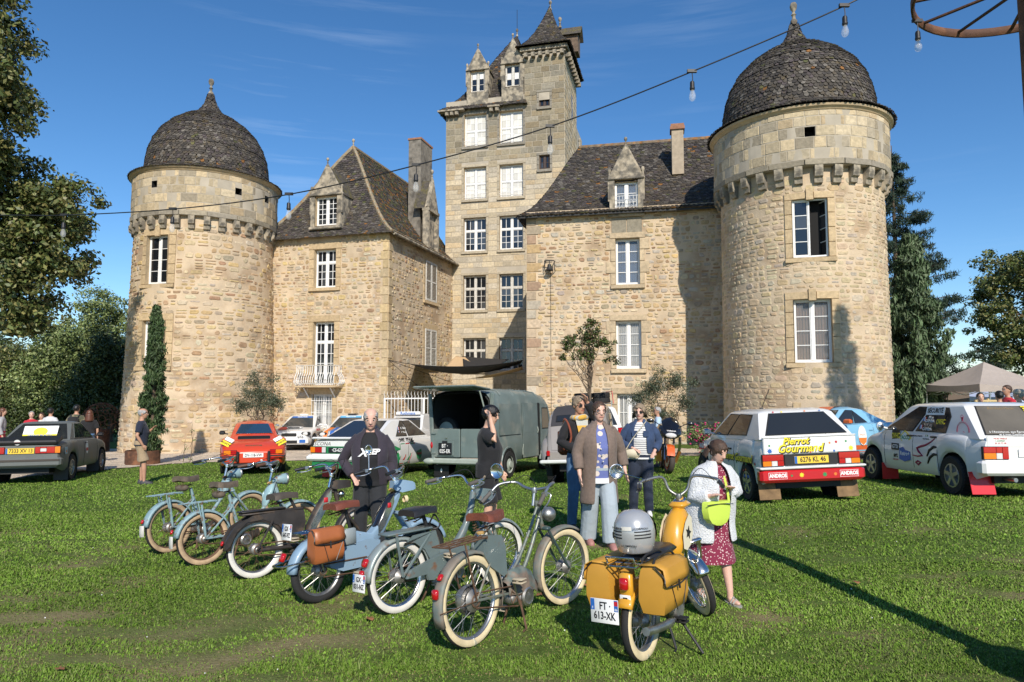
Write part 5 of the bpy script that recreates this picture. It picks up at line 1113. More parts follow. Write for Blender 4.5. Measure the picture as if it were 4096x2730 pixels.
for y in (.60, -.60):
    T = c.T('B', -.057, y - .06 * (1 if y > 0 else -1), .435, 0); c.decal('sponsor_panel', T, .30, .115, M_rink, .0); c.decal('panel_frame', T, .28, .10, M_wink, .001); c.decal('panel_field', T, .27, .09, M_rink, .0025); c.txt('ANDROS', .075, M_wink, T @ TR(0, 0, .0045), bold=.004, sx=.85)
cols_ = [M_bink, M_yink, M_gink, M_rink, M_oink]
for i, (y, z, r, m) in enumerate([(.18, .435, .04, M_yink), (-.17, .43, .04, M_gink), (-.33, .43, .03, M_oink), (.33, .43, .02, M_gink)]): c.decal('star', c.T('B', -.057, y, z), 0, 0, m, 0, star(8, .55, 1, r))
for i, (y, z, r) in enumerate([(.62, .80, .045), (-.62, .80, .045), (.62, .88, .02), (-.40, .90, .025), (-.30, .89, .02), (-.36, .77, .022), (.36, .88, .018), (-.55, .905, .02), (.0, .765, .018)]): c.decal('star', Tb(y, z), 0, 0, cols_[i % 5], .0, star(8, .55, 1, r))
for i in range(16):
    x, z = random.uniform(.15, 2.4), random.uniform(.45, .86); p_ = c.side(x, z, 1, .003); c.decal('star', c.T('L', p_.x, p_.y, p_.z, 4), 0, 0, cols_[i % 5], .0, star(7, .5, 1, random.uniform(.018, .035)))
p_ = c.side(.95, .66, 1, .006); T = c.T('L', p_.x, p_.y + .004, p_.z, 3); c.txt('Pierrot Gourmand', .17, M_ink, T @ TR(.008, -.008, 0), bold=.012, shear=.3); c.txt('Pierrot Gourmand', .17, M_yink, T @ TR(0, 0, .003), bold=.004, shear=.3)
p_ = c.side(2.95, .72, 1, .006); T = c.T('L', p_.x - .02, p_.y + .01, p_.z + .02, 3) @ RZ(0); c.decal('sponsor_panel', T, .55, .13, M_rink); c.txt('ANDROS', .12, M_wink, T @ TR(0, 0, .002), bold=.004)
b = MB(); b.add([c.side(x, z, 1, .003) for x in (.4, 2.6) for z in (.36, .40)] , [(0, 2, 3, 1)]); b.build('blue_stripe', M_bink, c.o)
for i in range(8): y = random.uniform(-.6, .6); q = c.gp('B', .5 - y / 1.4, random.choice([.03, .96]), .006); c.decal('star', c.T('B', q.x, q.y, q.z, 35), 0, 0, cols_[i % 5], 0, star(7, .5, 1, .018))
for sg in (1, -1): c.box('mud_flap', (.16, sg * .60, .23), (.012, .33, .34), mat('rusty_flap', (.20, .125, .06), .85, var=.3, vs=9, bump=.2), .004, Matrix.Rotation(radians(8), 3, 'Y'))
c.mirror(2.28, 1, M_chrome); c.box('door_handle', tuple(c.side(1.3, .78, 1, .01)), (.16, .02, .03), M_blk, .008); b = MB(); b.tube([(1.5, .1, 1.42), (1.1, .1, 1.75)], .006, 5); b.box((1.5, .1, 1.425), (.05, .05, .03)); b.build('aerial', M_blk, c.o)
b = MB(); b.tube([(-.01, -.3, .885), (.15, -.3, 1.1)], .006, 4); b.build('wiper', M_blk, c.o)

# white four-door rally hatchback, cut off by the picture edge
c = Car('hatchback_car', 'white four-door rally hatchback with SECURITE sign in the window and red mud flaps', 'car', (7.72, 10.15), 0, 3.7, 1.60, [(0, .90), (.10, .92), (.5, .95), (2.7, .96), (3.4, .80), (3.7, .58)], .26, (.70, 3.12), .30, P_white, group=A_, plan=[(0, .93), (.3, 1.0), (.75, 1.04), (1.3, 1.0), (2.7, .98), (3.1, 1.0), (3.4, .9), (3.7, .72)])
c.green(.04, 2.85, .62, 2.05, 1.42, 1.50, 1.18, paint=P_white); c.wheels(M_alloy, 'spoke5', tw=.19, ins=-.02)
M_dimg = mat('dusty_glass', (.13, .115, .09), .25, spec=.5, var=.2, vs=2); c.pane('B', [(.07, .1), (.93, .1), (.87, .92), (.13, .92)], M_dimg); c.pane('L', [(.30, .10), (.60, .10), (.53, .9), (.26, .86), (.24, .6)]); c.pane('L', [(.64, .1), (.96, .1), (.78, .9), (.57, .9)]); c.pane('R', [(.3, .1), (.96, .1), (.8, .9), (.26, .86)]); c.pane('W', [(.06, .1), (.94, .1), (.9, .9), (.1, .9)])
for x in (1.02, 1.74, 2.66): c.seam(x, .34, .93, 1)
c.box('bumper', (.03, 0, .47), (.20, 1.63, .22), P_white, .04); b = MB(); b.tube([(-.06, .35, .30), (.3, .35, .30)], .032, 12); b.tube([(-.062, .35, .30), (.0, .35, .30)], .026, 12); b.build('exhaust_pipe', M_alloy, c.o)
for sg in (1, -1): tail(c, sg * .77, sg * .40, .60, .78, [(0, .5, .5, 1, M_lred), (.5, .75, .5, 1, M_lred), (.75, 1, 0, 1, M_lred), (0, .5, 0, .5, M_lor), (.5, .75, 0, .5, M_lwh)])
c.box('tailgate', (.009, 0, .85), (.03, 1.4, .16), P_white, .02); c.plate(c.T('B', -.012, 0, .69), .5, .12, '01 RALLYE'[:2] + '     ', M_pw, M_ink, .11)
for sg in (1, -1): c.box('mud_flap', (.22, sg * .66, .23), (.012, .36, .34), mat('red_flap', (.62, .015, .02), .4, coat=.4), .004, Matrix.Rotation(radians(12), 3, 'Y'))
c.box('mud_flap', (2.72, .66, .2), (.012, .3, .3), MATS['red_flap'], .004)
def onL(x, z, e=.005, tl=4): p = c.side(x, z, 1, e); return c.T('L', p.x, p.y, p.z, tl)
def onC(u, t, e=.016, tl=14): p = c.gp('L', u, t, e); return c.T('L', p.x, p.y, p.z, tl)
T = onC(.45, .78); c.decal('window_sign', T, .50, .14, M_wink); c.txt('SÉCURITÉ', .105, M_ink, T @ TR(0, 0, .002), bold=.004, sx=.92)
for t, z, m in (('Alex', .56, M_wink), ('GAMBA', .44, M_wink), ('LUCAS', .30, M_sink), ('GAMBA', .17, M_wink)): c.txt(t, .075, m, onC(.485, z) @ TR(0, 0, .001))
for z in (.5, .24): T = onC(.555, z); [c.decal('flag', T @ TR(dx, 0, 0), .028, .07, m) for dx, m in ((-.028, M_bink), (0, M_wink), (.028, M_rink))]
T = onC(.35, .42); c.decal('sponsor_patch', T, .20, .22, M_ink); c.txt('OVHC', .12, M_yink, T @ TR(0, 0, .002), bold=.003, sx=.65)
T = onL(2.28, .86); c.decal('sponsor_patch', T, .24, .22, M_ink); c.txt('OVHC', .14, M_yink, T @ TR(0, 0, .002), bold=.003, sx=.65); T = onL(1.98, .84); c.decal('diamond', T, 0, 0, M_yink, 0, [(-.20, 0), (0, -.13), (.2, 0), (0, .13)]); c.decal('diamond_field', T, 0, 0, M_wink, .0015, [(-.165, 0), (0, -.105), (.165, 0), (0, .105)]); c.txt('YACCO', .085, M_gink, T @ TR(0, 0, .003), bold=.003)
T = onL(2.28, .67); c.decal('sponsor_patch', T, .24, .12, M_ink); c.txt('GT2i', .09, M_wink, T @ TR(0, 0, .002), bold=.002); T = onL(1.98, .56); c.decal('badge_panel', T, 0, 0, M_bink, 0, [(-.17, -.1), (0, -.14), (.17, -.1), (.17, .09), (0, .13), (-.17, .09)]); c.txt('Retro+', .10, M_wink, T @ TR(0, 0, .002), bold=.002); T = onL(2.28, .52); c.txt('art', .11, M_ink, T, bold=.003); c.txt('CREATION', .035, M_rink, T @ TR(0, -.08, 0))
for t, x, z, m, s_ in (('FRANCE PNEUS', 1.62, .88, M_ink, .04), ('CA', 1.36, .89, M_gink, .06), ('MIDI-PYRENEES', 1.36, .84, M_ink, .025)): c.txt(t, s_, m, onL(x, z))
def stroke(pts, r, m, name='painted_line'):
    b = MB(); b.tube([c.side(x, z, 1, .0) for x, z in pts], [r * (.4 + 1.2 * sin(pi * (i + .5) / len(pts))) for i in range(len(pts))], 6, flat=1); b.build(name, m, c.o)
M_wine = mat('wine_paint', (.30, .012, .06), .5); stroke([(1.75, .55), (1.6, .54), (1.45, .56), (1.55, .62), (1.6, .68), (1.5, .71), (1.35, .74), (1.2, .80), (1.1, .86)], .014, M_wine); stroke([(1.68, .43), (1.6, .46), (1.52, .44), (1.6, .40), (1.68, .43)], .014, M_wine, 'painted_lips'); stroke([(1.32, .56), (1.24, .66), (1.12, .72), (1.02, .72)], .016, M_ink); stroke([(1.32, .44), (1.24, .54), (1.12, .60), (1.02, .60)], .016, M_ink)
b = MB()
for r in (.15, .135): b.tube([c.gp('L', .13 + 0 * a, .2, .004) + Vector((r * cos(a), 0, r * sin(a) - .02)) for a in [2 * pi * i / 24 for i in range(24)]], .004, 4, closed=True)
q = c.gp('L', .13, .2, .004); b.box(q + Vector((0, 0, .17)), (.03, .01, .06)); b.tube([q + Vector((.03 * cos(a), 0, .2 + .035 * sin(a))) for a in [2 * pi * i / 12 for i in range(12)]], .004, 4, closed=True); b.tube([q + Vector((0, 0, -.02)), q + Vector((-.05, .0, -.04))], .004, 4); o = b.build('painted_stopwatch', M_wine, c.o)
T = c.T('B', c.gp('B', .80, .84).x - .014, c.gp('B', .80, .84).y, c.gp('B', .80, .84).z, 48); c.decal('sponsor_patch', T, .28, .15, M_ink); c.decal('patch_field', T, .26, .13, M_yink, .0015); c.txt('OVHC', .11, M_ink, T @ TR(0, 0, .003), bold=.003, sx=.9)
for t, u, tt, s_ in (("à l'Assistance, aux Épreuves", .32, .17, .055), ('et à mon Copilote', .32, .10, .05), ('Berthuis-Moto', .42, .86, .07)): q = c.gp('B', u, tt, .014); c.txt(t, s_, M_wink if tt < .5 else mat('faded_gold', (.25, .17, .08), .6), c.T('B', q.x, q.y, q.z, 48), shear=.25)
for i, (t, m) in enumerate((('MORI PNEUS', M_rink), ('L EXPERT', M_gink), ('05 55 72 98', M_rink))): c.txt(t, .035, m, c.T('B', -.0075, .50, .90 - i * .035))
b = MB(); q = Vector((2.62, .86, 1.02)); b.ball(q, .085, 14, 8, (.5, .8, 1)); b.tube([q, (2.6, .72, .98)], .02, 6); b.build('wing_mirror', P_white, c.o, smooth=50); b = MB(); b.ball(q + Vector((-.035, 0, 0)), .066, 12, 6, (.2, .8, 1)); b.build('mirror_glass', M_chrome, c.o, smooth=50)
for x in (1.14, 1.84): c.box('door_handle', tuple(c.side(x, .88, 1, .012)), (.17, .025, .03), M_blk, .008)
for x, z in ((2.4, .62), (1.6, .62)): pass

# grey sedan at the edge
c = Car('sedan_car', 'matt grey rally sedan with boot spoiler and yellow 7333 XV 13 plate', 'car', (-11.15, 15.6), 17, 4.35, 1.65, [(0, .86), (.06, .93), (.9, .97), (1.2, .97), (3.0, .95), (4.2, .80), (4.35, .66)], .27, (.92, 3.49), .31, P_grey, group=A_)
c.green(.92, 3.05, 1.55, 2.35, 1.38, 1.42, 1.10, paint=P_grey); c.wheels(M_alloy, 'multi', tw=.2)
c.pane('B', [(.05, .08), (.95, .08), (.9, .92), (.1, .92)]); c.pane('R', [(.18, .1), (.50, .1), (.44, .9), (.22, .9)], bm=P_grey); c.pane('R', [(.54, .1), (.94, .1), (.84, .9), (.48, .9)]); c.pane('L', [(.18, .1), (.94, .1), (.84, .9), (.22, .9)]); c.pane('W', [(.05, .1), (.95, .1), (.9, .9), (.1, .9)])
for x in (1.75, 2.95): c.seam(x, .34, .95, -1)
c.box('boot_spoiler', (.14, 0, .985), (.40, 1.5, .10), M_blk, .03, Matrix.Rotation(radians(-14), 3, 'Y')); c.box('bumper', (.02, 0, .50), (.22, 1.68, .20), P_grey, .04); c.box('bumper_strip', (-.09, 0, .545), (.02, 1.62, .05), M_dust, .006)
for sg in (1, -1): tail(c, sg * .80, sg * .30, .70, .85, [(0, .22, 0, 1, M_lor), (.22, .55, 0, 1, M_lred), (.55, .8, .25, .75, M_lwh), (.55, .8, .75, 1, M_lred), (.55, .8, 0, .25, M_lred), (.8, 1, 0, 1, M_lred)])
c.plate(c.T('B', -.012, .0, .76), .56, .125, '7333 XV 13', M_lyw, M_ink, .12, True); c.decal('round_badge', c.T('B', -.05, .05, .955, -14), 0, 0, M_wink, 0, oval(.065, .065)); c.decal('badge_red', c.T('B', -.052, .05, .94, -14), .11, .045, M_rink)
q = c.gp('B', .52, .42, .02); T = c.T('B', q.x - .05, q.y, q.z, 32); c.decal('window_poster', T, .72, .38, M_wink); c.decal('poster_yellow', T @ TR(0, .03, .0015), 0, 0, M_yink, 0, oval(.15, .12)); c.decal('poster_band', T @ TR(0, -.075, .002), .72, .065, M_yink); c.txt('GARAGE BB AUTO', .06, M_bink, T @ TR(0, -.075, .0036), bold=.002); c.decal('poster_blue', T @ TR(0, -.15, .002), .72, .08, M_bink); c.txt('/////', .07, M_wink, T @ TR(0, -.15, .0036), bold=.003)
p_ = c.side(1.95, .74, -1, .006); T = c.T('R', p_.x, p_.y, p_.z, 3); c.decal('round_badge', T, 0, 0, M_wink, 0, oval(.10, .16)); c.decal('badge_red', T @ TR(0, -.05, .001), .17, .08, M_rink)
p_ = c.side(.35, .74, -1, .006); T = c.T('R', p_.x, p_.y, p_.z, 3); c.decal('side_sticker', T, .18, .16, mat('pale_blue_ink', (.35, .5, .55), .6)); c.decal('sticker_sun', T @ TR(0, -.02, .0015), 0, 0, M_oink, 0, oval(.05, .03))
c.mirror(2.85, -1, M_blk); c.box('door_handle', tuple(c.side(1.9, .86, -1, .012)), (.17, .025, .03), M_blk, .008); c.box('mud_flap', (.52, -.68, .19), (.012, .3, .3), M_dust, .004); c.box('mud_flap', (3.08, -.68, .19), (.012, .3, .3), M_dust, .004)
b = MB(); b.tube([(-.1, .62, .33), (.3, .62, .33)], .04, 10); b.build('exhaust_pipe', M_alloy, c.o)

# red rear-engined coupe
o_ = foot(589, 17.5); c = Car('coupe_car', 'bright orange-red coupe seen from straight behind with a chrome rear window', 'car', (o_.x, o_.y), 20, 4.15, 1.64, [(0, .56), (.08, .66), (.4, .80), (.9, .92), (1.3, .94), (2.9, .92), (3.6, .82), (4.0, .7), (4.15, .5)], .22, (.86, 3.13), .32, P_red, group=A_, plan=[(0, .74), (.06, .84), (.16, .92), (.4, .985), (.9, 1.0), (1.6, .955), (2.8, .93), (3.3, .96), (3.8, .84), (4.15, .6)])
c.green(.40, 3.0, 1.62, 2.35, 1.31, 1.28, .94, paint=P_red, ch=.34, crown=.05); c.wheels(M_alloy, 'spoke5', tw=.21)
o = c.pane('B', [(.10, .45), (.90, .45), (.85, .92), (.15, .92)], mat('blue_tint_glass', (.02, .05, .09), .04, spec=.9), bm=M_chrome); c.pane('L', [(.38, .4), (.9, .4), (.84, .9), (.5, .9)]); c.pane('R', [(.38, .4), (.9, .4), (.84, .9), (.5, .9)]); c.pane('W', [(.06, .1), (.94, .1), (.9, .9), (.1, .9)])
q = c.gp('B', .5, .24, .01); b = MB(); b.bbox((0, 0, 0), (.80, .13, .02), .008); o = b.build('engine_grille', M_rub, c.o); o.matrix_local = c.T('B', q.x, 0, q.z, 53); [link('grille_slat', (lambda bb: (bb.box((0, 0, 0), (.76, .006, .01)), bb.build('grille_slat', M_blk, o).data)[1])(MB()), None, o) for _ in ()]
b = MB(); b.box((0, -.052, .012), (.76, .008, .006)); sl_ = b.build('grille_slat', M_blk, o)
for k in range(1, 6): link('grille_slat', sl_.data, None, o).location = (0, .021 * k, 0)
c.txt('PORSCHE', .062, mat('badge_gold', (.45, .30, .14), .3, .8), c.T('B', .19, 0, .735, 50), sx=1.5, bold=.002)
for sg in (1, -1):
    tail(c, sg * .70, sg * .40, .53, .635, [(0, .55, 0, 1, M_lor), (.55, 1, .5, 1, M_lred), (.55, 1, 0, .5, M_lred)], -.015); c.box('overrider', (-.03, sg * .37, .47), (.10, .07, .27), M_blk, .025); c.box('bumper', (.0, sg * .58, .465), (.12, .38, .09), P_red, .03); c.box('bumper_rubber', (-.055, sg * .58, .48), (.02, .40, .04), M_rub, .008); c.box('reflector', (-.06, sg * .46, .425), (.02, .1, .05), M_lred, .006)
    T = c.T('B', .30, sg * .66, .80, 42) @ RZ(-35 * sg); c.decal('sponsor_sticker', T @ TR(0, -.02, .02), .24, .13, M_yink); c.txt('BOSCH', .075, M_ink, T @ TR(0, -.02, .023), bold=.002); c.decal('sponsor_sticker', T @ TR(0, .13, .02), .22, .11, M_wink)
c.box('rear_panel', (-.005, 0, .43), (.04, .66, .24), P_red, .015); c.plate(c.T('B', -.028, 0, .50), .48, .105, 'DV-118-VW', M_pw, M_ink, .10); b = MB(); b.tube([(-.04, .50, .27), (.2, .5, .27)], .03, 10); b.build('exhaust_pipe', M_alloy, c.o); c.box('valance', (.03, 0, .27), (.08, 1.3, .07), M_blk, .01); c.decal('round_badge', c.T('B', -.027, -.2, .37), 0, 0, M_wink, 0, oval(.03, .025)); c.mirror(2.7, 1, M_blk)

# white and green rally coupe half hidden by the man in the hooded jacket
c = Car('rally_car', 'white and green rally car standing behind the man in the dark hooded jacket', 'car', (-3.95, 15.8), -20, 4.3, 1.66, [(0, .88), (.1, .93), (.7, .95), (3.0, .93), (4.1, .78), (4.3, .6)], .26, (.95, 3.45), .32, P_white, group=A_)
c.green(.30, 3.1, 1.35, 2.3, 1.37, 1.44, 1.12, paint=P_white); c.wheels(P_white, 'spoke5', tw=.2)
c.pane('B', [(.05, .05), (.95, .05), (.9, .94), (.1, .94)]); c.pane('R', [(.36, .1), (.56, .1), (.52, .9), (.42, .9)]); c.pane('R', [(.60, .1), (.95, .1), (.84, .9), (.55, .9)]); c.pane('L', [(.36, .1), (.95, .1), (.84, .9), (.42, .9)]); c.pane('W', [(.05, .1), (.95, .1), (.9, .9), (.1, .9)])
for x in (1.75, 3.05): c.seam(x, .34, .92, -1)
c.box('bumper', (.0, 0, .52), (.22, 1.76, .15), P_white, .05); c.box('lower_panel', (.02, 0, .36), (.1, 1.5, .17), P_green, .02); c.box('rear_band', (-.002, 0, .70), (.02, 1.56, .17), P_green, .008)
for sg in (1, -1): tail(c, sg * .78, sg * .36, .64, .77, [(0, .3, 0, 1, M_lor), (.3, .75, 0, 1, M_lred), (.75, 1, 0, 1, M_lwh)], -.03)
c.plate(c.T('B', -.022, .05, .70), .48, .12, '·CS-627', M_pb, M_wink, .11); c.txt('ASCONA', .12, M_ink, c.T('B', -.004, .52, .84), bold=-.001, shear=.3, sx=1.1); c.box('spoiler_lip', (.1, 0, .97), (.3, 1.5, .05), P_white, .02)
def onR(x, z, e=.005, tl=4): p = c.side(x, z, -1, e); return c.T('R', p.x, p.y, p.z, tl)
c.txt('OPEL TEAM', .14, M_ink, onR(1.65, .86), bold=.004); b = MB(); b.add([c.side(x, z, -1, .004) for x, z in ((.05, .72), (.9, .78), (1.35, .78), (1.35, .64), (.9, .64), (.05, .6))], [(0, 1, 2, 3, 4, 5)]); b.build('green_stripe', M_gink, c.o)
for k, (x0, m) in enumerate(((1.38, M_gink), (1.62, M_rink), (1.86, M_gink), (2.05, M_rink))): w_ = .2 if k < 3 else .06; b = MB(); b.add([c.side(x, z, -1, .004 + .001 * k) for x, z in ((x0 + w_, .79), (x0, .79), (x0 - .22, .45), (x0 - .30, .30), (x0 - .30 + w_, .30), (x0 - .22 + w_, .45))], [(0, 1, 2, 3, 4, 5)]); b.build('slanted_stripe', m, c.o)
T = onR(2.3, .52); c.decal('oil_badge', T, 0, 0, M_gink, 0, oval(.15, .16)); c.txt('Castrol', .09, M_rink, T @ TR(0, -.02, .002), bold=.003)
q = c.gp('R', .47, .38, .014); T = c.T('R', q.x, q.y, q.z, 14)
for dz, t in ((.06, 'R. Thiery'), (-.05, 'F. Thiery')): c.txt(t, .07, M_wink, T @ TR(.08, dz, .001), bold=.002); [c.decal('flag', T @ TR(-.16 + dx, dz, 0), .025, .08, m) for dx, m in ((-.025, M_bink), (0, M_wink), (.025, M_rink))]
c.box('door_handle', tuple(c.side(1.95, .83, -1, .012)), (.17, .025, .03), M_blk, .008); c.box('mud_flap', (.4, .6, .19), (.012, .3, .3), MATS['red_flap'], .004); b = MB(); b.tube([(-.1, .1, .3), (.3, .1, .3)], .045, 10); b.build('exhaust_pipe', M_rust, c.o)

# two white rally cars facing the visitor by the wall, and a small white roof behind
def front_rally(px, Y, th, label, trim, hood, strip, roof_scoop, gold, tname):
    o_ = foot(px, Y); d = Vector((-sin(radians(th)), cos(radians(th)), 0)); p = o_ - d * 4.3; c = Car('rally_car', label, 'car', (p.x, p.y), th, 4.3, 1.76, [(0, .9), (.1, .98), (.6, 1.0), (3.1, .95), (4.1, .80), (4.3, .55)], .22, (.85, 3.4), .32, P_white, group=A_)
    c.green(.5, 3.25, 1.2, 2.35, 1.43, 1.5, 1.15, paint=P_white); c.wheels(M_gold2 if gold else M_alloy, 'multi', tw=.2); c.pane('W', [(.06, .06), (.94, .06), (.88, .80), (.12, .80)], mat('windscreen', (.04, .05, .055), .04, spec=.8)); c.pane('W', [(.12, .82), (.88, .82), (.86, .96), (.14, .96)], strip, 'sun_strip')
    for f in 'LR': c.pane(f, [(.2, .1), (.52, .1), (.5, .9), (.26, .9)]); c.pane(f, [(.56, .1), (.94, .1), (.82, .9), (.54, .9)])
    q = c.gp('W', .5, .89, .02); c.txt('SIBACOM', .1, M_wink, c.T('W', q.x, q.y, q.z, 50), bold=.002)
    for sg in (1, -1): o = c.box('headlight', (4.12, sg * .66, .70), (.22, .36, .16), M_blk, .05); q = MB(); q.ball((4.21, sg * .66, .70), .075, 12, 8, (.6, 1.6, 1)); q.build('lens', M_lwh, o, smooth=60); c.mirror(2.95, sg, P_white)
    c.box('front_grille', (4.27, 0, .66), (.06, .62, .14), M_rub, .02); c.box('bumper', (4.22, 0, .40), (.24, 1.62, .26), P_white, .06); c.box('air_intake', (4.33, 0, .38), (.03, .75, .13), M_rub, .01)
    for sg in (1, -1): c.box('bumper_vent', (4.335, sg * .58, .40), (.02, .26, .14), trim, .01)
    hood(c); c.box('roof_scoop', (2.1, 0, 1.475), (.42, .36, .07), roof_scoop, .02); c.seam(1.4, .32, .95, 1); c.seam(2.9, .32, .92, 1)
    return c
def h1(c): c.box('bonnet_scoop', (3.45, 0, .945), (.4, .62, .07), P_white, .03); c.box('scoop_mouth', (3.66, 0, .945), (.02, .5, .045), M_rub, .005); b = MB(); b.prism([(3.2, -.7), (3.95, -.62), (3.95, -.25), (3.2, -.35)], .003, TR(0, 0, .93)); o = b.build('red_panel', M_rink, c.o); o.rotation_euler = (0, radians(8), 0); o.location = (-.13, 0, .485)
c = front_rally(668, 28.2, 180, 'white rally car with gold wheels and bonnet scoop by the olive tree', M_bink, h1, M_bink, P_white, True, 'a'); p_ = c.side(3.0, .62, 1, .006); c.txt('SIBACOM', .13, M_rink, c.T('L', 3.05, p_.y, .84, 4), bold=.002); c.txt('GT2i', .12, M_ink, c.T('W', 4.348, .5, .58, 0), bold=.003); b = MB()
for k in range(2): b.tube([c.side(x, .72 + .06 * k - .04 * (x - 1.5), 1, .0) for x in np.linspace(.4, 3.2, 9)], .012, 4)
b.build('side_stripe', M_ink, c.o)
def h2(c):
    for y, w, m in ((.30, .16, M_bink), (-.30, .16, M_bink), (.52, .2, M_oink), (-.52, .2, M_oink), (.44, .05, MATS['pale_blue_ink']), (-.44, .05, MATS['pale_blue_ink'])): b = MB(); b.add([(x, y + dy, c.zt(x) + .022 + (.0) ) for x in (3.25, 3.7, 4.1, 4.27) for dy in (-w / 2, w / 2)], [(0, 2, 3, 1), (2, 4, 5, 3), (4, 6, 7, 5)]); b.build('bonnet_stripe', m, c.o)
    c.txt('i20', .14, M_sink, c.T('W', 4.305, 0, .66), bold=.003); b = MB(); b.tube([(4.28, .07 * cos(2 * pi * i / 16), .765 + .035 * sin(2 * pi * i / 16)) for i in range(16)], .006, 4, closed=True); b.box((4.285, .02, .765), (.008, .01, .05)); b.box((4.285, -.02, .765), (.008, .01, .05)); b.box((4.285, 0, .765), (.008, .04, .008)); b.build('oval_badge', M_chrome, c.o); c.txt('SIBACOM', .09, M_bink, c.T('W', 4.0, 0, .862, 80), bold=.002)
front_rally(781, 27.2, 178, 'white rally car with blue and orange bonnet stripes half hidden behind others', mat('light_blue_ink', (.12, .42, .75), .5), h2, MATS['light_blue_ink'], M_blk, False, 'b')
o_ = foot(925, 25.5); c = Car('small_car', 'small white car showing only its lettered roof behind the rally car', 'car', (o_.x + .3, o_.y + 3.4), 172, 3.5, 1.6, [(0, .85), (2.5, .92), (3.5, .6)], .24, (.6, 2.9), .28, P_white, group=A_); c.green(.1, 2.6, .4, 1.8, 1.45, 1.45, 1.15); c.pane('W', [(.06, .1), (.94, .1), (.9, .78), (.1, .78)]); c.box('roof_sign', (1.95, 0, 1.50), (.1, 1.0, .14), P_white, .03); c.txt('Rothmans', .15, M_bink, c.T('W', 2.002, 0, 1.50), bold=.004); c.box('beacon', (1.6, .1, 1.52), (.1, .16, .07), M_lred, .02); c.box('beacon', (1.6, -.1, 1.52), (.1, .16, .07), M_bink, .02)
# old grey-green van with its tailgate up
P_van = mat('old_van_paint', (.135, .175, .165), .45, var=.12, vs=3, col2=(.20, .225, .20), c2f=.58, c2s=2.5, coat=.15); P_van2 = mat('van_bumper', (.33, .37, .32), .6, var=.1)
th = -25; d = Vector((-sin(radians(th)), cos(radians(th)), 0)); p0 = Vector((-1.72 + .55, 15.75, 0)); van = thing('panel_van', 'old grey-green panel van with raised tailgate and an empty dark load space', 'van', Mx=onground(p0.x, p0.y, p0.x + d.x, p0.y + d.y), group=A_)
def vsec(x, w, zr, zs, k=0):
    h = [(x, w * .93, zs), (x, w, zs + .12), (x, w, .85), (x, w * .985, .9), (x, w * .975, zr - .42), (x, w * .93, zr - .18), (x, w * .82, zr - .07), (x, w * .5, zr - .01), (x, 0, zr)]; return h + [(a, -b_, c_) for a, b_, c_ in h[-2::-1]]
vs_ = [(.0, .80, 2.03, .42), (.12, .84, 2.07, .40), (1.0, .86, 2.10, .38), (2.6, .86, 2.08, .38), (3.2, .85, 2.0, .38), (3.45, .83, 1.86, .38), (3.75, .80, 1.40, .38), (3.98, .76, 1.05, .40), (4.1, .66, .80, .48)]
b = MB(); b.loft([vsec(*q) for q in vs_], close=False); n = 17; b.f.append(tuple(len(b.v) - n + i for i in range(n))); o = b.build('body', P_van, van, smooth=45)
b = MB(); b.loft([[(x, y * .95, max(.5, z * .97)) for x, y, z in vsec(q[0] + .01, q[1], q[2], q[3])] for q in vs_[:5]], close=False); b.add([(x, y * .95, z * .97) for x, y, z in vsec(2.4, .84, 2.06, .42)], [tuple(range(17))]); b.quad((.02, -.8, .55), (2.5, -.8, .55), (2.5, .8, .55), (.02, .8, .55)); b.build('load_space', mat('load_space', (.025, .028, .028), .9), van)
for s in (1, -1):
    b = MB(); b.bbox((-.005, s * .365, .83), (.05, .715, .66), .02); dr_ = b.build('rear_door', P_van, van)
    b = MB(); b.bbox((.0, s * .77, 1.2), (.06, .10, 1.55), .02, Matrix.Rotation(radians(-s * 4), 3, 'X')); b.build('rear_pillar', P_van, van); b = MB(); b.ball((-.02, s * .76, .78), .05, 10, 6, (.5, .8, 1.7)); b.build('tail_light', M_lred, van, smooth=60)
    for zz in (.6, 1.05): b = MB(); b.box((-.04, s * .70, zz), (.03, .12, .025)); b.build('hinge', P_van, dr_)
b = MB(); b.bbox((-.04, .38, .72), (.02, .44, .36), .03); b.build('plate_recess', P_van, van); q = MB(); q.bbox((-.055, .38, .70), (.02, .36, .27), .02); o = q.build('licence_plate', M_pb, van)
for t, z, y in (('BT ·', .765, .38), ('025-ER', .645, .38)): text(t, .12, M_wink, o, TR(-.0665, y, z) @ RZ(-90) @ RX(90), sx=.8, bold=.002)
b = MB(); b.box((-.06, .38, .86), (.05, .12, .05)); b.build('plate_lamp', M_blk, van); b = MB(); b.tube([(-.05, .38, .95), (-.05, .33, .95)], .014, 6); b.build('door_lock', M_chrome, van)
b = MB(); b.bbox((-.03, 0, .42), (.14, 1.45, .13), .03); b.build('bumper', P_van2, van)
for s in (1, -1): b = MB(); b.ball((-.05, s * .80, .41), .11, 12, 8, (.9, 1.5, .7)); b.build('bumper_end', P_van2, van, smooth=60)
Tt = TR(.02, 0, 2.05) @ RY(4); b = MB(); b.bbox((-.42, 0, 0), (.86, 1.56, .045), .02); tg = b.build('tailgate', P_van, van); tg.matrix_local = Tt; b = MB(); b.bbox((-.45, 0, -.026), (.5, 1.15, .012), .004); b.build('tailgate_window', mat('dusty_pale_glass', (.25, .30, .30), .2), tg)
b = MB(); b.tube([(.0, -.74, 1.2), (-.42, -.72, 2.0)], .018, 6); b.build('tailgate_stay', P_van2, van)
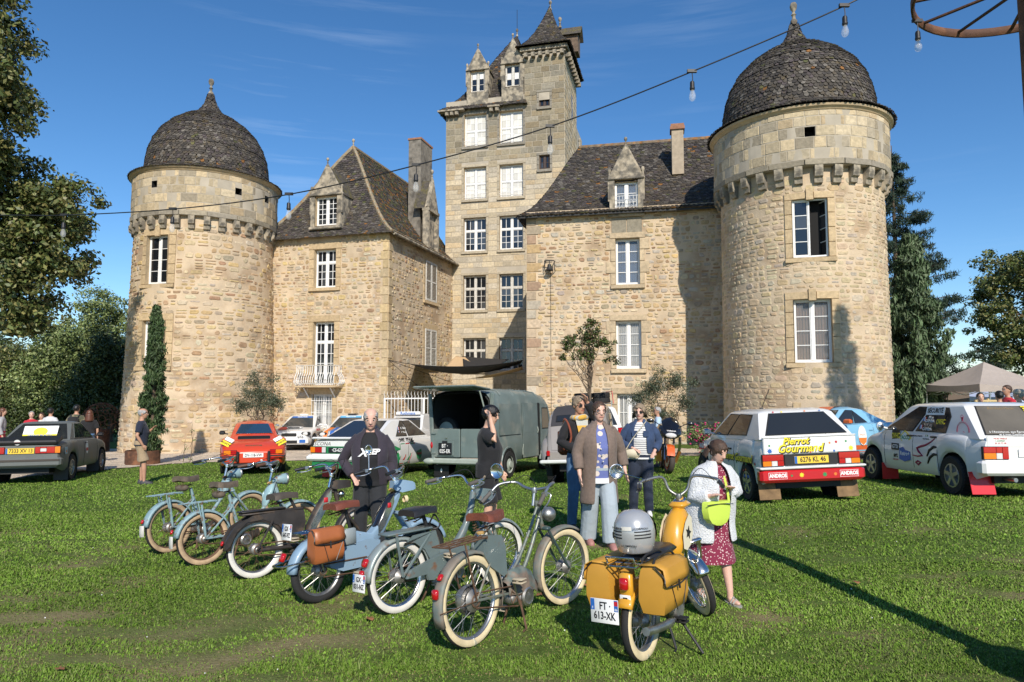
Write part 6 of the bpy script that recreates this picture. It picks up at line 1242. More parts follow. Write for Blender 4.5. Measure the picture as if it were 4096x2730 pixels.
for x in (.78, 3.08):
    for s in (1, -1):
        b = MB(); R_ = .315; b.lathe([(.2, -.08), (.295, -.08), (R_, -.05), (R_, .05), (.295, .08), (.2, .08)], 28, (0, 0, 0), 'y'); w_ = b.build('wheel', M_tyre, van, smooth=50); w_.location = (x, s * .80, R_); b = MB(); f = s * .075; b.lathe([(.2, f), (.17, f - s * .03), (.12, f), (.08, f + s * .01), (.075, f + s * .04), (.002, f + s * .045)], 20, (0, 0, 0), 'y'); b.build('rim', P_van2, w_, smooth=40)
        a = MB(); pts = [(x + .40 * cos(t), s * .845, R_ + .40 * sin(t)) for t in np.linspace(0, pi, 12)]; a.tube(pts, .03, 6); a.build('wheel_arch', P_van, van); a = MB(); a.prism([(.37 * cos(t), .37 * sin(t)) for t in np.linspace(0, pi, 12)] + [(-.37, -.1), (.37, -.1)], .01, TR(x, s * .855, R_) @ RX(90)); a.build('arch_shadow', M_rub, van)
b = MB(); b.lathe([(.2, -.07), (.29, -.07), (.31, 0), (.29, .07), (.2, .07)], 24, (0, 0, 0), 'x'); o = b.build('spare_wheel', M_tyre, van, smooth=50); o.location = (.35, .55, 1.12); b = MB(); b.lathe([(.2, -.05), (.12, -.06), (.002, -.05)], 20, (0, 0, 0), 'x'); b.build('rim', P_van2, o)
def vpan(name, pts, m, d=.006, par=None):
    b = MB(); b.add([(x, y, z) for x, y, z in pts], [tuple(range(len(pts)))]); b.v = b.v + [(x, y - d, z) for x, y, z in b.v]; k = len(pts); b.f = [tuple(range(k, 2 * k))] + [(i, (i + 1) % k, k + (i + 1) % k, k + i) for i in range(k)]; return b.build(name, m, par or van)
vpan('sliding_door', [(1.55, -.875, .42), (2.5, -.875, .42), (2.5, -.868, .9), (2.5, -.848, 1.75), (1.55, -.848, 1.75), (1.55, -.868, .9)], P_van, .012); vpan('side_panel', [(.3, -.856, 1.0), (1.45, -.864, 1.0), (1.45, -.845, 1.72), (.36, -.84, 1.72)], P_van, .006); vpan('door_panel', [(1.65, -.874, 1.02), (2.42, -.874, 1.02), (2.42, -.862, 1.68), (1.65, -.862, 1.68)], P_van, .008)
vpan('door_gap', [(2.54, -.862, .45), (2.68, -.862, .45), (2.68, -.84, 1.76), (2.54, -.84, 1.76)], M_rub, .006); q = vpan('cab_door', [(2.72, -.868, .42), (3.4, -.86, .42), (3.4, -.84, 1.0), (3.28, -.82, 1.72), (2.72, -.845, 1.74)], P_van, .008); vpan('door_window', [(2.80, -.855, 1.08), (3.38, -.842, 1.08), (3.24, -.828, 1.64), (2.80, -.846, 1.64)], M_rub, .012, q); vpan('pane', [(2.83, -.862, 1.11), (3.33, -.849, 1.11), (3.21, -.835, 1.61), (2.83, -.853, 1.61)], mat('tan_reflecting_glass', (.22, .18, .13), .08, spec=.8), .012, q)
for k in range(4): b = MB(); x = .45 + k * .72; b.tube([(x, y, z + .004) for _, y, z in vsec(x, .86, 2.088, .4)[5:12]], .012, 4); b.build('roof_rib', P_van, van)
b = MB(); b.tube([(3.3, -.82, 1.15), (3.42, -1.0, 1.3)], .012, 5); b.bbox((3.42, -1.0, 1.42), (.05, .12, .2), .02); b.build('wing_mirror', M_blk, van); b = MB(); b.box((.16, .60, .17), (.012, .4, .26)); mf = b.build('mud_flap', M_rub, van); b = MB(); b.prism([(-.03, 0), (0, -.055), (.03, 0), (0, .055)], .004, TR(.15, .6, .19) @ RZ(-90) @ RX(90)); b.prism([(-.012, 0), (0, -.025), (.012, 0), (0, .025)], .006, TR(.15, .6, .19) @ RZ(-90) @ RX(90)); b.build('diamond_mark', M_wink, mf)
b = MB(); b.tube([(1.5, -.89, .5), (1.5, -.89, .62), (1.52, -.9, .75)], .01, 5); b.tube([(2.42, -.9, 1.0), (2.42, -.915, 1.06), (2.42, -.9, 1.15)], .012, 5); b.build('door_handle', P_van2, van)

# grey-beige bubble car with a dark fabric roof
P_2cv = paint('warm_grey', (.29, .262, .235)); M_fabric = mat('roof_fabric', (.042, .040, .043), .9, bump=.2, bs=80)
c = Car('vintage_car', 'grey-beige vintage bubble car with dark fabric roof and black 5728 HN plate', 'car', (1.33, 14.0), -12, 3.8, 1.30, [(0, .60), (.05, .78), (.16, 1.0), (.32, 1.22), (.55, 1.40), (.9, 1.53), (1.4, 1.6), (1.9, 1.58), (2.25, 1.48), (2.55, 1.1), (2.8, .98), (3.4, .86), (3.8, .5)], .34, (.62, 3.02), .30, P_2cv, group=A_, plan=[(0, .92), (.2, .98), (1, 1), (2.4, .97), (3, .75), (3.8, .5)], arch=.03)
def patch(c, name, xs, y0, y1, m, e=.012, ny=7):
    b = MB(); P = []
    for x in xs:
        w = c.w(x); row = []
        for k in range(ny):
            f = lerp(y0, y1, k / (ny - 1)); y = f * w; F_ = interp([(0, 1.0), (.84, 1.0), (.925, .96), (.965, .87), (.99, .72), (1.0, .52)], abs(f)); z = c.sill + F_ * (c.zt(x) - c.sill) + interp([(0, .02), (.45, .014), (.84, 0), (1, 0)], abs(f)); sl_ = (c.zt(x + .03) - c.zt(x - .03)) / .06; nn = Vector((-sl_, 0, 1)).normalized(); row.append(Vector((x, y, z)) + nn * e + Vector((0, e * f, 0)))
        P.append(row)
    b.loft(P, close=False); return b.build(name, m, c.o, smooth=50)
patch(c, 'fabric_roof', [.30, .36, .45, .55, .7, .9, 1.1, 1.4, 1.7, 1.95, 2.15], -.99, .99, M_fabric, .012, 13); patch(c, 'rear_window', [.37, .42, .48, .54], -.66, .66, M_rub, .024); patch(c, 'pane', [.385, .42, .48, .525], -.62, .62, M_cglass, .028); patch(c, 'window_pillar', [.375, .42, .48, .535], .12, .20, M_fabric, .034, 3)
patch(c, 'boot_lid', [.03, .05, .10, .16, .24, .29], -.82, .82, P_2cv, .012)
c.plate(c.T('B', -.015, -.12, .655) , .46, .10, '5728 HN 75', M_pb, M_wink, .09); c.box('rear_panel', (.0, 0, .60), (.03, 1.1, .16), P_2cv, .012); c.box('bumper', (-.04, 0, .49), (.06, 1.5, .075), mat('cream_bumper', (.62, .63, .60), .4), .02); c.box('badge', (-.075, .0, .49), (.012, .16, .03), M_blk, .003); c.txt('CITROEN', .032, M_wink, c.T('B', -.0815, 0, .49), sx=1.1)
for s in (1, -1):
    c.box('tail_light', (-.02, s * .57, .66), (.05, .07, .11), M_lred, .012); b = MB(); secs = []
    for x, wv, zt_ in ((-.02, .05, .62), (.06, .12, .78), (.25, .16, .95), (.55, .17, 1.0), (.9, .16, .92), (1.2, .1, .72), (1.35, .02, .5)): secs.append([(x, s * .60, .40), (x, s * (.60 + wv), .42), (x, s * (.60 + wv), zt_ - .12), (x, s * (.60 + wv * .6), zt_ - .02), (x, s * .60, zt_)])
    b.loft(secs, close=False); b.build('rear_wing', P_2cv, c.o, smooth=60)
c.wheels(mat('cream_rim', (.55, .52, .45), .5), 'disc', tw=.13, ins=-.03); c.pane = None
b = MB(); b.add([c.side(x, z, -1, .01) for x, z in ((1.0, 1.05), (1.65, 1.05), (1.65, 1.42), (1.1, 1.40))], [(0, 1, 2, 3)]); b.add([c.side(x, z, -1, .01) for x, z in ((1.72, 1.05), (2.4, 1.05), (2.2, 1.40), (1.72, 1.42))], [(0, 1, 2, 3)]); b.build('side_window', M_cglass, c.o); c.seam(1.68, .4, 1.5, -1)

# white estate with four tyres on its roof rack
o_ = foot(1378, 21.2); c = Car('estate_car', 'white estate car carrying stacked tyres on its roof rack by the wall', 'car', (o_.x, o_.y), 8, 3.8, 1.6, [(0, .9), (.1, .98), (2.9, .98), (3.7, .85), (3.8, .6)], .25, (.7, 3.1), .3, P_white, group=A_); c.green(.05, 2.9, .3, 2.2, 1.55, 1.5, 1.25, paint=P_white); c.pane('B', [(.1, .1), (.9, .1), (.85, .9), (.15, .9)]); c.pane('R', [(.1, .1), (.45, .1), (.45, .9), (.15, .9)]); c.pane('R', [(.5, .1), (.9, .1), (.85, .9), (.5, .9)]); c.wheels(M_alloy)
for s in (1, -1): tail(c, s * .74, s * .60, .6, .9, [(0, 1, .5, 1, M_lred), (0, 1, 0, .5, M_lor)])
b = MB()
for s in (-1, 1): b.tube([(.4, s * .55, 1.66), (2.2, s * .55, 1.66)], .015, 5); b.tube([(.4, s * .55, 1.74), (2.2, s * .55, 1.74)], .012, 5)
for x in np.linspace(.4, 2.2, 7): b.tube([(x, -.55, 1.66), (x, .55, 1.66)], .012, 5)
for x in (.4, 2.2):
    for s in (-1, 1): b.tube([(x, s * .55, 1.55), (x, s * .55, 1.75)], .014, 5)
b.build('roof_rack', M_alu, c.o)
k_ = 0
for x, y in ((.75, .27), (.8, -.33)):
    for z in (1.77, 1.94):
        b = MB(); b.lathe([(.17, -.08), (.27, -.085), (.29, -.05), (.29, .05), (.27, .085), (.17, .08)], 26)
        for i in range(30): a = 2 * pi * i / 30; b.box((.285 * cos(a), .285 * sin(a), 0), (.012, .025, .13), Matrix.Rotation(a, 3, 'Z'))
        o = b.build('spare_tyre', M_tyre, None, smooth=40); o.matrix_world = c.o.matrix_world @ TR(x, y, z); tag(o, ('%s tyre of the %s stack on the white estate car roof rack' % ('upper' if z > 1.8 else 'lower', 'left-hand' if y > 0 else 'right-hand')), 'tyre', 'tyres on the roof rack')
o = MB(); o.tube([(.4, -.62, 1.66), (.5, -.62, 2.05), (1.2, -.62, 2.05)], .012, 5); o.build('red_strap', M_rink, c.o)

# light blue and orange sports coupe behind the hatchbacks
h_ = Vector((-.88, -.47)); th = math.degrees(atan2(-h_.x, h_.y)); o_ = foot(2012, 19.9); c = Car('sports_coupe', 'light blue and orange sports coupe tucked between the two white hatchbacks and the tower', 'car', (o_.x, o_.y), th, 4.04, 1.76, [(0, .72), (.12, .90), (.5, 1.0), (1.2, 1.0), (2.8, .95), (3.6, .82), (4.04, .55)], .2, (.78, 3.2), .33, P_blue, group=A_, plan=[(0, .75), (.3, .95), (.8, 1), (3.2, 1), (3.7, .9), (4.04, .7)])
c.green(.35, 3.0, 1.45, 2.25, 1.37, 1.38, 1.02, paint=P_blue, ch=.3, crown=.05); c.pane('L', [(.40, .1), (.62, .1), (.56, .86), (.5, .7)]); c.pane('L', [(.65, .1), (.95, .1), (.84, .88), (.58, .88)]); c.pane('W', [(.06, .08), (.94, .08), (.9, .9), (.1, .9)]); c.pane('B', [(.1, .1), (.9, .1), (.85, .9), (.15, .9)]); c.wheels(P_orange, 'spoke5', tw=.22)
b = MB(); b.loft([[c.side(x, z, 1, .004) for z in (.22, .30, .36, .41)] for x in np.linspace(1.2, 2.75, 8)], close=False); b.build('orange_sill', P_orange, c.o); b = MB(); b.loft([[(x, y, z) for y in (-.22, .22)] for x, z in ((1.3, 1.385), (1.6, 1.425), (1.9, 1.43), (2.2, 1.415), (2.45, 1.30))], close=False); b.build('roof_stripe', P_orange, c.o)
c.mirror(2.65, 1, P_orange, 1.03, (.12, .22, .13)); p_ = c.side(2.0, .66, 1, .006); T = c.T('L', p_.x, p_.y, p_.z, 4); c.decal('oval_sticker', T, 0, 0, M_wink, 0, oval(.17, .26)); c.decal('sticker_foot', T @ TR(0, 0, .0015), 0, 0, M_oink, 0, [(-.165, -.06), (-.13, -.17), (0, -.255), (.13, -.17), (.165, -.06)]); c.txt('RALLYE', .06, M_oink, T @ TR(0, .02, .0015)); c.seam(1.5, .25, .95, 1); c.seam(2.75, .25, .9, 1); c.box('door_handle', tuple(c.side(1.62, .8, 1, .01)), (.16, .02, .04), P_blue, .01)

# black and orange sports motorcycle facing the visitor
o_ = foot(1531, 15.6); hd = -97; mo = thing('motorcycle', 'black sports motorcycle with orange front mudguard and lower fairing', 'motorcycle', Mx=onground(o_.x, o_.y, o_.x + cos(radians(hd)), o_.y + sin(radians(hd)), radians(-7)))
def mc_wheel(x, st=0):
    b = MB(); b.lathe([(.21, -.05), (.26, -.062), (.295, -.045), (.305, 0), (.295, .045), (.26, .062), (.21, .05)], 30, (0, 0, 0), 'y'); w_ = b.build('wheel', M_dust, mo, smooth=60); w_.location = (x, 0, .305); w_.rotation_euler = (0, 0, radians(st)); b = MB(); b.lathe([(.215, .045), (.2, .03), (.2, -.03), (.215, -.045)], 24, (0, 0, 0), 'y')
    for k in range(3): a = 2 * pi * k / 3; b.box((.11 * cos(a), 0, .11 * sin(a)), (.2, .03, .05), Matrix.Rotation(-a, 3, 'Y'))
    b.build('rim', P_orange, w_); b = MB(); b.lathe([(.15, .05), (.08, .052)], 20, (0, 0, 0), 'y'); b.lathe([(.15, -.05), (.08, -.052)], 20, (0, 0, 0), 'y'); b.build('brake_disc', M_alloy, w_)
mc_wheel(0, 10); mc_wheel(-1.4)
for s in (1, -1): b = MB(); b.tube([(0, s * .10, .305), (-.28, s * .10, .85)], .024, 8); b.build('fork_leg', M_alloy, mo)
b = MB(); b.loft([[(.36 * cos(a) * k, y * (1 if k == 1 else 1), .305 + .36 * sin(a) * k) for y, k in ((-.09, .86), (-.085, .97), (0, 1.02), (.085, .97), (.09, .86))] for a in np.linspace(.35, 2.7, 12)], close=False); b.build('front_mudguard', P_orange, mo, smooth=60)
P_bk = mat('paint_black', (.012, .012, .014), .2, coat=1)
b = MB(); b.loft([[(x + .0, y * w, z + h * q) for y, q in ((-1, 0), (-.85, .75), (-.4, 1), (.4, 1), (.85, .75), (1, 0), (.6, -.55), (0, -.7), (-.6, -.55))] for x, w, z, h in ((.10, .05, .82, .05), (.02, .20, .86, .11), (-.15, .27, .92, .17), (-.38, .30, .96, .18), (-.55, .30, .93, .12))]); b.build('front_fairing', P_bk, mo, smooth=60)
b = MB(); b.loft([[(x, y * w, z + h * (1 - y * y)) for y in (-1, -.6, 0, .6, 1)] for x, w, z, h in ((-.0, .14, .97, .03), (-.14, .19, 1.07, .09), (-.30, .20, 1.16, .10), (-.4, .19, 1.2, .08))], close=False); b.build('windscreen', mat('smoked_screen', (.008, .008, .01), .03, spec=.8), mo, smooth=60); b = MB(); b.ball((.07, 0, .865), .075, 14, 8, (.6, 1.7, .8)); b.build('headlight', M_lwh, mo, smooth=60); text('YAMAHA', .05, M_wink, mo, TR(.055, 0, .965) @ RZ(90) @ RX(50), bold=.001)
for s in (1, -1):
    b = MB(); b.loft([[(x, s * y, z) for x, y, z in q] for q in (((.02, .17, .84), (-.15, .26, .85), (-.5, .30, .85)), ((-.05, .19, .62), (-.25, .28, .6), (-.6, .31, .6)), ((-.2, .16, .36), (-.35, .24, .32), (-.7, .26, .34)))], close=False); b.build('side_fairing', P_bk, mo, smooth=50); b = MB(); b.loft([[(x, s * y, z) for x, y, z in q] for q in (((-.06, .20, .52), (-.26, .29, .5), (-.7, .315, .5)), ((-.22, .14, .26), (-.4, .22, .22), (-.9, .22, .2)))], close=False); b.build('lower_fairing', P_orange, mo, smooth=50)
    b = MB(); b.tube([(-.2, s * .2, 1.06), (-.22, s * .38, 1.15)], .01, 5); b.ball((-.22, s * .46, 1.16), .06, 10, 6, (.6, 1.5, .8)); b.build('mirror', P_bk, mo, smooth=60); b = MB(); b.tube([(-.3, s * .2, .95), (-.4, s * .36, .93)], .016, 6); b.build('handlebar', M_blk, mo)
b = MB(); b.loft([[(x, y * w, z + h * (1 - y * y)) for y in (-1, -.5, 0, .5, 1)] for x, w, z, h in ((-.35, .1, .9, .05), (-.6, .17, .92, .1), (-.85, .14, .86, .06), (-1.1, .14, .8, .04), (-1.6, .1, .92, .04))], close=False); b.build('tank_and_seat', P_bk, mo, smooth=60)

# cream van glimpsed behind the round tower
o_ = foot(2072, 31); c = Car('parked_van', 'pale van glimpsed between the round tower and the broad cypress', 'van', (o_.x, o_.y), 80, 4.5, 1.9, [(0, 1.1), (3.6, 1.1), (4.5, .7)], .3, (.8, 3.6), .33, mat('cream_paint', (.5, .45, .36), .5)); c.green(.02, 3.6, .1, 2.9, 1.95, 1.8, 1.6); c.pane('L', [(.5, .1), (.9, .1), (.85, .9), (.5, .9)]); c.pane('B', [(.1, .1), (.9, .1), (.85, .9), (.15, .9)])
# ---------------------------------------------------------------- mopeds
B_rust = mat('rusty_blue_paint', (.22, .33, .36), .5, var=.12, vs=10, col2=(.16, .09, .05), c2f=.60, c2s=22, bump=.2); B_lblue = mat('pale_blue_enamel', (.30, .45, .47), .35, coat=.5, col2=(.20, .12, .07), c2f=.68, c2s=18); B_blue = mat('mid_blue_paint', (.22, .33, .44), .4, coat=.4, col2=(.14, .09, .06), c2f=.70, c2s=25); B_brown = mat('brown_black_paint', (.035, .030, .027), .5, var=.3, vs=10, col2=(.07, .05, .035), c2f=.6, c2s=9); B_green = mat('grey_green_paint', (.125, .165, .165), .4, coat=.3, var=.1, col2=(.17, .085, .045), c2f=.66, c2s=11); B_rusty = mat('weathered_rust_paint', (.20, .17, .135), .6, var=.25, vs=8, col2=(.14, .165, .15), c2f=.56, c2s=7); B_yellow = mat('mustard_paint', (.62, .31, .025), .3, coat=.6)
M_cream = mat('cream_tyre', (.66, .55, .34), .7, var=.15, vs=9); M_wwall = mat('white_wall', (.66, .64, .58), .6, var=.08, vs=9); M_tanw = mat('old_tan_wall', (.46, .33, .20), .8, var=.3, vs=8); M_stl = mat('dull_steel', (.42, .41, .38), .4, .9, var=.3, vs=12); M_rstl = mat('rusty_steel', (.13, .075, .045), .8, .3, var=.4, vs=14); M_leath = mat('brown_leather', (.17, .05, .028), .5, var=.25, vs=9, bump=.3, bs=60); M_oldl = mat('worn_grey_leather', (.13, .10, .07), .7, var=.35, vs=10, bump=.3, bs=50); M_vinyl = mat('black_vinyl', (.02, .02, .021), .35); M_tan = mat('tan_bag', (.36, .115, .038), .42, var=.1, vs=6); M_must = mat('mustard_bag', (.52, .265, .035), .5, var=.06, vs=6); M_engine = mat('cast_aluminium', (.34, .33, .31), .5, .8, var=.25, vs=14); M_oil = mat('oily_engine', (.07, .06, .05), .6, .4, var=.4, vs=18)
def bike_to(P, px, wb):
    m = (px - 1176.5) / 1568.67; a = m * m + 1; bq = -2 * (m * P[0] + P[1]); cq = P[0] ** 2 + P[1] ** 2 - wb * wb; y = (-bq + sqrt(max(0, bq * bq - 4 * a * cq))) / (2 * a); return (m * y, y)
class Bike:
    """x forward, y left, z up; origin where the rear tyre touches the ground"""
    def __init__(s, label, P, px, wb, R, paint, name='moped', cat='moped', lean=0, group='vintage mopeds parked in a row on the lawn'):
        q = bike_to(P, px, wb); s.o = thing(name, label, cat, Mx=onground(P[0], P[1], q[0], q[1], radians(lean)), group=group); s.wb, s.R, s.paint = wb, R, paint
    def b(s, name, fn, m=None, par=None, sm=50, M=None):
        q = MB(); q.M = M; fn(q); return q.build(name, m or s.paint, par or s.o, smooth=sm)
    def wheel(s, x, st=0, tw=.028, wall=None, rim=M_chrome, R=None, hub=.05, nsp=36, M=None, spm=None):
        R = R or s.R; q = MB(); q.lathe([(R - tw * 1.9, -tw * .7), (R - tw * 1.3, -tw), (R - tw * .5, -tw * .95), (R, -tw * .35), (R, tw * .35), (R - tw * .5, tw * .95), (R - tw * 1.3, tw), (R - tw * 1.9, tw * .7)], 40, (0, 0, 0), 'y'); w = q.build('wheel', M_tyre if not wall or wall != M_tanw else M_tyre, s.o, smooth=50); w.matrix_local = M or (TR(x, 0, s.R) @ RZ(st))
        if wall: q = MB(); [q.lathe([(R - tw * 2.0, sg * tw * .74), (R - tw * 1.35, sg * (tw + .0025)), (R - tw * .62, sg * (tw * .99 + .0025)), (R - tw * .3, sg * tw * .86)], 40, (0, 0, 0), 'y') for sg in (-1, 1)]; q.build('side_wall', wall, w, smooth=60)
        ri = R - tw * 1.9; q = MB(); q.lathe([(ri + .006, -tw * .72), (ri - .012, -tw * .6), (ri - .02, 0), (ri - .012, tw * .6), (ri + .006, tw * .72)], 40, (0, 0, 0), 'y'); q.build('rim', rim, w, smooth=60)
        q = MB()
        for k in range(nsp):
            sg = 1 if k % 2 else -1; a = 2 * pi * k / nsp; a2 = a + (.45 if (k // 2) % 2 else -.45); q.tube([(hub * cos(a2), sg * .03, hub * sin(a2)), ((ri - .016) * cos(a), 0, (ri - .016) * sin(a))], .0019, 3)
        q.build('spokes', spm or M_stl, w); q = MB(); q.lathe([(.012, -.06), (.02, -.055), (hub, -.04), (hub + .004, -.035), (hub, -.02), (hub * .8, 0), (hub, .02), (hub + .004, .035), (hub, .04), (.02, .055), (.012, .06)], 18, (0, 0, 0), 'y'); q.build('hub', M_engine, w, smooth=40); return w
    def fender(s, x, a0, a1, m=None, gap=.028, w=.045, M=None, name='mudguard', deep=.35, R=None):
        Rf = (R or s.R) + gap; q = MB(); q.loft([[((Rf - (1 - k) * deep * w) * cos(a), y * w, (Rf - (1 - k) * deep * w) * sin(a)) for y, k in ((-1, -.6), (-.9, .45), (-.5, .9), (0, 1), (.5, .9), (.9, .45), (1, -.6))] for a in np.linspace(radians(a0), radians(a1), 20)], close=False); o = q.build(name, m or s.paint, s.o, smooth=70); o.matrix_local = M or TR(x, 0, s.R); o.modifiers.new('solid', 'SOLIDIFY').thickness = .003; return o
    def saddle(s, x, z, L_=.27, w=.105, kind='leather', m=None, drop=.05):
        def fn(q):
            secs = []
            for t in np.linspace(0, 1, 9):
                ww = w * (1 - .78 * t ** 1.3) * (1 if t > 0 else .85) + .012; zz = (.025 * (1 - t) ** 2 + .02 * t * t) if kind == 'leather' else .012 * sin(pi * t); hh = drop if kind == 'leather' else .055
                secs.append([(x - L_ * .45 + L_ * t, ww * a, z + zz + b_ * hh) for a, b_ in ((-1, -1), (-.98, -.35), (-.75, 0), (0, .06), (.75, 0), (.98, -.35), (1, -1), (0, -.8))])
            q.loft(secs)
        sd_ = s.b('saddle', fn, m or (M_leath if kind == 'leather' else M_vinyl), sm=50)
        def sp(q):
            for y in (-.055, .055): q.tube([(x - .09 + .016 * cos(t * .9), y + .016 * sin(t * .9), z - drop - .05 + .0028 * t) for t in range(26)], .003, 4)
            q.tube([(x - .1, -.06, z - drop - .045), (x + .06, 0, z - drop - .02), (x - .1, .06, z - drop - .045)], .006, 5)
        s.b('saddle_spring', sp, M_rstl, sd_); return sd_
    def bars(s, hx, hz, w=.29, rise=.10, back=.16, grip=M_vinyl, st=0, m=M_chrome, glen=.115, lever=True, mid=.10, droop=.0):
        """handlebar about the stem (hx, hz)"""
        M = TR(hx, 0, 0) @ RZ(st); P = spl([(0, 0, hz), (.015, mid, hz + rise * .35), (.0, mid * 1.7, hz + rise), (-back * .6, w * .93, hz + rise * .9), (-back, w, hz + rise * .8 - droop)], 5)
        for sg in (1, -1):
            s.b('handlebar', lambda q: q.tube([(p.x, sg * p.y, p.z) for p in P], .0115, 8), m, M=M); e = P[-1]; dr = (P[-1] - P[-3]).normalized()
            g = s.b('grip', lambda q: q.tube([(p.x, sg * p.y, p.z) for p in [e - dr * .01, e + dr * glen * .15, e + dr * glen]], [.016, .0175, .0165], 10), grip, M=M)
            if lever: s.b('brake_lever', lambda q: (q.tube([(p.x, sg * p.y, p.z) for p in spl([e - dr * .03 + Vector((.0, 0, -.008)), e - dr * .01 + Vector((.05, .01, -.02)), e + dr * .06 + Vector((.055, .01, -.03)), e + dr * .12 + Vector((.035, .02, -.02))], 4)], [.007] * 4 + [.0055] * 9, 6), q.box((e.x, sg * e.y, e.z), (.03, .035, .03))), M_alloy, M=M)
            s.b('brake_cable', lambda q: q.tube([(p.x, sg * p.y, p.z) for p in spl([e + Vector((.02, -.03, .0)), Vector((.07, w * .6, hz + rise + .05)), Vector((.07, .05, hz + .02)), Vector((.02, .02, hz - .18))], 5)], .0028, 4), M_cable, M=M)
        s.b('stem', lambda q: (q.tube([(-.03, 0, hz - .12), (0, 0, hz)], .013, 8), q.lathe([(.022, -.02), (.024, 0), (.02, .02)], 12, (0, 0, hz))), m, M=M); return M
    def headlight(s, M, x, z, r=.06, L_=.13, m=None, ring=M_chrome):
        h = s.b('headlight', lambda q: q.lathe([(.004, -L_), (r * .55, -L_ * .92), (r * .85, -L_ * .55), (r, -L_ * .1), (r, 0)], 18, (x, 0, z), 'x'), m, M=M); s.b('lens', lambda q: q.lathe([(r * .96, .0), (r * .7, .012), (.002, .018)], 18, (x, 0, z), 'x'), mat('lamp_glass', (.42, .42, .40), .05, spec=.9), h, M=M); s.b('lamp_ring', lambda q: q.lathe([(r, -.012), (r * 1.07, -.006), (r * 1.05, .006), (r * .94, .004)], 18, (x, 0, z), 'x'), ring, h, M=M); return h
    def fork(s, hx, hz, m=None, r=.013, st=0, w=.055, M=None):
        """two blades from the crown down to the axle"""
        fx = s.wb
        for sg in (1, -1): s.b('fork_blade', lambda q: q.tube([(hx - .0, sg * w, hz), (lerp(hx, fx, .72), sg * w, lerp(hz, s.R, .72)), (fx, sg * (w + .004), s.R)], [r, r * .9, r * .7], 8), m, M=M)
        s.b('fork_crown', lambda q: q.bbox((hx, 0, hz), (.05, w * 2 + .04, .03), .008), m, M=M)
    def turned(s, st, hx): a = Vector((hx, 0, .85)); return Matrix.Translation(a) @ Matrix.Rotation(radians(st), 4, a - Vector((s.wb - .05, 0, s.R))) @ Matrix.Translation(-a)
    def rack(s, x0, x1, z, w=.07, m=None, n=4, legs=True):
        s.b('luggage_rack', lambda q: ([q.tube([(x0, y, z), (x1, y, z + .012)], .006, 5) for y in np.linspace(-w, w, n)], [q.tube([(x, -w, z), (x, w, z)], .006, 5) for x in np.linspace(x0, x1, 4)], [q.tube([(lerp(x0, x1, .4), sg * w, z), (.0, sg * .07, s.R)], .007, 5) for sg in ((1, -1) if legs else ())]), m or M_rstl)
    def taillight(s, x, z, m=M_lred, k=1.0, tilt=20): o = s.b('tail_light', lambda q: q.bbox((0, 0, 0), (.024 * k, .038 * k, .05 * k), .007), m); o.matrix_local = TR(x, 0, z) @ RY(tilt); return o
    def plate(s, a, b_, T, w=.14, h=.12, size=.052, euro=True):
        p = s.b('licence_plate', lambda q: q.bbox((0, 0, 0), (w, h, .003), .001), M_pw); p.matrix_local = T; k = w / .14
        text(a, size, M_ink, p, TR(.006, h * .2, .002), sx=.78, bold=.001); text(b_, size, M_ink, p, TR(0, -h * .2, .002), sx=.74, bold=.001)
        for sg in ((-1, 1) if euro else ()): q = MB(); x = sg * (w / 2 - .011 * k); q.quad((x - .010 * k, h * .02, .0019), (x + .010 * k, h * .02, .0019), (x + .010 * k, h / 2 - .003, .0019), (x - .010 * k, h / 2 - .003, .0019)); q.build('blue_band', M_bink, p)
        if euro: text('F', .016 * k, M_wink, p, TR(-(w / 2 - .011 * k), h * .1, .0024), ext=.0004); text('46', .016 * k, M_wink, p, TR(w / 2 - .011 * k, h * .1, .0024), ext=.0004); q = MB(); x = w / 2 - .011 * k; q.quad((x - .009 * k, h * .26, .0023), (x + .009 * k, h * .26, .0023), (x + .009 * k, h * .44, .0023), (x - .009 * k, h * .44, .0023)); q.build('red_crest', M_rink, p)
        return p
    def engine(s, x, z, r=.075, m=M_engine, fins=True, y=.0):
        e = s.b('engine', lambda q: (q.lathe([(.002, -.07), (r * .7, -.065), (r, -.045), (r, .045), (r * .7, .065), (.002, .07)], 18, (x, y, z), 'y'), q.bbox((x - .09, 0, z + .01), (.16, .09, .09), .02)), m)
        if fins: s.b('cylinder_fins', lambda q: [q.lathe([(.045, -.003), (.045, .003)], 10, (x + .09 + .015 * k, 0, z + .03 + .004 * k), 'x', cap=True) for k in range(6)], M_oil, e)
        s.b('flywheel_cover', lambda q: q.lathe([(r * .86, -.03), (r * .9, 0), (r * .7, .012), (r * .5, .006), (.2 * r, .014), (.002, .014)], 20, (x, -.075, z), 'y') if 0 else q.lathe([(r * .86, .03), (r * .9, 0), (r * .7, -.012), (r * .5, -.006), (.2 * r, -.014), (.002, -.014)], 20, (x, -.07, z), 'y'), M_stl, e); return e
    def pedals(s, x, z, a=-60, m=M_stl, block=mat('pedal_rubber', (.42, .36, .26), .8)):
        c_, s_ = cos(radians(a)), sin(radians(a))
        for sg in (1, -1): cx, cz = x + sg * .15 * c_, z + sg * .15 * s_; o = s.b('pedal', lambda q: (q.bbox((cx, sg * .15, cz + .012), (.07, .09, .012), .004), q.bbox((cx, sg * .15, cz - .012), (.07, .09, .012), .004), q.box((cx, sg * .15, cz), (.06, .015, .02))), block); s.b('crank', lambda q: q.tube([(x, sg * .06, z), (cx, sg * .09, cz)], .009, 6), m, o)
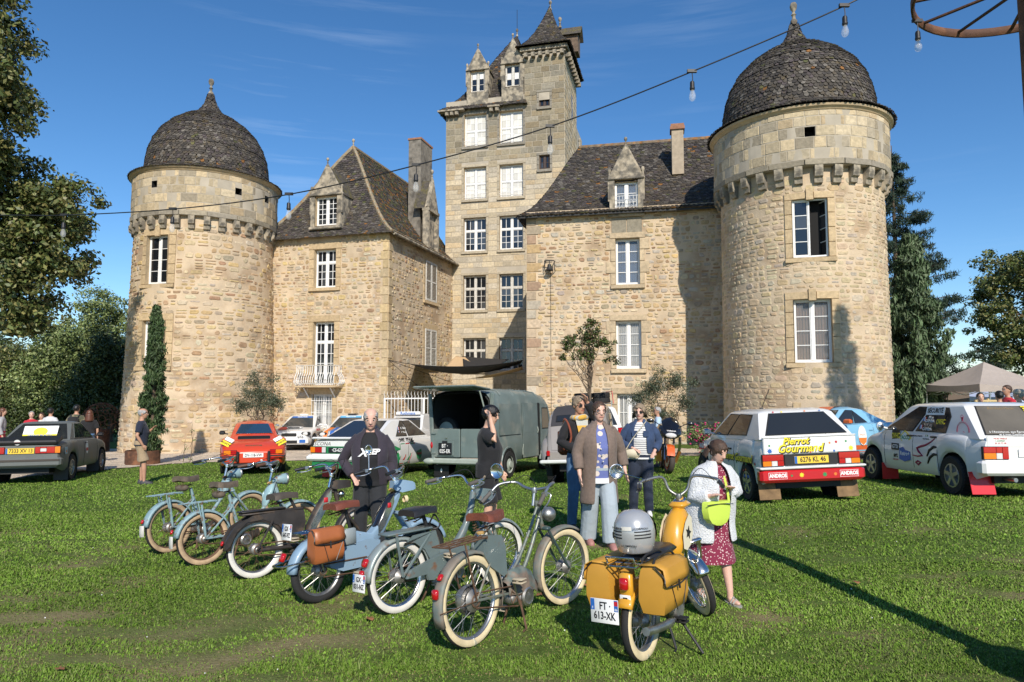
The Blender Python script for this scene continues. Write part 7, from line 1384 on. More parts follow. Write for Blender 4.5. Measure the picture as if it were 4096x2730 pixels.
    def chain(s, x, z, r=.07, y=-.055):
        s.b('drive_chain', lambda q: (q.tube([(0, y, s.R + .05), (x, y, z + r)], .006, 4), q.tube([(0, y, s.R - .05), (x, y, z - r)], .006, 4)), M_rstl); s.b('chain_wheel', lambda q: (q.lathe([(r, -.004), (r, .004)], 22, (x, y, z), 'y'), [q.tube([(x, y, z), (x + r * cos(t), y, z + r * sin(t))], .005, 4) for t in np.linspace(0, 2 * pi, 6)[:-1]], q.lathe([(r * .5, -.005), (r * .62, 0), (r * .5, .005)], 16, (0, y, s.R), 'y')), M_rstl)
    def stand(s, x, z, m=None, dx=-.10, L_=None): s.b('stand', lambda q: [q.tube([(x, sg * .05, z), (x + dx, sg * .11, .005), (x + dx - .05, sg * .12, .0)], .009, 6) for sg in (1, -1)], m or M_rstl)
    def mirror(s, M, base, tip, r=.055, flat=.25, yaw=0):
        o = s.b('mirror', lambda q: (q.tube(spl([base, (Vector(base) + Vector(tip)) * .5 + Vector((0, 0, .0)), tip], 4), .004, 5), q.lathe([(.004, .03), (r * .7, .024), (r, .004), (r, -.002)], 18, (0, 0, 0), 'x') if 0 else None), M_chrome, M=M); t = s.b('mirror_glass', lambda q: q.lathe([(.002, .022), (r * .75, .018), (r * 1.04, .004), (r * 1.04, -.004), (r * .97, -.005)], 20, (0, 0, 0), 'x'), M_chrome, o); t.matrix_local = (M or Matrix()) @ TR(*tip) @ RZ(yaw); g = s.b('glass', lambda q: q.lathe([(r * .97, -.004), (.001, -.006)], 20, (0, 0, 0), 'x'), mat('mirror_silver', (.62, .70, .80), .02, 1), o); g.matrix_local = t.matrix_local
    def tank(s, secs, m=None, name='fuel_tank'): return s.b(name, lambda q: q.loft([[(x + r2 * 0, w * cos(t), z + h * sin(t)) for t in np.linspace(0, 2 * pi, 15)[:-1]] for x, z, w, h, r2 in secs]), m, sm=70)
# one: pale blue moped with tan-walled tyres, furthest left
def old_blue(label, P, px, R, leanq, tankm, saddle_kind, sm, ochre_trim, left=True):  # the flag before left picks an ochre filler cap and brown grips
    k = Bike(label, P, px, 1.08, R, B_rust, lean=leanq); hx, hz = .80, .80; st = -8
    k.wheel(0, 0, .026, M_tanw if R > 0 else None, M_rstl, spm=M_rstl); M = k.turned(st, hx); k.wheel(1.08, 0, .026, M_tanw, M_rstl, M=M @ TR(1.08, 0, R), spm=M_rstl)
    k.fender(0, -2, 172, w=.05); k.fender(1.08, 25, 165, w=.05, M=M @ TR(1.08, 0, R)); k.fork(hx + .02, .60, M=M, r=.014); k.b('steering_head', lambda q: q.tube([(hx + .05, 0, .58), (hx - .02, 0, .82)], .022, 8))
    k.b('frame', lambda q: (q.tube(spl([(hx + .01, 0, .70), (.62, 0, .45), (.46, 0, .30), (.38, 0, .27)], 5), .020, 8), q.tube([(.40, 0, .26), (.27, 0, .68)], .018, 8), [q.tube([(.30, sg * .02, .55), (.0, sg * .065, R)], .010, 6) for sg in (1, -1)], [q.tube([(.40, sg * .03, .27), (0, sg * .065, R)], .011, 6) for sg in (1, -1)]))
    k.saddle(.22, .80, .25, .11, 'leather', M_oldl, .06); k.rack(-.22, .12, R + .36 - (.31 - .27) * 0, .075, B_rust); k.b('rack_strut', lambda q: [q.tube([(-.05, sg * .07, R + .36), (.0, sg * .075, R)], .011, 6) for sg in (1, -1)])
    k.tank([(.66, .52, .02, .02, 0), (.67, .55, .055, .055, 0), (.70, .62, .078, .085, 0), (.74, .69, .072, .07, 0), (.78, .735, .04, .03, 0), (.80, .75, .006, .005, 0)], tankm); k.b('filler_cap', lambda q: q.lathe([(.028, 0), (.03, .02), (.012, .028), (.002, .028)], 12, (.735, 0, .755)), M_rstl if not ochre_trim else mat('ochre_cap', (.5, .32, .12), .5))
    k.b('tank_panel', lambda q: [q.ball((.71, sg * .062, .63), .05, 12, 8, (.6, .25, 1.0)) for sg in (1, -1)], B_lblue); Mb = k.bars(hx - .03, .90, .27, .10, .17, M_vinyl if not ochre_trim else mat('brown_grip', (.10, .05, .03), .6), st); k.headlight(Mb, .16, .80, .062, .15, B_rust, M_stl)
    k.engine(.43, .20, .07, M_oil); k.chain(.40, .25); k.pedals(.40, .25, -40); k.taillight(-.31, R + .10, M_lred, .9); k.b('tail_plate', lambda q: q.bbox((-.315, 0, R + .0), (.01, .075, .12), .004), M_oldwhite); k.stand(.36, .22)
    k.b('tool_pouch', lambda q: q.bbox((.16, 0, .69), (.09, .16, .07), .02), M_oldl); return k
old_blue('rusty pale blue moped furthest from the yellow one, with a worn saddle and cream-sided tyres', (-3.80, 7.70), 582, .275, -4, B_rust, 'leather', M_oldl, False)
old_blue('rusty pale blue moped second in the row, its rear mudguard brown with rust', (-3.14, 7.07), 694, .265, -5, B_lblue, 'leather', M_oldl, True)
# two: dark brown moped with enclosed rear
k = Bike('dark brown-black moped with enclosed rear wing, chrome tank panels and white-walled tyres', (-2.42, 6.58), 836, 1.12, .27, B_brown, lean=-5); R = .27; hx = .84; st = -6; M = k.turned(st, hx)
k.wheel(0, 0, .027, M_wwall, M_stl, spm=M_rstl); k.wheel(1.12, 0, .027, M_wwall, M_stl, M=M @ TR(1.12, 0, R)); k.fender(1.12, 20, 165, w=.055, M=M @ TR(1.12, 0, R)); k.fork(hx + .03, .60, M=M, r=.018); k.fender(0, 5, 176, w=.06, deep=.5)
k.b('rear_cowl', lambda q: [q.prism([(-.30, .30), (-.31, .36), (-.22, .50), (-.05, .585), (.25, .60), (.46, .59), (.48, .47), (.44, .34), (.34, .33), (.28, .38), (.2, .47), (.05, .54), (-.1, .53), (-.2, .45), (-.26, .33)], .012, TR(0, sg * .055 + (.012 if sg > 0 else 0), 0) @ RX(90)) for sg in (1, -1)], sm=40)
k.b('cowl_top', lambda q: q.bbox((.16, 0, .60), (.62, .12, .025), .01)); k.b('rack_top', lambda q: q.bbox((.06, 0, .625), (.44, .14, .018), .008), M_vinyl); k.b('strut', lambda q: q.tube([(.14, -.075, .52), (-.01, -.08, .27)], .011, 6)); k.b('frame', lambda q: (q.tube([(.0, -.05, .26), (.62, -.05, .24)], .02, 8), q.tube([(.0, .05, .26), (.62, .05, .24)], .02, 8))); k.b('head_tube', lambda q: q.tube([(hx + .02, 0, .64), (hx - .03, 0, .86)], .026, 8)); k.b('seat_post', lambda q: q.tube([(.46, 0, .50), (.34, 0, .72)], .016, 8))
k.saddle(.27, .76, .27, .115, 'bench', mat('grey_brown_seat', (.08, .065, .05), .7, var=.2)); k.tank([(.50, .33, .03, .05, 0), (.52, .36, .055, .08, 0), (.62, .50, .06, .11, 0), (.73, .66, .058, .09, 0), (.80, .76, .04, .05, 0), (.82, .79, .01, .01, 0)])
k.b('chrome_panel', lambda q: [q.loft([[(x, sg * (w + .002), z + h * u) for u in (-.7, -.2, .3, .75)] for x, z, w, h in ((.54, .38, .056, .07), (.62, .50, .062, .09), (.72, .645, .060, .08), (.77, .72, .05, .05))], close=False) for sg in (1, -1)], M_chrome); k.b('tank_badge', lambda q: q.bbox((.70, -.066, .66), (.045, .006, .05), .003), M_rink)
Mb = k.bars(hx - .04, .90, .28, .11, .17, M_vinyl, st); k.b('headlight', lambda q: q.loft([[(x, y * w, z) for y, z in ((-1, z0), (-1, z1), (1, z1), (1, z0))] for x, w, z0, z1 in ((-.02, .055, .77, .83), (.03, .065, .755, .85), (.17, .06, .765, .84), (.19, .05, .775, .83))]), M=Mb, sm=30); k.b('horn', lambda q: q.ball((.10, 0, .70), .04, 12, 8), M_chrome, M=Mb)
k.engine(.50, .21, .07, M_oil); k.chain(.44, .24, .07, -.07); k.pedals(.44, .24, -35); k.taillight(-.31, .36, M_lred, .9); k.stand(.4, .2)
# three: blue moped with the tan bag
k = Bike('mid blue moped carrying a tan leather saddlebag and GX 647 PZ plate', (-1.61, 5.86), 974, 1.12, .26, B_blue, lean=-5); R = .26; hx = .84; st = -8; M = k.turned(st, hx)
k.wheel(0, 0, .030, None, M_stl); k.wheel(1.12, 0, .030, None, M_stl, M=M @ TR(1.12, 0, R)); k.fender(0, 0, 176, w=.06, deep=.5); k.fender(1.12, 15, 170, w=.06, deep=.5, M=M @ TR(1.12, 0, R)); k.fork(hx + .03, .62, M=M, r=.022)
k.b('frame_beam', lambda q: q.loft([[(x, y * w, z + h * u) for y, u in ((-1, -.7), (-.8, -1), (.8, -1), (1, -.7), (1, .7), (.7, 1), (-.7, 1), (-1, .7))] for x, z, w, h in ((.10, .50, .035, .05), (.28, .49, .045, .07), (.42, .44, .05, .075), (.52, .42, .052, .07), (.66, .54, .05, .06), (.82, .74, .045, .05), (.87, .80, .035, .03))]), sm=40)
k.b('side_case', lambda q: q.loft([[(x, y * .06, z) for y, z in ((-1, z0), (-1, z1), (1, z1), (1, z0))] for x, z0, z1 in ((.08, .27, .34), (.2, .22, .42), (.48, .22, .45), (.60, .25, .42))]), sm=30); k.b('side_tool_box', lambda q: q.bbox((.27, -.07, .50), (.13, .03, .14), .02), mat('grey_box', (.25, .29, .30), .5))
k.tank([(.56, .47, .02, .03, 0), (.58, .49, .05, .06, 0), (.68, .62, .057, .085, 0), (.77, .745, .05, .065, 0), (.83, .815, .02, .02, 0)], P_bk); k.b('chrome_panel', lambda q: [q.loft([[(x, sg * (w + .003), z + h * u) for u in (-.75, -.2, .3, .8)] for x, z, w, h in ((.59, .50, .050, .05), (.66, .59, .056, .075), (.75, .715, .053, .06), (.79, .765, .044, .04))], close=False) for sg in (1, -1)], M_chrome); k.b('tank_badge', lambda q: q.bbox((.72, -.062, .71), (.04, .006, .045), .003), M_rink); k.b('filler_cap', lambda q: q.ball((.80, 0, .84), .03, 10, 6, (1.2, 1, .6)), mat('amber_cap', (.6, .35, .08), .3))
k.b('seat_post', lambda q: q.tube([(.34, 0, .50), (.28, 0, .72)], .016, 8), M_blk); k.saddle(.25, .79, .29, .105, 'bench', M_leath); k.rack(-.20, .12, .585, .08, M_chrome, 5); k.b('rear_guard', lambda q: q.tube(spl([(.05, -.09, .36), (-.2, -.1, .37), (-.36, -.08, .36), (-.40, 0, .36), (-.36, .08, .36), (-.2, .1, .37), (.05, .09, .36)], 4), .008, 6), M_chrome)
Mb = k.bars(hx + .0, .93, .28, .12, .15, M_vinyl, st); k.b('headlight', lambda q: q.loft([[(x, y * w, z) for y, z in ((-1, z0), (-.8, z1), (.8, z1), (1, z0))] for x, w, z0, z1 in ((-.03, .05, .84, .92), (.04, .065, .81, .93), (.17, .055, .82, .90), (.20, .045, .83, .88))]), M=Mb, sm=30); k.b('lens', lambda q: q.ball((.20, 0, .855), .035, 10, 6, (.4, 1.1, .8)), M_lwh, M=Mb); k.b('horn', lambda q: q.lathe([(.03, 0), (.035, .03), (.01, .035)], 12, (.09, 0, .74), 'x'), M_cream, M=Mb); k.mirror(Mb, (-.12, .27, 1.04), (-.10, .30, 1.22), .05, yaw=12)
k.engine(.47, .22, .07, M_oil); k.chain(.44, .24, .06, -.07); k.pedals(.44, .24, 20); k.taillight(-.33, .42, M_lred, 1.4, 25); k.stand(.40, .22, mat('bright_blue_stand', (.16, .42, .62), .5), .06)
k.plate('GX ·', '647-PZ', TR(-.22, .12, .60) @ RZ(-90) @ RX(84), .15, .13)
def saddlebag(par, x, y, z, m, trim, d=(.30, .09, .28), name='saddlebag', label=None, strap=True):
    Mw = par.matrix_world @ TR(x, y, z); o = thing(name, label, 'bag', Mx=Mw); w, t, h = d; sg = -1 if y < 0 else 1
    b = MB(); b.loft([[(a * w / 2, b_ * t / 2, zz) for a, b_ in ((-k1, -k2), (k1, -k2), (1.04 * k1, 0), (k1, k2), (-k1, k2), (-1.04 * k1, 0))] for zz, k1, k2 in ((-h * .5, .8, .55), (-h * .46, .93, .95), (-h * .2, 1.0, 1.2), (h * .2, .98, 1.1), (h * .42, .95, .9), (h * .5, .9, .7))]); b.build('pouch', m, o, smooth=55)
    b = MB(); b.loft([[(a * w * .505, yy, zz) for a in (-1, -.6, -.2, .2, .6, 1)] for yy, zz in ((-sg * t * .45, h * .515), (sg * t * .3, h * .53), (sg * t * .60, h * .45), (sg * t * .66, h * .25), (sg * t * .68, h * .12))], close=False); f = b.build('flap', m, o, smooth=50); f.modifiers.new('solid', 'SOLIDIFY').thickness = .006
    b = MB(); b.tube(spl([(-w * .505, sg * t * .2, h * .52), (-w * .505, sg * t * .64, h * .3), (-w * .5, sg * t * .69, h * .13), (0, sg * t * .70, h * .06), (w * .5, sg * t * .69, h * .13), (w * .505, sg * t * .64, h * .3), (w * .505, sg * t * .2, h * .52)], 4), .0045, 5)
    if strap: b.tube([(0, sg * t * .72, h * .16), (0, sg * t * .74, -h * .02)], .008, 5)
    b.tube([(-w * .2, sg * t * .60, h * .1), (-w * .05, sg * t * .62, -h * .45)], .0035, 4); b.tube([(w * .47, sg * t * .60, h * .1), (w * .2, sg * t * .62, -h * .45)], .0035, 4); b.build('piping', trim, o); return o
bpy.context.view_layer.update(); saddlebag(k.o, -.02, -.145, .475, M_tan, mat('black_piping', (.02, .02, .02), .4), (.28, .10, .27), 'leather_saddlebag', 'tan leather saddlebag with black piping on the blue moped')
# four: grey-green step-through with white walls
k = Bike('grey-green step-through moped with bright white-walled tyres and GX 031 NZ plate', (-.905, 5.58), 1149, 1.14, .285, B_green, lean=-4); R = .285; hx = .88; st = -4; M = k.turned(st, hx)
k.wheel(0, 0, .028, M_wwall, M_chrome); k.wheel(1.14, 0, .028, M_wwall, M_chrome, M=M @ TR(1.14, 0, R)); k.fender(0, 5, 178, w=.052, m=mat('silver_green_paint', (.30, .35, .34), .35, .3, var=.1, col2=(.17, .1, .06), c2f=.68, c2s=12)); k.fender(1.14, 20, 168, w=.052, m=MATS['silver_green_paint'], M=M @ TR(1.14, 0, R)); k.fork(hx + .03, .62, M=M, r=.016)
k.b('frame_tube', lambda q: q.tube(spl([(hx - .02, 0, .86), (.82, 0, .72), (.73, 0, .55), (.62, 0, .435), (.50, 0, .40), (.34, 0, .395)], 6), [.03] * 12 + [.036] * 19, 12)); k.b('rear_case', lambda q: [q.prism([(.02, .52), (.12, .59), (.36, .60), (.40, .44), (.36, .34), (.30, .36), (.24, .46), (.14, .53), (.04, .545)], .01, TR(0, sg * .055 + (.01 if sg > 0 else 0), 0) @ RX(90)) for sg in (1, -1)], sm=40)
k.b('chain_guard', lambda q: q.prism([(.02, .27), (.06, .33), (.35, .40), (.62, .435), (.70, .42), (.70, .35), (.62, .32), (.36, .27), (.30, .21), (.24, .22), (.22, .27)], .03, TR(0, -.075, 0) @ RX(90), .006), sm=40); k.b('rack', lambda q: (q.bbox((.10, 0, .625), (.46, .15, .02), .008), [q.tube([(-.05, sg * .075, .62), (.0, sg * .075, .29)], .012, 6) for sg in (1, -1)], [q.tube([(.30, sg * .06, .58), (.0, sg * .072, .285)], .012, 6) for sg in (1, -1)]))
k.b('seat_post', lambda q: q.tube([(.36, 0, .50), (.28, 0, .73)], .017, 8), M_blk); k.saddle(.24, .79, .30, .115, 'bench', M_vinyl); Mb = k.bars(hx - .02, .90, .30, .10, .18, mat('grey_grip', (.10, .09, .08), .7), st); k.b('headlight', lambda q: q.loft([[(x, y * w, z) for y, z in ((-1, z0), (-.8, z1), (.8, z1), (1, z0))] for x, w, z0, z1 in ((.0, .05, .80, .88), (.06, .065, .77, .89), (.17, .055, .78, .87), (.19, .05, .785, .865))]), M=Mb, sm=30)
k.engine(.58, .23, .085); k.chain(.45, .25, .08, .06); k.pedals(.48, .25, -70); k.taillight(-.30, .44, M_lred, 1.3, 30); k.taillight(-.335, .36, M_lred, 1.2, 10); k.stand(.42, .22); k.plate('GX ·', '031-NZ', TR(-.36, .0, .30) @ RZ(-86) @ RX(86), .15, .13); k.b('plate_stay', lambda q: q.tube([(-.36, 0, .30), (0, .07, .285)], .004, 4), M_rstl); k.b('cable_lock', lambda q: q.tube([(.40 + .05 * cos(t), .02 * sin(2 * t), .66 + .06 * sin(t)) for t in np.linspace(0, 6, 16)], .008, 6), M_blk)
# five: lady's cycle with a small engine
k = Bike('slim old motorised bicycle with big cream-sided wheels, brown saddle and engine by the pedals', (-.275, 4.88), 1297, 1.17, .31, B_rusty, 'motorised_bicycle', 'moped', -5); R = .31; hx = .88; st = -9; M = k.turned(st, hx); M_tube = mat('worn_green_tube', (.20, .23, .20), .4, .3, var=.25, vs=14, col2=(.15, .10, .07), c2f=.6, c2s=14)
k.wheel(0, 0, .026, M_cream, M_alloy, hub=.075); k.wheel(1.17, 0, .026, M_cream, M_alloy, M=M @ TR(1.17, 0, R)); k.fender(0, -22, 200, w=.045); k.fender(1.17, 58, 205, w=.042, m=B_rusty, M=M @ TR(1.17, 0, R)); k.fork(hx + .05, .66, m=mat('dark_green_fork', (.045, .075, .075), .35, coat=.4), M=M, r=.012)
k.b('frame', lambda q: (q.tube(spl([(hx + .01, 0, .76), (.76, 0, .55), (.62, 0, .38), (.50, 0, .27)], 5), .016, 8), q.tube(spl([(hx - .01, 0, .84), (.74, 0, .66), (.56, 0, .46), (.40, 0, .36)], 5), .012, 8), q.tube([(.46, 0, .26), (.30, 0, .78)], .014, 8), [q.tube([(.33, sg * .02, .66), (0, sg * .065, R)], .009, 6) for sg in (1, -1)], [q.tube([(.46, sg * .03, .26), (0, sg * .065, R)], .01, 6) for sg in (1, -1)], q.tube([(hx + .04, 0, .66), (hx - .02, 0, .88)], .019, 8)), M_tube)
k.saddle(.25, .86, .27, .115, 'leather', M_leath, .06); k.rack(-.26, .14, .71, .08, M_rstl, 4); k.b('side_tank', lambda q: q.loft([[(x, y * .045, z) for y, z in ((-1, z0), (-1, z1), (1, z1), (1, z0))] for x, z0, z1 in ((.13, .60, .70), (.20, .50, .72), (.34, .40, .70), (.38, .42, .62))]), B_green, sm=30); k.b('tank_cap', lambda q: q.lathe([(.03, 0), (.034, .012), (.02, .02), (.001, .02)], 12, (.16, 0, .735)), mat('ochre_cap', (.5, .32, .12), .5))
Mb = k.bars(hx - .03, .97, .31, .06, .20, mat('grey_grip', (.1, .09, .08), .7), st, M_alloy, mid=.13, droop=.05); k.b('headlight', lambda q: q.ball((.14, 0, .76), .06, 14, 8, (1.1, 1, 1)), M_stl, M=Mb); k.mirror(Mb, (-.05, .27, 1.0), (-.10, .33, 1.13), .062, yaw=15)
k.engine(.58, .21, .08); k.b('engine_cowl', lambda q: q.loft([[(x, y * w, z + h * u) for y, u in ((-1, -.9), (-1, .1), (-.6, .8), (0, 1), (.6, .8), (1, .1), (1, -.9))] for x, z, w, h in ((.38, .30, .05, .05), (.46, .33, .07, .09), (.58, .34, .075, .10), (.68, .31, .065, .08), (.73, .25, .05, .05))], close=False), mat('rust_cowl', (.17, .13, .10), .7, var=.4, vs=12, col2=(.11, .15, .14), c2f=.55, c2s=9)); k.chain(.46, .24, .075, -.06); k.pedals(.46, .24, -60); k.taillight(-.335, .42, M_lred, 1.3, 5); k.taillight(-.28, .52, M_lred, 1.0, 45); k.stand(.50, .2, None, -.02)
k.b('hub_drum', lambda q: q.lathe([(.10, -.03), (.105, 0), (.08, .045), (.03, .05), (.02, .06)], 22, (0, .02, R), 'y'), M_engine); k.b('mudguard_stay', lambda q: [q.tube([(0, sg * .07, R), (-.34, sg * .045, .30)], .004, 4) for sg in (1, -1)], M_rstl)
# six: mustard yellow moped with panniers
k = Bike('mustard yellow moped with two matching panniers and FT 613 XK plate', (.87, 4.64), 1606, 1.10, .25, B_yellow, lean=-4); R = .25; hx = .84; st = 48; M = k.turned(st, hx)
k.wheel(0, 0, .031, M_cream, M_stl); k.wheel(1.1, 0, .031, M_cream, M_chrome, M=M @ TR(1.1, 0, R)); k.fender(0, 10, 150, w=.055); k.fender(1.1, 8, 160, w=.058, m=M_chrome, M=M @ TR(1.1, 0, R), deep=.6); k.fork(hx + .03, .60, m=M_chrome, M=M, r=.017); k.b('mud_flap', lambda q: q.loft([[(1.1 - .315 - .05 * t * 0, y * (.055 + .025 * t), R + .08 - .26 * t) for y in (-1, 0, 1)] for t in (0, .5, 1)], close=False), M_stl, M=M @ TR(.64, 0, 0) if 0 else M @ TR(.60, 0, -.02)).modifiers.new('solid', 'SOLIDIFY').thickness = .004
k.b('frame_beam', lambda q: q.loft([[(x, y * w, z + h * u) for y, u in ((-1, -.8), (-.7, -1), (.7, -1), (1, -.8), (1, .7), (.7, 1), (-.7, 1), (-1, .7))] for x, z, w, h in ((.08, .47, .05, .05), (.30, .46, .06, .07), (.48, .44, .06, .06), (.62, .50, .05, .05), (.80, .68, .04, .04))]), sm=40); k.b('side_case', lambda q: q.loft([[(x, y * .078, z) for y, z in ((-1, z0), (-1, z1), (1, z1), (1, z0))] for x, z0, z1 in ((.22, .36, .42), (.30, .33, .47), (.52, .33, .47), (.60, .36, .43))]), sm=30); k.b('white_band', lambda q: q.box((.42, 0, .345), (.32, .162, .05)), M_wwall); text('PEUGEOT', .03, M_ink, k.o, TR(.42, -.0795, .40) @ RX(90), sx=1.1)
k.tank([(.56, .60, .02, .04, 0), (.58, .62, .075, .11, 0), (.66, .70, .088, .15, 0), (.76, .75, .085, .15, 0), (.83, .78, .06, .10, 0), (.85, .79, .02, .03, 0)]); k.b('tank_panel', lambda q: [q.loft([[(x, sg * (.0925 - .0 * x), z + u * h) for u in (-1, 1)] for x, z, h in ((.60, .66, .05), (.66, .69, .10), (.74, .73, .11), (.79, .75, .06))], close=False) for sg in (1, -1)], mat('cream_panel', (.72, .66, .50), .4)); k.b('tank_badge', lambda q: [q.prism(star(5, .45, 1, .05), .003, TR(.70, sg * .094 + (.003 if sg > 0 else 0), .71) @ RX(90)) for sg in (1, -1)], M_ink); k.b('tank_top', lambda q: q.bbox((.80, 0, .90), (.16, .13, .05), .02)); k.b('speedometer', lambda q: q.bbox((.80, 0, .93), (.10, .09, .02), .01, RY(-20).to_3x3()), M_chrome)
k.b('steering_head', lambda q: q.tube([(hx + .06, 0, .58), (hx - .03, 0, .95)], .03, 10)); Mb = k.bars(hx - .04, .96, .29, .15, .17, M_vinyl, st * .55, M_stl, mid=.07); k.mirror(Mb, (-.08, .24, 1.10), (-.03, .46, 1.17), .058, yaw=20)
k.b('bench_seat', lambda q: q.bbox((.22, 0, .655), (.46, .22, .06), .025), M_vinyl); k.rack(-.22, .10, .64, .10, M_chrome, 4); k.b('seat_rail', lambda q: q.tube([(-.22, -.1, .66), (-.24, -.1, .70), (-.24, .1, .70), (-.22, .1, .66)], .008, 6), M_chrome); k.b('tail_bracket', lambda q: q.bbox((-.17, 0, .50), (.05, .09, .20), .015)); k.taillight(-.205, .53, M_lred, 1.5, 8); k.b('letter_sticker', lambda q: q.bbox((-.20, 0, .415), (.004, .075, .09), .001), M_pw); text('F', .075, M_ink, k.o, TR(-.203, 0, .415) @ RZ(-90) @ RX(90), bold=.002)
k.plate('FT ·', '613-XK', TR(-.285, .11, .37) @ RZ(-90) @ RX(88), .20, .15, .066); k.engine(.40, .25, .085); k.b('crank_case', lambda q: q.lathe([(.002, -.02), (.07, -.02), (.078, 0), (.078, .04)], 20, (.36, -.11, .26), 'y'), M_engine); k.pedals(.46, .22, 10, M_stl, M_rub); k.stand(.30, .20, M_blk, -.02); k.b('exhaust', lambda q: q.tube(spl([(.45, -.09, .2), (.25, -.12, .2), (0, -.13, .22), (-.2, -.13, .25)], 4), [.012] * 5 + [.028] * 8, 8), M_stl); k.b('side_stand', lambda q: q.tube([(.35, -.10, .22), (.28, -.30, .0)], .01, 6), M_blk)
M_pip = MATS['black_piping']; bpy.context.view_layer.update(); saddlebag(k.o, -.02, -.19, .50, M_must, M_pip, (.38, .15, .30), 'pannier', 'mustard pannier on the side of the yellow moped nearer the girl', True); saddlebag(k.o, -.02, .19, .50, M_must, M_pip, (.38, .15, .30), 'pannier', 'mustard pannier on the yellow moped side facing the other bikes', True)
b = MB()
for y in (-.12, -.20): b.tube(spl([(-.19, y - .05, .42), (-.17, y, .66), (.0, y, .70), (.16, y, .66), (.18, y - .05, .42)], 4), .008, 6)
b.build('luggage_strap', M_blk, k.o)
# helmet resting on the rear of the seat
hm = thing('motorcycle_helmet', 'silver-grey crash helmet with black stripes resting on the yellow panniers', 'helmet', Mx=k.o.matrix_world @ TR(.0, 0, .70) @ RZ(8)); P_sil = mat('silver_shell', (.42, .43, .44), .25, .3, coat=.6)
b = MB(); b.lathe([(.105, 0), (.118, .012), (.135, .07), (.140, .13), (.130, .19), (.105, .24), (.06, .268), (.001, .276)], 32); b.build('shell', P_sil, hm, smooth=80); b = MB(); b.lathe([(.105, .0), (.10, .01), (.08, .015)], 24); b.build('lining', M_rub, hm)
b = MB()
for z in (.105, .125, .145):
    for a0, a1 in ((pi * .62, pi * .90), (pi * 1.10, pi * 1.38)): r = interp([(.07, .135), (.13, .140), (.19, .130)], z) + .0015; b.loft([[(r * cos(a), r * sin(a), z + dz) for dz in (-.004, .004)] for a in np.linspace(a0, a1, 12)], close=False)
b.build('stripe', M_ink, hm); b = MB(); r = .141; b.loft([[(r * cos(a), r * sin(a), z) for z in (.155, .18)] for a in np.linspace(pi * .90, pi * 1.06, 6)], close=False); b.build('reflective_patch', M_wwall, hm)
for t, z, a in (('SCORPION', .055, 180), ('SCORPION', .165, 215), ('SCORPION', .165, 145)): text(t, .018, M_ink, hm, RZ(a) @ TR(.133 if z < .1 else .139, 0, z) @ RZ(90) @ RX(90), sx=1.2, ext=.0008)
b = MB(); b.loft([[(x * cos(a) * 1.0 + .012, x * sin(a), z) for x, z in ((.137, .07), (.146, .12), (.142, .17), (.118, .22), (.09, .25))] for a in np.linspace(-1.25, 1.25, 16)], close=False); b.build('visor', mat('visor', (.05, .05, .055), .04, spec=1), hm, smooth=80); b = MB(); b.bbox((.02, .142, .10), (.06, .03, .06), .012); b.build('intercom', M_blk, hm)
# ---------------------------------------------------------------- people
def skin(n, c): return mat('skin_' + n, c, .5, var=.06, vs=12)
SK = skin('light', (.60, .36, .25)); SK2 = skin('tan', (.48, .26, .17)); SK3 = skin('pink', (.63, .385, .295))
def cloth(n, c, **k): return mat('cloth_' + n, c, .9, bump=.35, bs=11, bd=.03, sheen=.1, **k)
C_black = cloth('black', (.012, .012, .014)); C_navy = cloth('navy', (.012, .017, .035)); C_plum = cloth('plum_grey', (.035, .028, .040), var=.15); C_jean = cloth('dark_jeans', (.018, .026, .048), var=.2); C_bjean = cloth('blue_jeans', (.06, .13, .24), var=.25); C_khaki = cloth('khaki', (.34, .25, .155)); C_card = cloth('brown_knit', (.17, .125, .10), var=.12, vs=30); C_blue = cloth('grey_blue_linen', (.36, .42, .47)); C_denim = cloth('denim', (.03, .055, .12), var=.25); C_fleece = mat('white_fleece', (.66, .68, .70), 1, bump=.9, bs=70, bd=.02, sheen=.3); C_white = cloth('white', (.7, .7, .7)); C_red = cloth('red', (.45, .012, .03)); C_lblue = cloth('light_blue', (.42, .55, .68)); C_grey = cloth('grey', (.35, .35, .36)); C_brick = cloth('brick', (.30, .07, .045)); C_royal = cloth('royal_blue', (.02, .08, .35)); C_dshort = cloth('charcoal_jeans', (.022, .024, .028))
def band(n, a, b_, sc, thr=.5, d='Z'):
    m = cloth(n, a); nt = m.node_tree; bs = nt.nodes['Principled BSDF']; t = N(nt, 'ShaderNodeTexCoord'); w = N(nt, 'ShaderNodeTexWave'); w.bands_direction = d; w.inputs['Scale'].default_value = sc; w.inputs['Distortion'].default_value = .3; r = N(nt, 'ShaderNodeMath', operation='GREATER_THAN'); r.inputs[1].default_value = thr; x = N(nt, 'ShaderNodeMix', data_type='RGBA'); x.inputs[6].default_value = a + (1,); x.inputs[7].default_value = b_ + (1,)
    l = nt.links.new; l(t.outputs['Object'], w.inputs[0]); l(w.outputs['Fac'], r.inputs[0]); l(r.outputs[0], x.inputs[0]); l(x.outputs[2], bs.inputs['Base Color']); return m
def blot(n, a, b_, sc, thr=.5, tex='ShaderNodeTexVoronoi'):
    m = cloth(n, a); nt = m.node_tree; bs = nt.nodes['Principled BSDF']; t = N(nt, 'ShaderNodeTexCoord'); w = N(nt, tex); w.inputs['Scale'].default_value = sc; r = N(nt, 'ShaderNodeMath', operation='LESS_THAN'); r.inputs[1].default_value = thr; x = N(nt, 'ShaderNodeMix', data_type='RGBA'); x.inputs[6].default_value = a + (1,); x.inputs[7].default_value = b_ + (1,)
    l = nt.links.new; l(t.outputs['Object'], w.inputs['Vector']); l(w.outputs[0], r.inputs[0]); l(r.outputs[0], x.inputs[0]); l(x.outputs[2], bs.inputs['Base Color']); return m
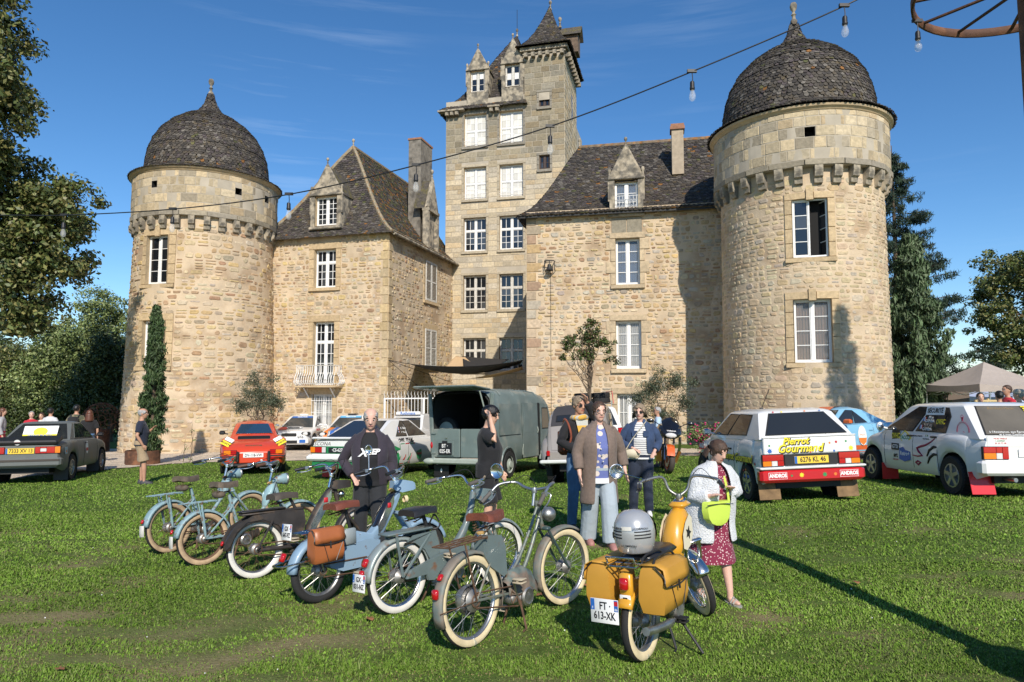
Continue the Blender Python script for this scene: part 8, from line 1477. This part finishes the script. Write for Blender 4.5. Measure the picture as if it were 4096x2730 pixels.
C_stripe = band('navy_stripes', (.70, .70, .68), (.03, .04, .09), 9, .84); C_stripew = band('fine_stripes', (.72, .72, .72), (.35, .37, .42), 9, .6); C_flor = blot('burgundy_floral', (.20, .018, .05), (.62, .45, .45), 42, .30); C_top = blot('blue_floral', (.12, .15, .36), (.62, .54, .48), 11, .36); C_camo = blot('camouflage', (.20, .17, .10), (.07, .075, .045), 9, .5, 'ShaderNodeTexNoise'); C_scarf = band('mustard_plaid', (.62, .36, .06), (.45, .45, .40), 7, .6, 'X')
H_br = mat('hair_brown', (.065, .036, .022), .55, var=.4, vs=40, bump=.6, bs=90); H_bk = mat('hair_black', (.010, .009, .009), .45, bump=.6, bs=90); H_gr = mat('hair_grey', (.34, .33, .32), .6, var=.3, vs=40, bump=.6, bs=90); H_bl = mat('hair_ash_blonde', (.24, .18, .12), .6, var=.4, vs=40, bump=.6, bs=90); H_au = mat('hair_auburn', (.10, .035, .018), .5, var=.4, vs=40)
M_eye = mat('eye_dark', (.02, .012, .01), .2); M_lip = mat('lips', (.34, .10, .085), .5); M_eyew = mat('eye_white', (.6, .57, .54), .3)
TORSO = [(.84, 0, .085, .14), (.93, -.01, .115, .17), (1.06, 0, .10, .148), (1.20, .01, .112, .162), (1.33, 0, .108, .178), (1.41, -.01, .085, .172), (1.46, -.01, .06, .11)]
def ell(z, x, rx, ry, n=20, a0=0, a1=2 * pi): return [(x + rx * cos(a), ry * sin(a), z) for a in [a0 + (a1 - a0) * i / n for i in range(n)]]
def person(label, px, top, Y, face, sk, hair, hs, tops, bots, arms, feet=((.06, .10), (-.06, -.10)), head=(0, 0), fat=1.0, wide=1.0, belly=0.0, near=True, coat=None, skirt=None, bare_leg=0, shoes=(None, (.05, .05, .05)), glasses=None, lean=0.0, group=None, sleeve=.5, hatm=None, brow=H_br, hem=.90, knee=.0, hipw=1.0, loc=None):
    z1 = at(px, top, Y).z; p = loc or foot(px, Y); s_ = (z1 - p.z) / 1.765; vx = .0075 if near else .017; W_ = wide
    o = thing('person', label, 'person', Mx=TR(p.x, p.y, p.z) @ RZ(face) @ Matrix.Scale(s_, 4), group=group)
    def bend(v): v = Vector(v); k = max(0, v.z - .95); v.x += k * lean; return v
    TS = [(z, x + belly * .5 * max(0, 1 - abs(z - 1.12) / .2), rx * fat + belly * .5 * max(0, 1 - abs(z - 1.12) / .22), ry * (fat if z < 1.3 else (1 + fat) / 2) * W_ * (hipw if z < 1.0 else 1)) for z, x, rx, ry in TORSO]
    hp = bend((0, 0, 1.53)); HM = TR(*hp) @ RZ(head[0]) @ RY(head[1]) @ TR(0, 0, -1.53)
    hips = [Vector((0, sg * .085 * W_ * hipw, .90)) for sg in (1, -1)]; ank = [Vector((f[0], f[1], .085 + (f[2] if len(f) > 2 else 0))) for f in feet]; kn = [h.lerp(a, .5) + Vector((.035 + knee, 0, .015)) for h, a in zip(hips, ank)]
    sh = [bend((0, sg * .178 * W_, 1.40)) for sg in (1, -1)]; A = [(bend(e) if e[2] > .95 else Vector(e), Vector(w)) for e, w in arms]
    b = MB(); b.loft([[bend(q) for q in ell(z, x, rx, ry)] for z, x, rx, ry in TS] + [[bend(q) for q in ell(1.50, 0, .052, .058)]]); b.tube([bend((-.005, 0, 1.42)), bend((.0, 0, 1.50)), HM @ Vector((.012, 0, 1.58))], [.06, .053, .052], 12)
    b.M = HM; b.loft([ell(z, x, rx, ry, 18) for z, x, rx, ry in ((1.535, .045, .03, .03), (1.548, .04, .055, .045), (1.585, .028, .078, .062), (1.63, .018, .094, .072), (1.68, .010, .100, .076), (1.72, .005, .092, .070), (1.748, .0, .066, .052), (1.764, 0, .03, .024))])
    b.loft([ell(z, x, rx, ry, 8) for z, x, rx, ry in ((1.665, .102, .012, .010), (1.64, .110, .016, .014), (1.618, .116, .019, .018), (1.608, .105, .016, .016))])
    for sg in (1, -1): b.ball((.0, sg * .078, 1.64), .026, 8, 6, (.8, .4, 1.2))
    b.ball((.085, 0, 1.585), .022, 8, 6, (.8, 1.3, .5)); b.ball((.078, 0, 1.552), .022, 8, 6); b.M = None
    for h, k_, a in zip(hips, kn, ank): b.tube([h + Vector((0, 0, .02)), h.lerp(k_, .5), k_, k_.lerp(a, .35), a + Vector((0, 0, .05)), a - Vector((0, 0, .03))], [.088 * fat, .076 * fat, .056, .057, .036, .034], 12); b.ball(a + Vector((.06, 0, -.05)), .05, 10, 6, (2.1, .8, .6))
    for sg, S_, (e, w) in zip((1, -1), sh, A):
        b.tube([S_ - Vector((0, sg * .03, .0)), S_.lerp(e, .35), e, e.lerp(w, .3), w], [.058, .046 * fat, .038, .038, .025], 10); d = (w - e).normalized(); u = Vector((0, 0, 1)).cross(d) if abs(d.z) < .85 else Vector((1, 0, 0)); u = (u - d * u.dot(d)).normalized(); v = d.cross(u)
        b.tube([w - d * .01, w + d * .045, w + d * .085], [.026, .033, .028], 8, flat=.6, up=v)
        if near:
            for i, (off, ln) in enumerate(((-.026, .062), (-.009, .072), (.009, .068), (.026, .055))): q = w + d * .078 + u * off; b.tube([q, q + d * ln * .55 - v * .004, q + d * ln * .95 - v * .018], [.0098, .009, .0075], 6)
            q = w + d * .03 + u * .026; b.tube([q, q + d * .03 + u * .022, q + d * .062 + u * .026], [.012, .011, .009], 6)
        else: b.ball(w + d * .10, .033, 8, 5, (1, 1, 1.2))
    b.build('body', sk, o, smooth=180, mods=[dict(t='REMESH', mode='VOXEL', voxel_size=vx, use_smooth_shade=True), dict(t='SMOOTH', iterations=3 if near else 1, factor=.5)])
    # face
    for sg in (1, -1):
        q = MB(); q.M = HM; q.ball((.091, sg * .032, 1.652), .014, 8, 6, (.7, 1.2, .75)); e_ = q.build('eye', M_eyew, o, smooth=180); q = MB(); q.M = HM; q.ball((.099, sg * .032, 1.652), .0085, 6, 4); q.build('iris', M_eye, e_); q = MB(); q.M = HM; q.tube([(.098, sg * .016, 1.672), (.098, sg * .034, 1.678), (.088, sg * .05, 1.672)], .0065, 5); q.build('eyebrow', brow, o)
    q = MB(); q.M = HM; q.ball((.101, 0, 1.585), .023, 8, 5, (.35, 1.2, .34)); q.build('mouth', M_lip, o)
    if glasses:
        q = MB(); q.M = HM
        for sg in (1, -1):
            q.tube([(.108, sg * .033 + .026 * cos(t), 1.65 + .019 * sin(t)) for t in np.linspace(0, 2 * pi, 13)[:-1]], .003, 4, closed=True); q.tube([(.105, sg * .058, 1.655), (.0, sg * .078, 1.655)], .003, 4)
            if glasses == 'sun': q.prism(oval(.027, .021, 12), .003, TR(.108, sg * .033, 1.65) @ RZ(90) @ RX(90))
        q.tube([(.108, -.008, 1.655), (.108, .008, 1.655)], .003, 4); q.build('glasses', M_blk, o)
    # hair: a cap over the skull, longer at the back where asked
    b = MB(); b.M = HM; nn, mm = 26, 16; V = []; L_ = hs.get('len', 0); pf = hs.get('puff', .012) * .7; rag = hs.get('rag', .007)
    for i in range(mm + 1):
        t = pi * .86 * i / mm
        for k in range(nn): a = 2 * pi * k / nn; r_ = random.uniform(-rag, rag); V.append((.004 + (.102 + pf + r_) * sin(t) * cos(a), (.080 + pf + r_) * sin(t) * sin(a), 1.672 + (.098 + pf) * cos(t)))
    fs = []
    for i in range(mm):
        for k in range(nn):
            x, y, z = V[i * nn + k]; lim = hs.get('front', 1.715) + .022 - .075 * (abs(y) / .08) ** 2 if x > .02 else (hs.get('side', 1.66) if x > -.02 else hs.get('back', 1.58))
            lim += random.uniform(-.012, .012)
            if z > lim and not (hs.get('bald') and (z > 1.728 or (x > -.03 and abs(y) < .05))): fs.append((i * nn + k, (i + 1) * nn + k, (i + 1) * nn + (k + 1) % nn, i * nn + (k + 1) % nn))
    b.add(V, fs)
    if L_: b.loft([[(-.02 + (.105 + .01 * j) * cos(a) * (1 - .15 * j / 5), (.098 + .006 * j) * sin(a), 1.66 - L_ * j / 5 + random.uniform(-.006, .006)) for a in np.linspace(pi * .48, pi * 1.52, 14)] for j in range(6)], close=False)
    if hs.get('bun'): b.ball((-.10, 0, 1.72), .045, 10, 7)
    b.build('hair', hair, o, smooth=180).modifiers.new('solid', 'SOLIDIFY').thickness = .008
    if hatm: q = MB(); q.M = HM; q.lathe([(.112, 1.685), (.115, 1.72), (.09, 1.77), (.04, 1.785), (.001, 1.786)], 18); q.loft([[(.08 + r * cos(a), r2 * sin(a), 1.69) for r, r2 in ((.03, .1), (.10, .075))] for a in np.linspace(-1.3, 1.3, 10)], close=False); q.build('cap', hatm, o, smooth=60)
    rm = [dict(t='REMESH', mode='VOXEL', voxel_size=.012 if near else .02, use_smooth_shade=True), dict(t='SMOOTH', iterations=3, factor=.5)]
    def sleeves(b, k, f, flare=0):
        for S_, (e, w) in zip(sh, A):
            sgn = 1 if S_.y > 0 else -1; P = [S_ - Vector((0, sgn * .05, -.01)), S_.lerp(e, .4)]; R_ = [.068 + k, .056 * fat + k]
            if f <= .5: P += [S_.lerp(e, .4 + f)]; R_ += [.054 * fat + k + flare]
            else: P += [e, e.lerp(w, (f - .5) * 2 * .5), e.lerp(w, min(.97, (f - .5) * 2))]; R_ += [.05 + k, .048 + k, .040 + k + flare]
            b.tube(P, R_, 12)
    if tops:
        b = MB(); k = .016; b.loft([[bend(q) for q in ell(z, x, rx + k, ry + k)] for z, x, rx, ry in [(hem, TS[1][1], TS[1][2] + .004, TS[1][3] + .004)] + [t for t in TS[1:] if t[0] > hem + .03]] + [[bend(q) for q in ell(1.485, 0, .066, .075)]])
        if not coat or coat.get('ts', 0): sleeves(b, k * .9, sleeve, .006)
        b.build('top', tops, o, smooth=180, mods=rm)
    if bots:
        b = MB(); k = .018; b.loft([ell(z, x, rx + k, ry + k) for z, x, rx, ry in ((.80, 0, .08, .13 * W_ * hipw),) + tuple(TS[:2]) + ((1.02, 0, TS[2][2] + .004, TS[2][3] + .006),)]); m_, f, fl = bots
        for h, k_, a in zip(hips, kn, ank):
            P = [h + Vector((0, 0, .02)), h.lerp(k_, .5), k_]; R_ = [.098 * fat, .088 * fat + .008, .070 + fl]
            if f > .6: P += [k_.lerp(a, .5), a + Vector((0, 0, -.02))]; R_ += [.066 + fl * 1.2, .055 + fl * 1.5]
            else: P[-1] = h.lerp(k_, f * 1.65 if f < .6 else 1); R_[-1] = .09 * fat + fl
            b.tube(P, R_, 12)
        b.build('trousers' if f > .6 else 'shorts', m_, o, smooth=180, mods=rm)
    if coat:
        b = MB(); z0, z1 = coat['z'], 1.47; gap = coat['gap']; rows = []; fl = coat.get('flare', 0)
        for t in np.linspace(0, 1, 12):
            z = lerp(z0, z1, t); i = [q[0] for q in TS]; x, rx, ry = (float(np.interp(z, i, [q[j] for q in TS])) for j in (1, 2, 3)); kk = coat.get('k', .034) + fl * max(0, 1.0 - t * 1.6); g = gap * (1 - .3 * t)
            rows.append([bend((x + (rx + kk) * cos(a) * (1 + .015 * sin(a * 7 + z * 9)), (ry + kk) * sin(a) * (1 + .015 * sin(a * 5 + z * 7)), z)) for a in np.linspace(g, 2 * pi - g, 34)])
        rows.append([bend((.0 + .085 * cos(a), .088 * sin(a), 1.50)) for a in np.linspace(gap * .9, 2 * pi - gap * .9, 34)]); rows.append([bend((-.01 + .088 * cos(a), .09 * sin(a), 1.53)) for a in np.linspace(gap * 1.2, 2 * pi - gap * 1.2, 34)]); b.loft(rows, close=False); c_ = b.build(coat.get('name', 'jacket'), coat['m'], o, smooth=180); c_.modifiers.new('solid', 'SOLIDIFY').thickness = .014; c_.modifiers.new('sub', 'SUBSURF').render_levels = 1
        b = MB(); sleeves(b, coat.get('sk', .022), coat.get('f', .97)); b.build('sleeve', coat['m'], c_, smooth=180, mods=rm)
        if coat.get('hood'): b = MB(); b.ball(bend((-.075, 0, 1.47)), .10, 14, 8, (.7, 1.2, .55)); b.build('hood', coat['m'], c_, smooth=180)
        if coat.get('btn'): b = MB(); [b.ball(bend((TS[3][2] + .05 + .0 * i, -.035 + .012 * i, 1.27 - .075 * i)), .010, 8, 5) for i in range(4)]; b.build('button', M_oldwhite, c_)
        if coat.get('pk'): b = MB(); [b.bbox(bend((TS[4][2] + .045, sg * .09, 1.30)), (.012, .085, .09), .004) for sg in (1, -1)]; b.build('chest_pocket', coat['m'], c_)
    if skirt:
        m_, z0, r0 = skirt; b = MB(); b.loft([[(x + rx * cos(a) * (1 + .05 * sin(a * 6) * (1.1 - z)), ry * sin(a) * (1 + .05 * sin(a * 6) * (1.1 - z)), z) for a in np.linspace(0, 2 * pi, 41)[:-1]] for z, x, rx, ry in ((z0, .02, r0, r0 * 1.05), (lerp(z0, .95, .5), .01, lerp(r0, .15, .5), lerp(r0, .2, .5)), (.95, 0, .15 * fat, .195 * fat), (1.1, 0, .125 * fat, .17 * fat))], True, False); b.build('skirt', m_, o, smooth=180)
    sm, sk_ = shoes[0], shoes[1]; smat = mat('shoe_%.2f_%.2f_%.2f' % sk_, sk_, .6)
    for a, sg in zip(ank, (1, -1)):
        if sm == 'sandal':
            b = MB(); b.loft([ell(.0 + a.z - .085, a.x + .05, .135, .048, 14), ell(.018 + a.z - .085, a.x + .05, .135, .048, 14)]); [b.tube([(a.x + x, a.y - .045, a.z - .06), (a.x + x, a.y, a.z - h), (a.x + x, a.y + .045, a.z - .06)], .010, 5) for x, h in ((.10, .015), (.06, .0))]; b.v = [(x, y + (a.y if abs(y) < .06 and i < 28 else 0), z) for i, (x, y, z) in enumerate(b.v)]; b.build('sandal', smat, o, smooth=40)
        else: b = MB(); b.loft([[(a.x + x, a.y + w * u, a.z - .085 + h * v) for u, v in ((-.95, .0), (-1, .4), (-.6, .95), (0, 1.05), (.6, .95), (1, .4), (.95, 0))] for x, w, h in ((-.075, .025, .05), (-.06, .037, .085), (0, .040, .105), (.06, .045, .085), (.12, .048, .065), (.17, .042, .05), (.195, .02, .03))]); b.build('shoe', smat, o, smooth=60)
    return o
ARM = lambda sg, x=.05, o_=.02: ((-.03, sg * (.225 + o_), 1.13), (x, sg * (.235 + o_), .87))
def bagthing(name, label, Mx, parts):
    t = thing(name, label, 'bag', Mx=Mx)
    for n_, fn, m in parts: q = MB(); fn(q); q.build(n_, m, t, smooth=50)
    return t
SHORT = dict(front=1.735, side=1.66, back=1.60)
person('man in navy T-shirt and khaki shorts looking at the tower by the steel planter', 333, 939, 15.6, 22, SK2, H_gr, dict(bald=True, side=1.64, back=1.60, puff=.006), C_navy, (C_khaki, .56, .03), (((.10, .22, 1.16), (.22, .12, 1.28)), ((-.06, -.25, 1.14), (.06, -.22, .92))), ((.02, .10), (.10, -.09)), (0, 4), 1.05, 1.05, .04, shoes=(None, (.04, .04, .045)), sleeve=.32)
old = person('older man in open dark hooded jacket over a black printed T-shirt', 855, 938, 7.35, -84, SK3, H_gr, dict(bald=True, side=1.60, back=1.56, puff=.008), C_black, (C_dshort, 1, .012), (((-.02, .26, 1.14), (.07, .25, .90)), ((-.06, -.33, 1.15), (.10, -.19, .98))), ((.03, .13), (-.04, -.12)), (4, 14), 1.1, 1.0, .10, coat=dict(m=C_plum, z=.84, gap=.62, k=.036, hood=True, name='hooded_jacket', sk=.014), hem=.86)
for t, dx, dz, s_, sh_ in (('X', -.07, .0, .13, .3), ('TEP', .045, .01, .085, .35)): text(t, s_, M_sink, old, TR(.20, dx, 1.255 + dz) @ RZ(90) @ RX(80), bold=.004, shear=sh_)
person('black-haired man in black clothes holding his head beside the old van', 1122, 932, 8.3, -12, SK, H_bk, dict(front=1.70, side=1.63, back=1.57, puff=.018, rag=.018), C_black, (C_black, .585, .03), (((.06, .22, 1.13), (.14, .19, .90)), ((.16, -.26, 1.33), (.05, -.11, 1.63))), ((.02, .11), (.0, -.11)), (-6, 12), 1.12, 1.08, .07, glasses='clear', sleeve=.40, hem=.84, brow=H_bk)
wb_ = person('woman in black sweater and yellow scarf shading her eyes with one hand', 1328, 911, 9.0, -70, SK2, H_bl, dict(front=1.715, side=1.63, back=1.58, bun=True), C_black, (C_bjean, 1, .005), (((.12, .25, 1.38), (.15, .06, 1.69)), ((.02, -.27, 1.16), (.16, -.12, 1.08))), ((.04, .08), (-.04, -.09)), (8, 4), .95, .95, glasses='sun', sleeve=.98, shoes=(None, (.05, .04, .04)))
q = MB(); q.tube([(.02 + .085 * cos(a), .095 * sin(a), 1.47 + .02 * cos(a) + .008 * sin(3 * a)) for a in np.linspace(0, 2 * pi, 17)[:-1]], .038, 8, closed=True); q.loft([[(.10 + .02 * j, y * (1 - .1 * j), 1.46 - .07 * j) for y in (-.09, -.03, .03, .09)] for j in range(4)], close=False); q.build('scarf', C_scarf, wb_, smooth=180)
bagthing('backpack', 'orange-brown leather backpack on the woman in the black sweater', wb_.matrix_world @ TR(-.19, -.06, 1.18), [('pouch', lambda q: q.bbox((0, -.02, -.03), (.14, .27, .36), .05), M_leath), ('strap', lambda q: [q.tube(spl([(.05, s * .10, .12), (.13, s * .12, .27), (.25, s * .12, .22), (.33, s * .115, .05), (.25, s * .14, -.12)], 4), .014, 6, flat=1.6) for s in (1, -1)], mat('strap_leather', (.34, .09, .045), .5))])
cw = person('woman with glasses in a long brown knitted cardigan walking towards the bikes', 1374, 924, 8.0, -82, SK3, H_br, dict(front=1.72, side=1.62, back=1.56, puff=.014), C_top, (C_blue, 1, .035), (((-.06, .30, 1.14), (.02, .33, .90)), ((.0, -.28, 1.13), (.10, -.27, .87))), ((.16, .10), (-.18, -.10)), (4, 2), 1.10, 1.03, .05, coat=dict(m=C_card, z=.52, gap=.42, k=.04, flare=.05, f=.86, name='cardigan', btn=True), glasses='clear', shoes=(None, (.36, .17, .15)), hem=.78)
q = MB(); q.loft([ell(z, .0, .16, .205) for z in (.775, .84)], True, False); q.build('pale_hem', C_white, cw, smooth=180)
dw = person('curly-haired woman in denim jacket and striped top wearing sunglasses', 1468, 930, 10.0, -100, SK3, H_bl, dict(front=1.715, side=1.60, back=1.52, puff=.03, rag=.02, len=.12), C_stripe, (C_jean, 1, .010), (((-.04, .30, 1.16), (.13, .22, 1.02)), ((-.02, -.30, 1.15), (.17, -.10, 1.06))), ((.06, .13), (.0, -.12)), (-10, 4), 1.18, 1.05, .04, coat=dict(m=C_denim, z=.98, gap=.52, k=.036, f=.92, name='denim_jacket', pk=True), glasses='sun', shoes=(None, (.75, .74, .72)), hem=.88)
M_bum = mat('cream_bag', (.58, .52, .38), .7); bagthing('belt_bag', 'small cream crossbody bag held by the woman in denim', dw.matrix_world @ TR(.19, -.13, .99), [('pouch', lambda q: q.bbox((0, 0, 0), (.09, .24, .15), .04), M_bum), ('strap', lambda q: q.tube(spl([(.0, -.10, .06), (-.02, .02, .25), (-.03, .16, .43), (-.12, .22, .50)], 5), .017, 6, flat=.4), M_bum)])
gl = person('girl in white fleece coat and burgundy floral dress stepping past the yellow moped', 1622, 1008, 6.0, -68, SK3, H_br, dict(front=1.705, side=1.57, back=1.53, puff=.016, len=.10, rag=.01), C_flor, None, (((.10, .26, 1.15), (.26, .10, 1.23)), ((.06, -.27, 1.12), (.27, -.19, 1.17))), ((.26, .05), (-.10, -.08, .0)), (6, 22), 1.25, 1.04, .06, coat=dict(m=C_fleece, z=.64, gap=.36, k=.075, flare=.07, f=.95, name='fleece_coat', sk=.034), skirt=(C_flor, .42, .26), shoes=('sandal', (.33, .33, .30)), lean=.2)
M_lime = mat('lime_leather', (.52, .68, .09), .5, bump=.2, bs=70); bagthing('crossbody_bag', 'bright lime green half-moon bag worn by the girl in the white coat', gl.matrix_world @ TR(.265, -.10, .99), [('pouch', lambda q: q.loft([[(x * .5, y * w, z) for x, y in ((-.05, -1), (-.09, -.5), (-.1, 0), (-.09, .5), (-.05, 1), (.07, .8), (.11, 0), (.07, -.8))] for z, w in ((.12, .165), (.10, .18), (.02, .185), (-.06, .165), (-.11, .12), (-.135, .05))]), M_lime), ('zip', lambda q: q.tube([(.055, y, .085 + .01 * (1 - (y / .18) ** 2)) for y in np.linspace(-.17, .17, 7)], .006, 5), M_chrome), ('strap', lambda q: q.tube(spl([(.0, .16, .10), (-.02, .15, .25), (-.07, .13, .40), (-.20, .06, .48)], 5), .017, 6, flat=.25), M_lime)])
# smaller figures further off
far = 'visitors in the distance'
F_ = dict(near=False, group=far); AR = (ARM(1), ARM(-1)); UPA = (((.05, .24, 1.14), (.22, .1, 1.15)), ((.05, -.24, 1.14), (.22, -.1, 1.15)))
person('grey-haired visitor in light blue shirt standing by the olive tree', 1509, 936, 17.5, 175, SK2, H_gr, SHORT, C_lblue, (C_navy, .57, .03), UPA, glasses='sun', **F_)
person('red-haired woman in grey cardigan at the picture edge', 14, 938, 24, 30, SK, H_au, dict(front=1.72, side=1.6, back=1.55, len=.15), C_grey, (C_red, 1, .01), AR, sleeve=.97, **F_)
person('white-haired man in red shirt behind the grey sedan', 81, 946, 24.5, -60, SK3, H_gr, SHORT, C_red, (C_navy, 1, .01), AR, **F_)
person('brown-haired woman in pale top beside the man in red', 104, 949, 24.8, -80, SK, H_br, dict(front=1.72, side=1.6, back=1.55, len=.14), C_white, (C_navy, 1, .01), AR, **F_)
person('dark-haired man in white striped T-shirt seen from behind', 124, 938, 24, 95, SK2, H_bk, SHORT, C_stripew, (C_navy, 1, .01), AR, fat=1.1, **F_)
cm = person('man in camouflage T-shirt carrying a black backpack', 183, 931, 22.5, 100, SK2, H_bk, SHORT, C_camo, (C_khaki, .57, .03), AR, fat=1.1, **F_); bagthing('backpack', 'black backpack worn by the man in camouflage', cm.matrix_world @ TR(-.21, 0, 1.2), [('pouch', lambda q: q.bbox((0, 0, 0), (.18, .28, .44), .05), C_black), ('strap', lambda q: [q.tube(spl([(.08, s * .1, .2), (.18, s * .12, .27), (.3, s * .12, .18)], 3), .02, 5) for s in (1, -1)], C_black)])
person('woman with long auburn hair, black top and pale jeans', 213, 943, 22.3, 120, SK, H_au, dict(front=1.72, side=1.58, back=1.52, len=.26, puff=.02), C_black, (C_bjean, 1, .01), AR, **F_)
RG = 'visitors by the tents'; F_ = dict(near=False, group=RG)
person('young dark-haired man in royal blue shirt by the trestle', 2246, 903, 17.5, -110, SK, H_bk, SHORT, C_royal, (C_navy, 1, .01), AR, **F_)
person('man in white shirt seen from behind near the tents', 2290, 899, 16.8, 80, SK2, H_bk, SHORT, C_white, (C_navy, 1, .01), AR, fat=1.1, **F_)
person('tall man in dark red polo shirt in profile under the tent', 2309, 886, 18.2, 180, SK2, H_br, SHORT, C_red, (C_navy, 1, .01), UPA, **F_)
person('visitor in a cream cap and striped shawl near the white car roof', 2335, 896, 15.8, 120, SK, H_gr, SHORT, C_stripe, (C_navy, 1, .01), AR, hatm=mat('cream_cap', (.5, .44, .34), .8), **F_)
person('man in brick red shirt cut off by the picture edge', 2352, 899, 17, 150, SK2, H_br, SHORT, C_brick, (C_navy, 1, .01), AR, **F_)
person('visitor with black hair bending low behind the white car', 2192, 929, 17, 90, SK, H_bk, SHORT, C_black, (C_navy, 1, .01), AR, **F_)
person('visitor standing outside the picture beside the wheel post, shadow falling on the lawn', 3028, 960, 3.05, 100, SK, H_bk, SHORT, C_navy, (C_navy, 1, .03), AR, fat=1.2, near=False, group=RG, loc=Vector((3.62, 3.0, gz(3.62, 3.0))))
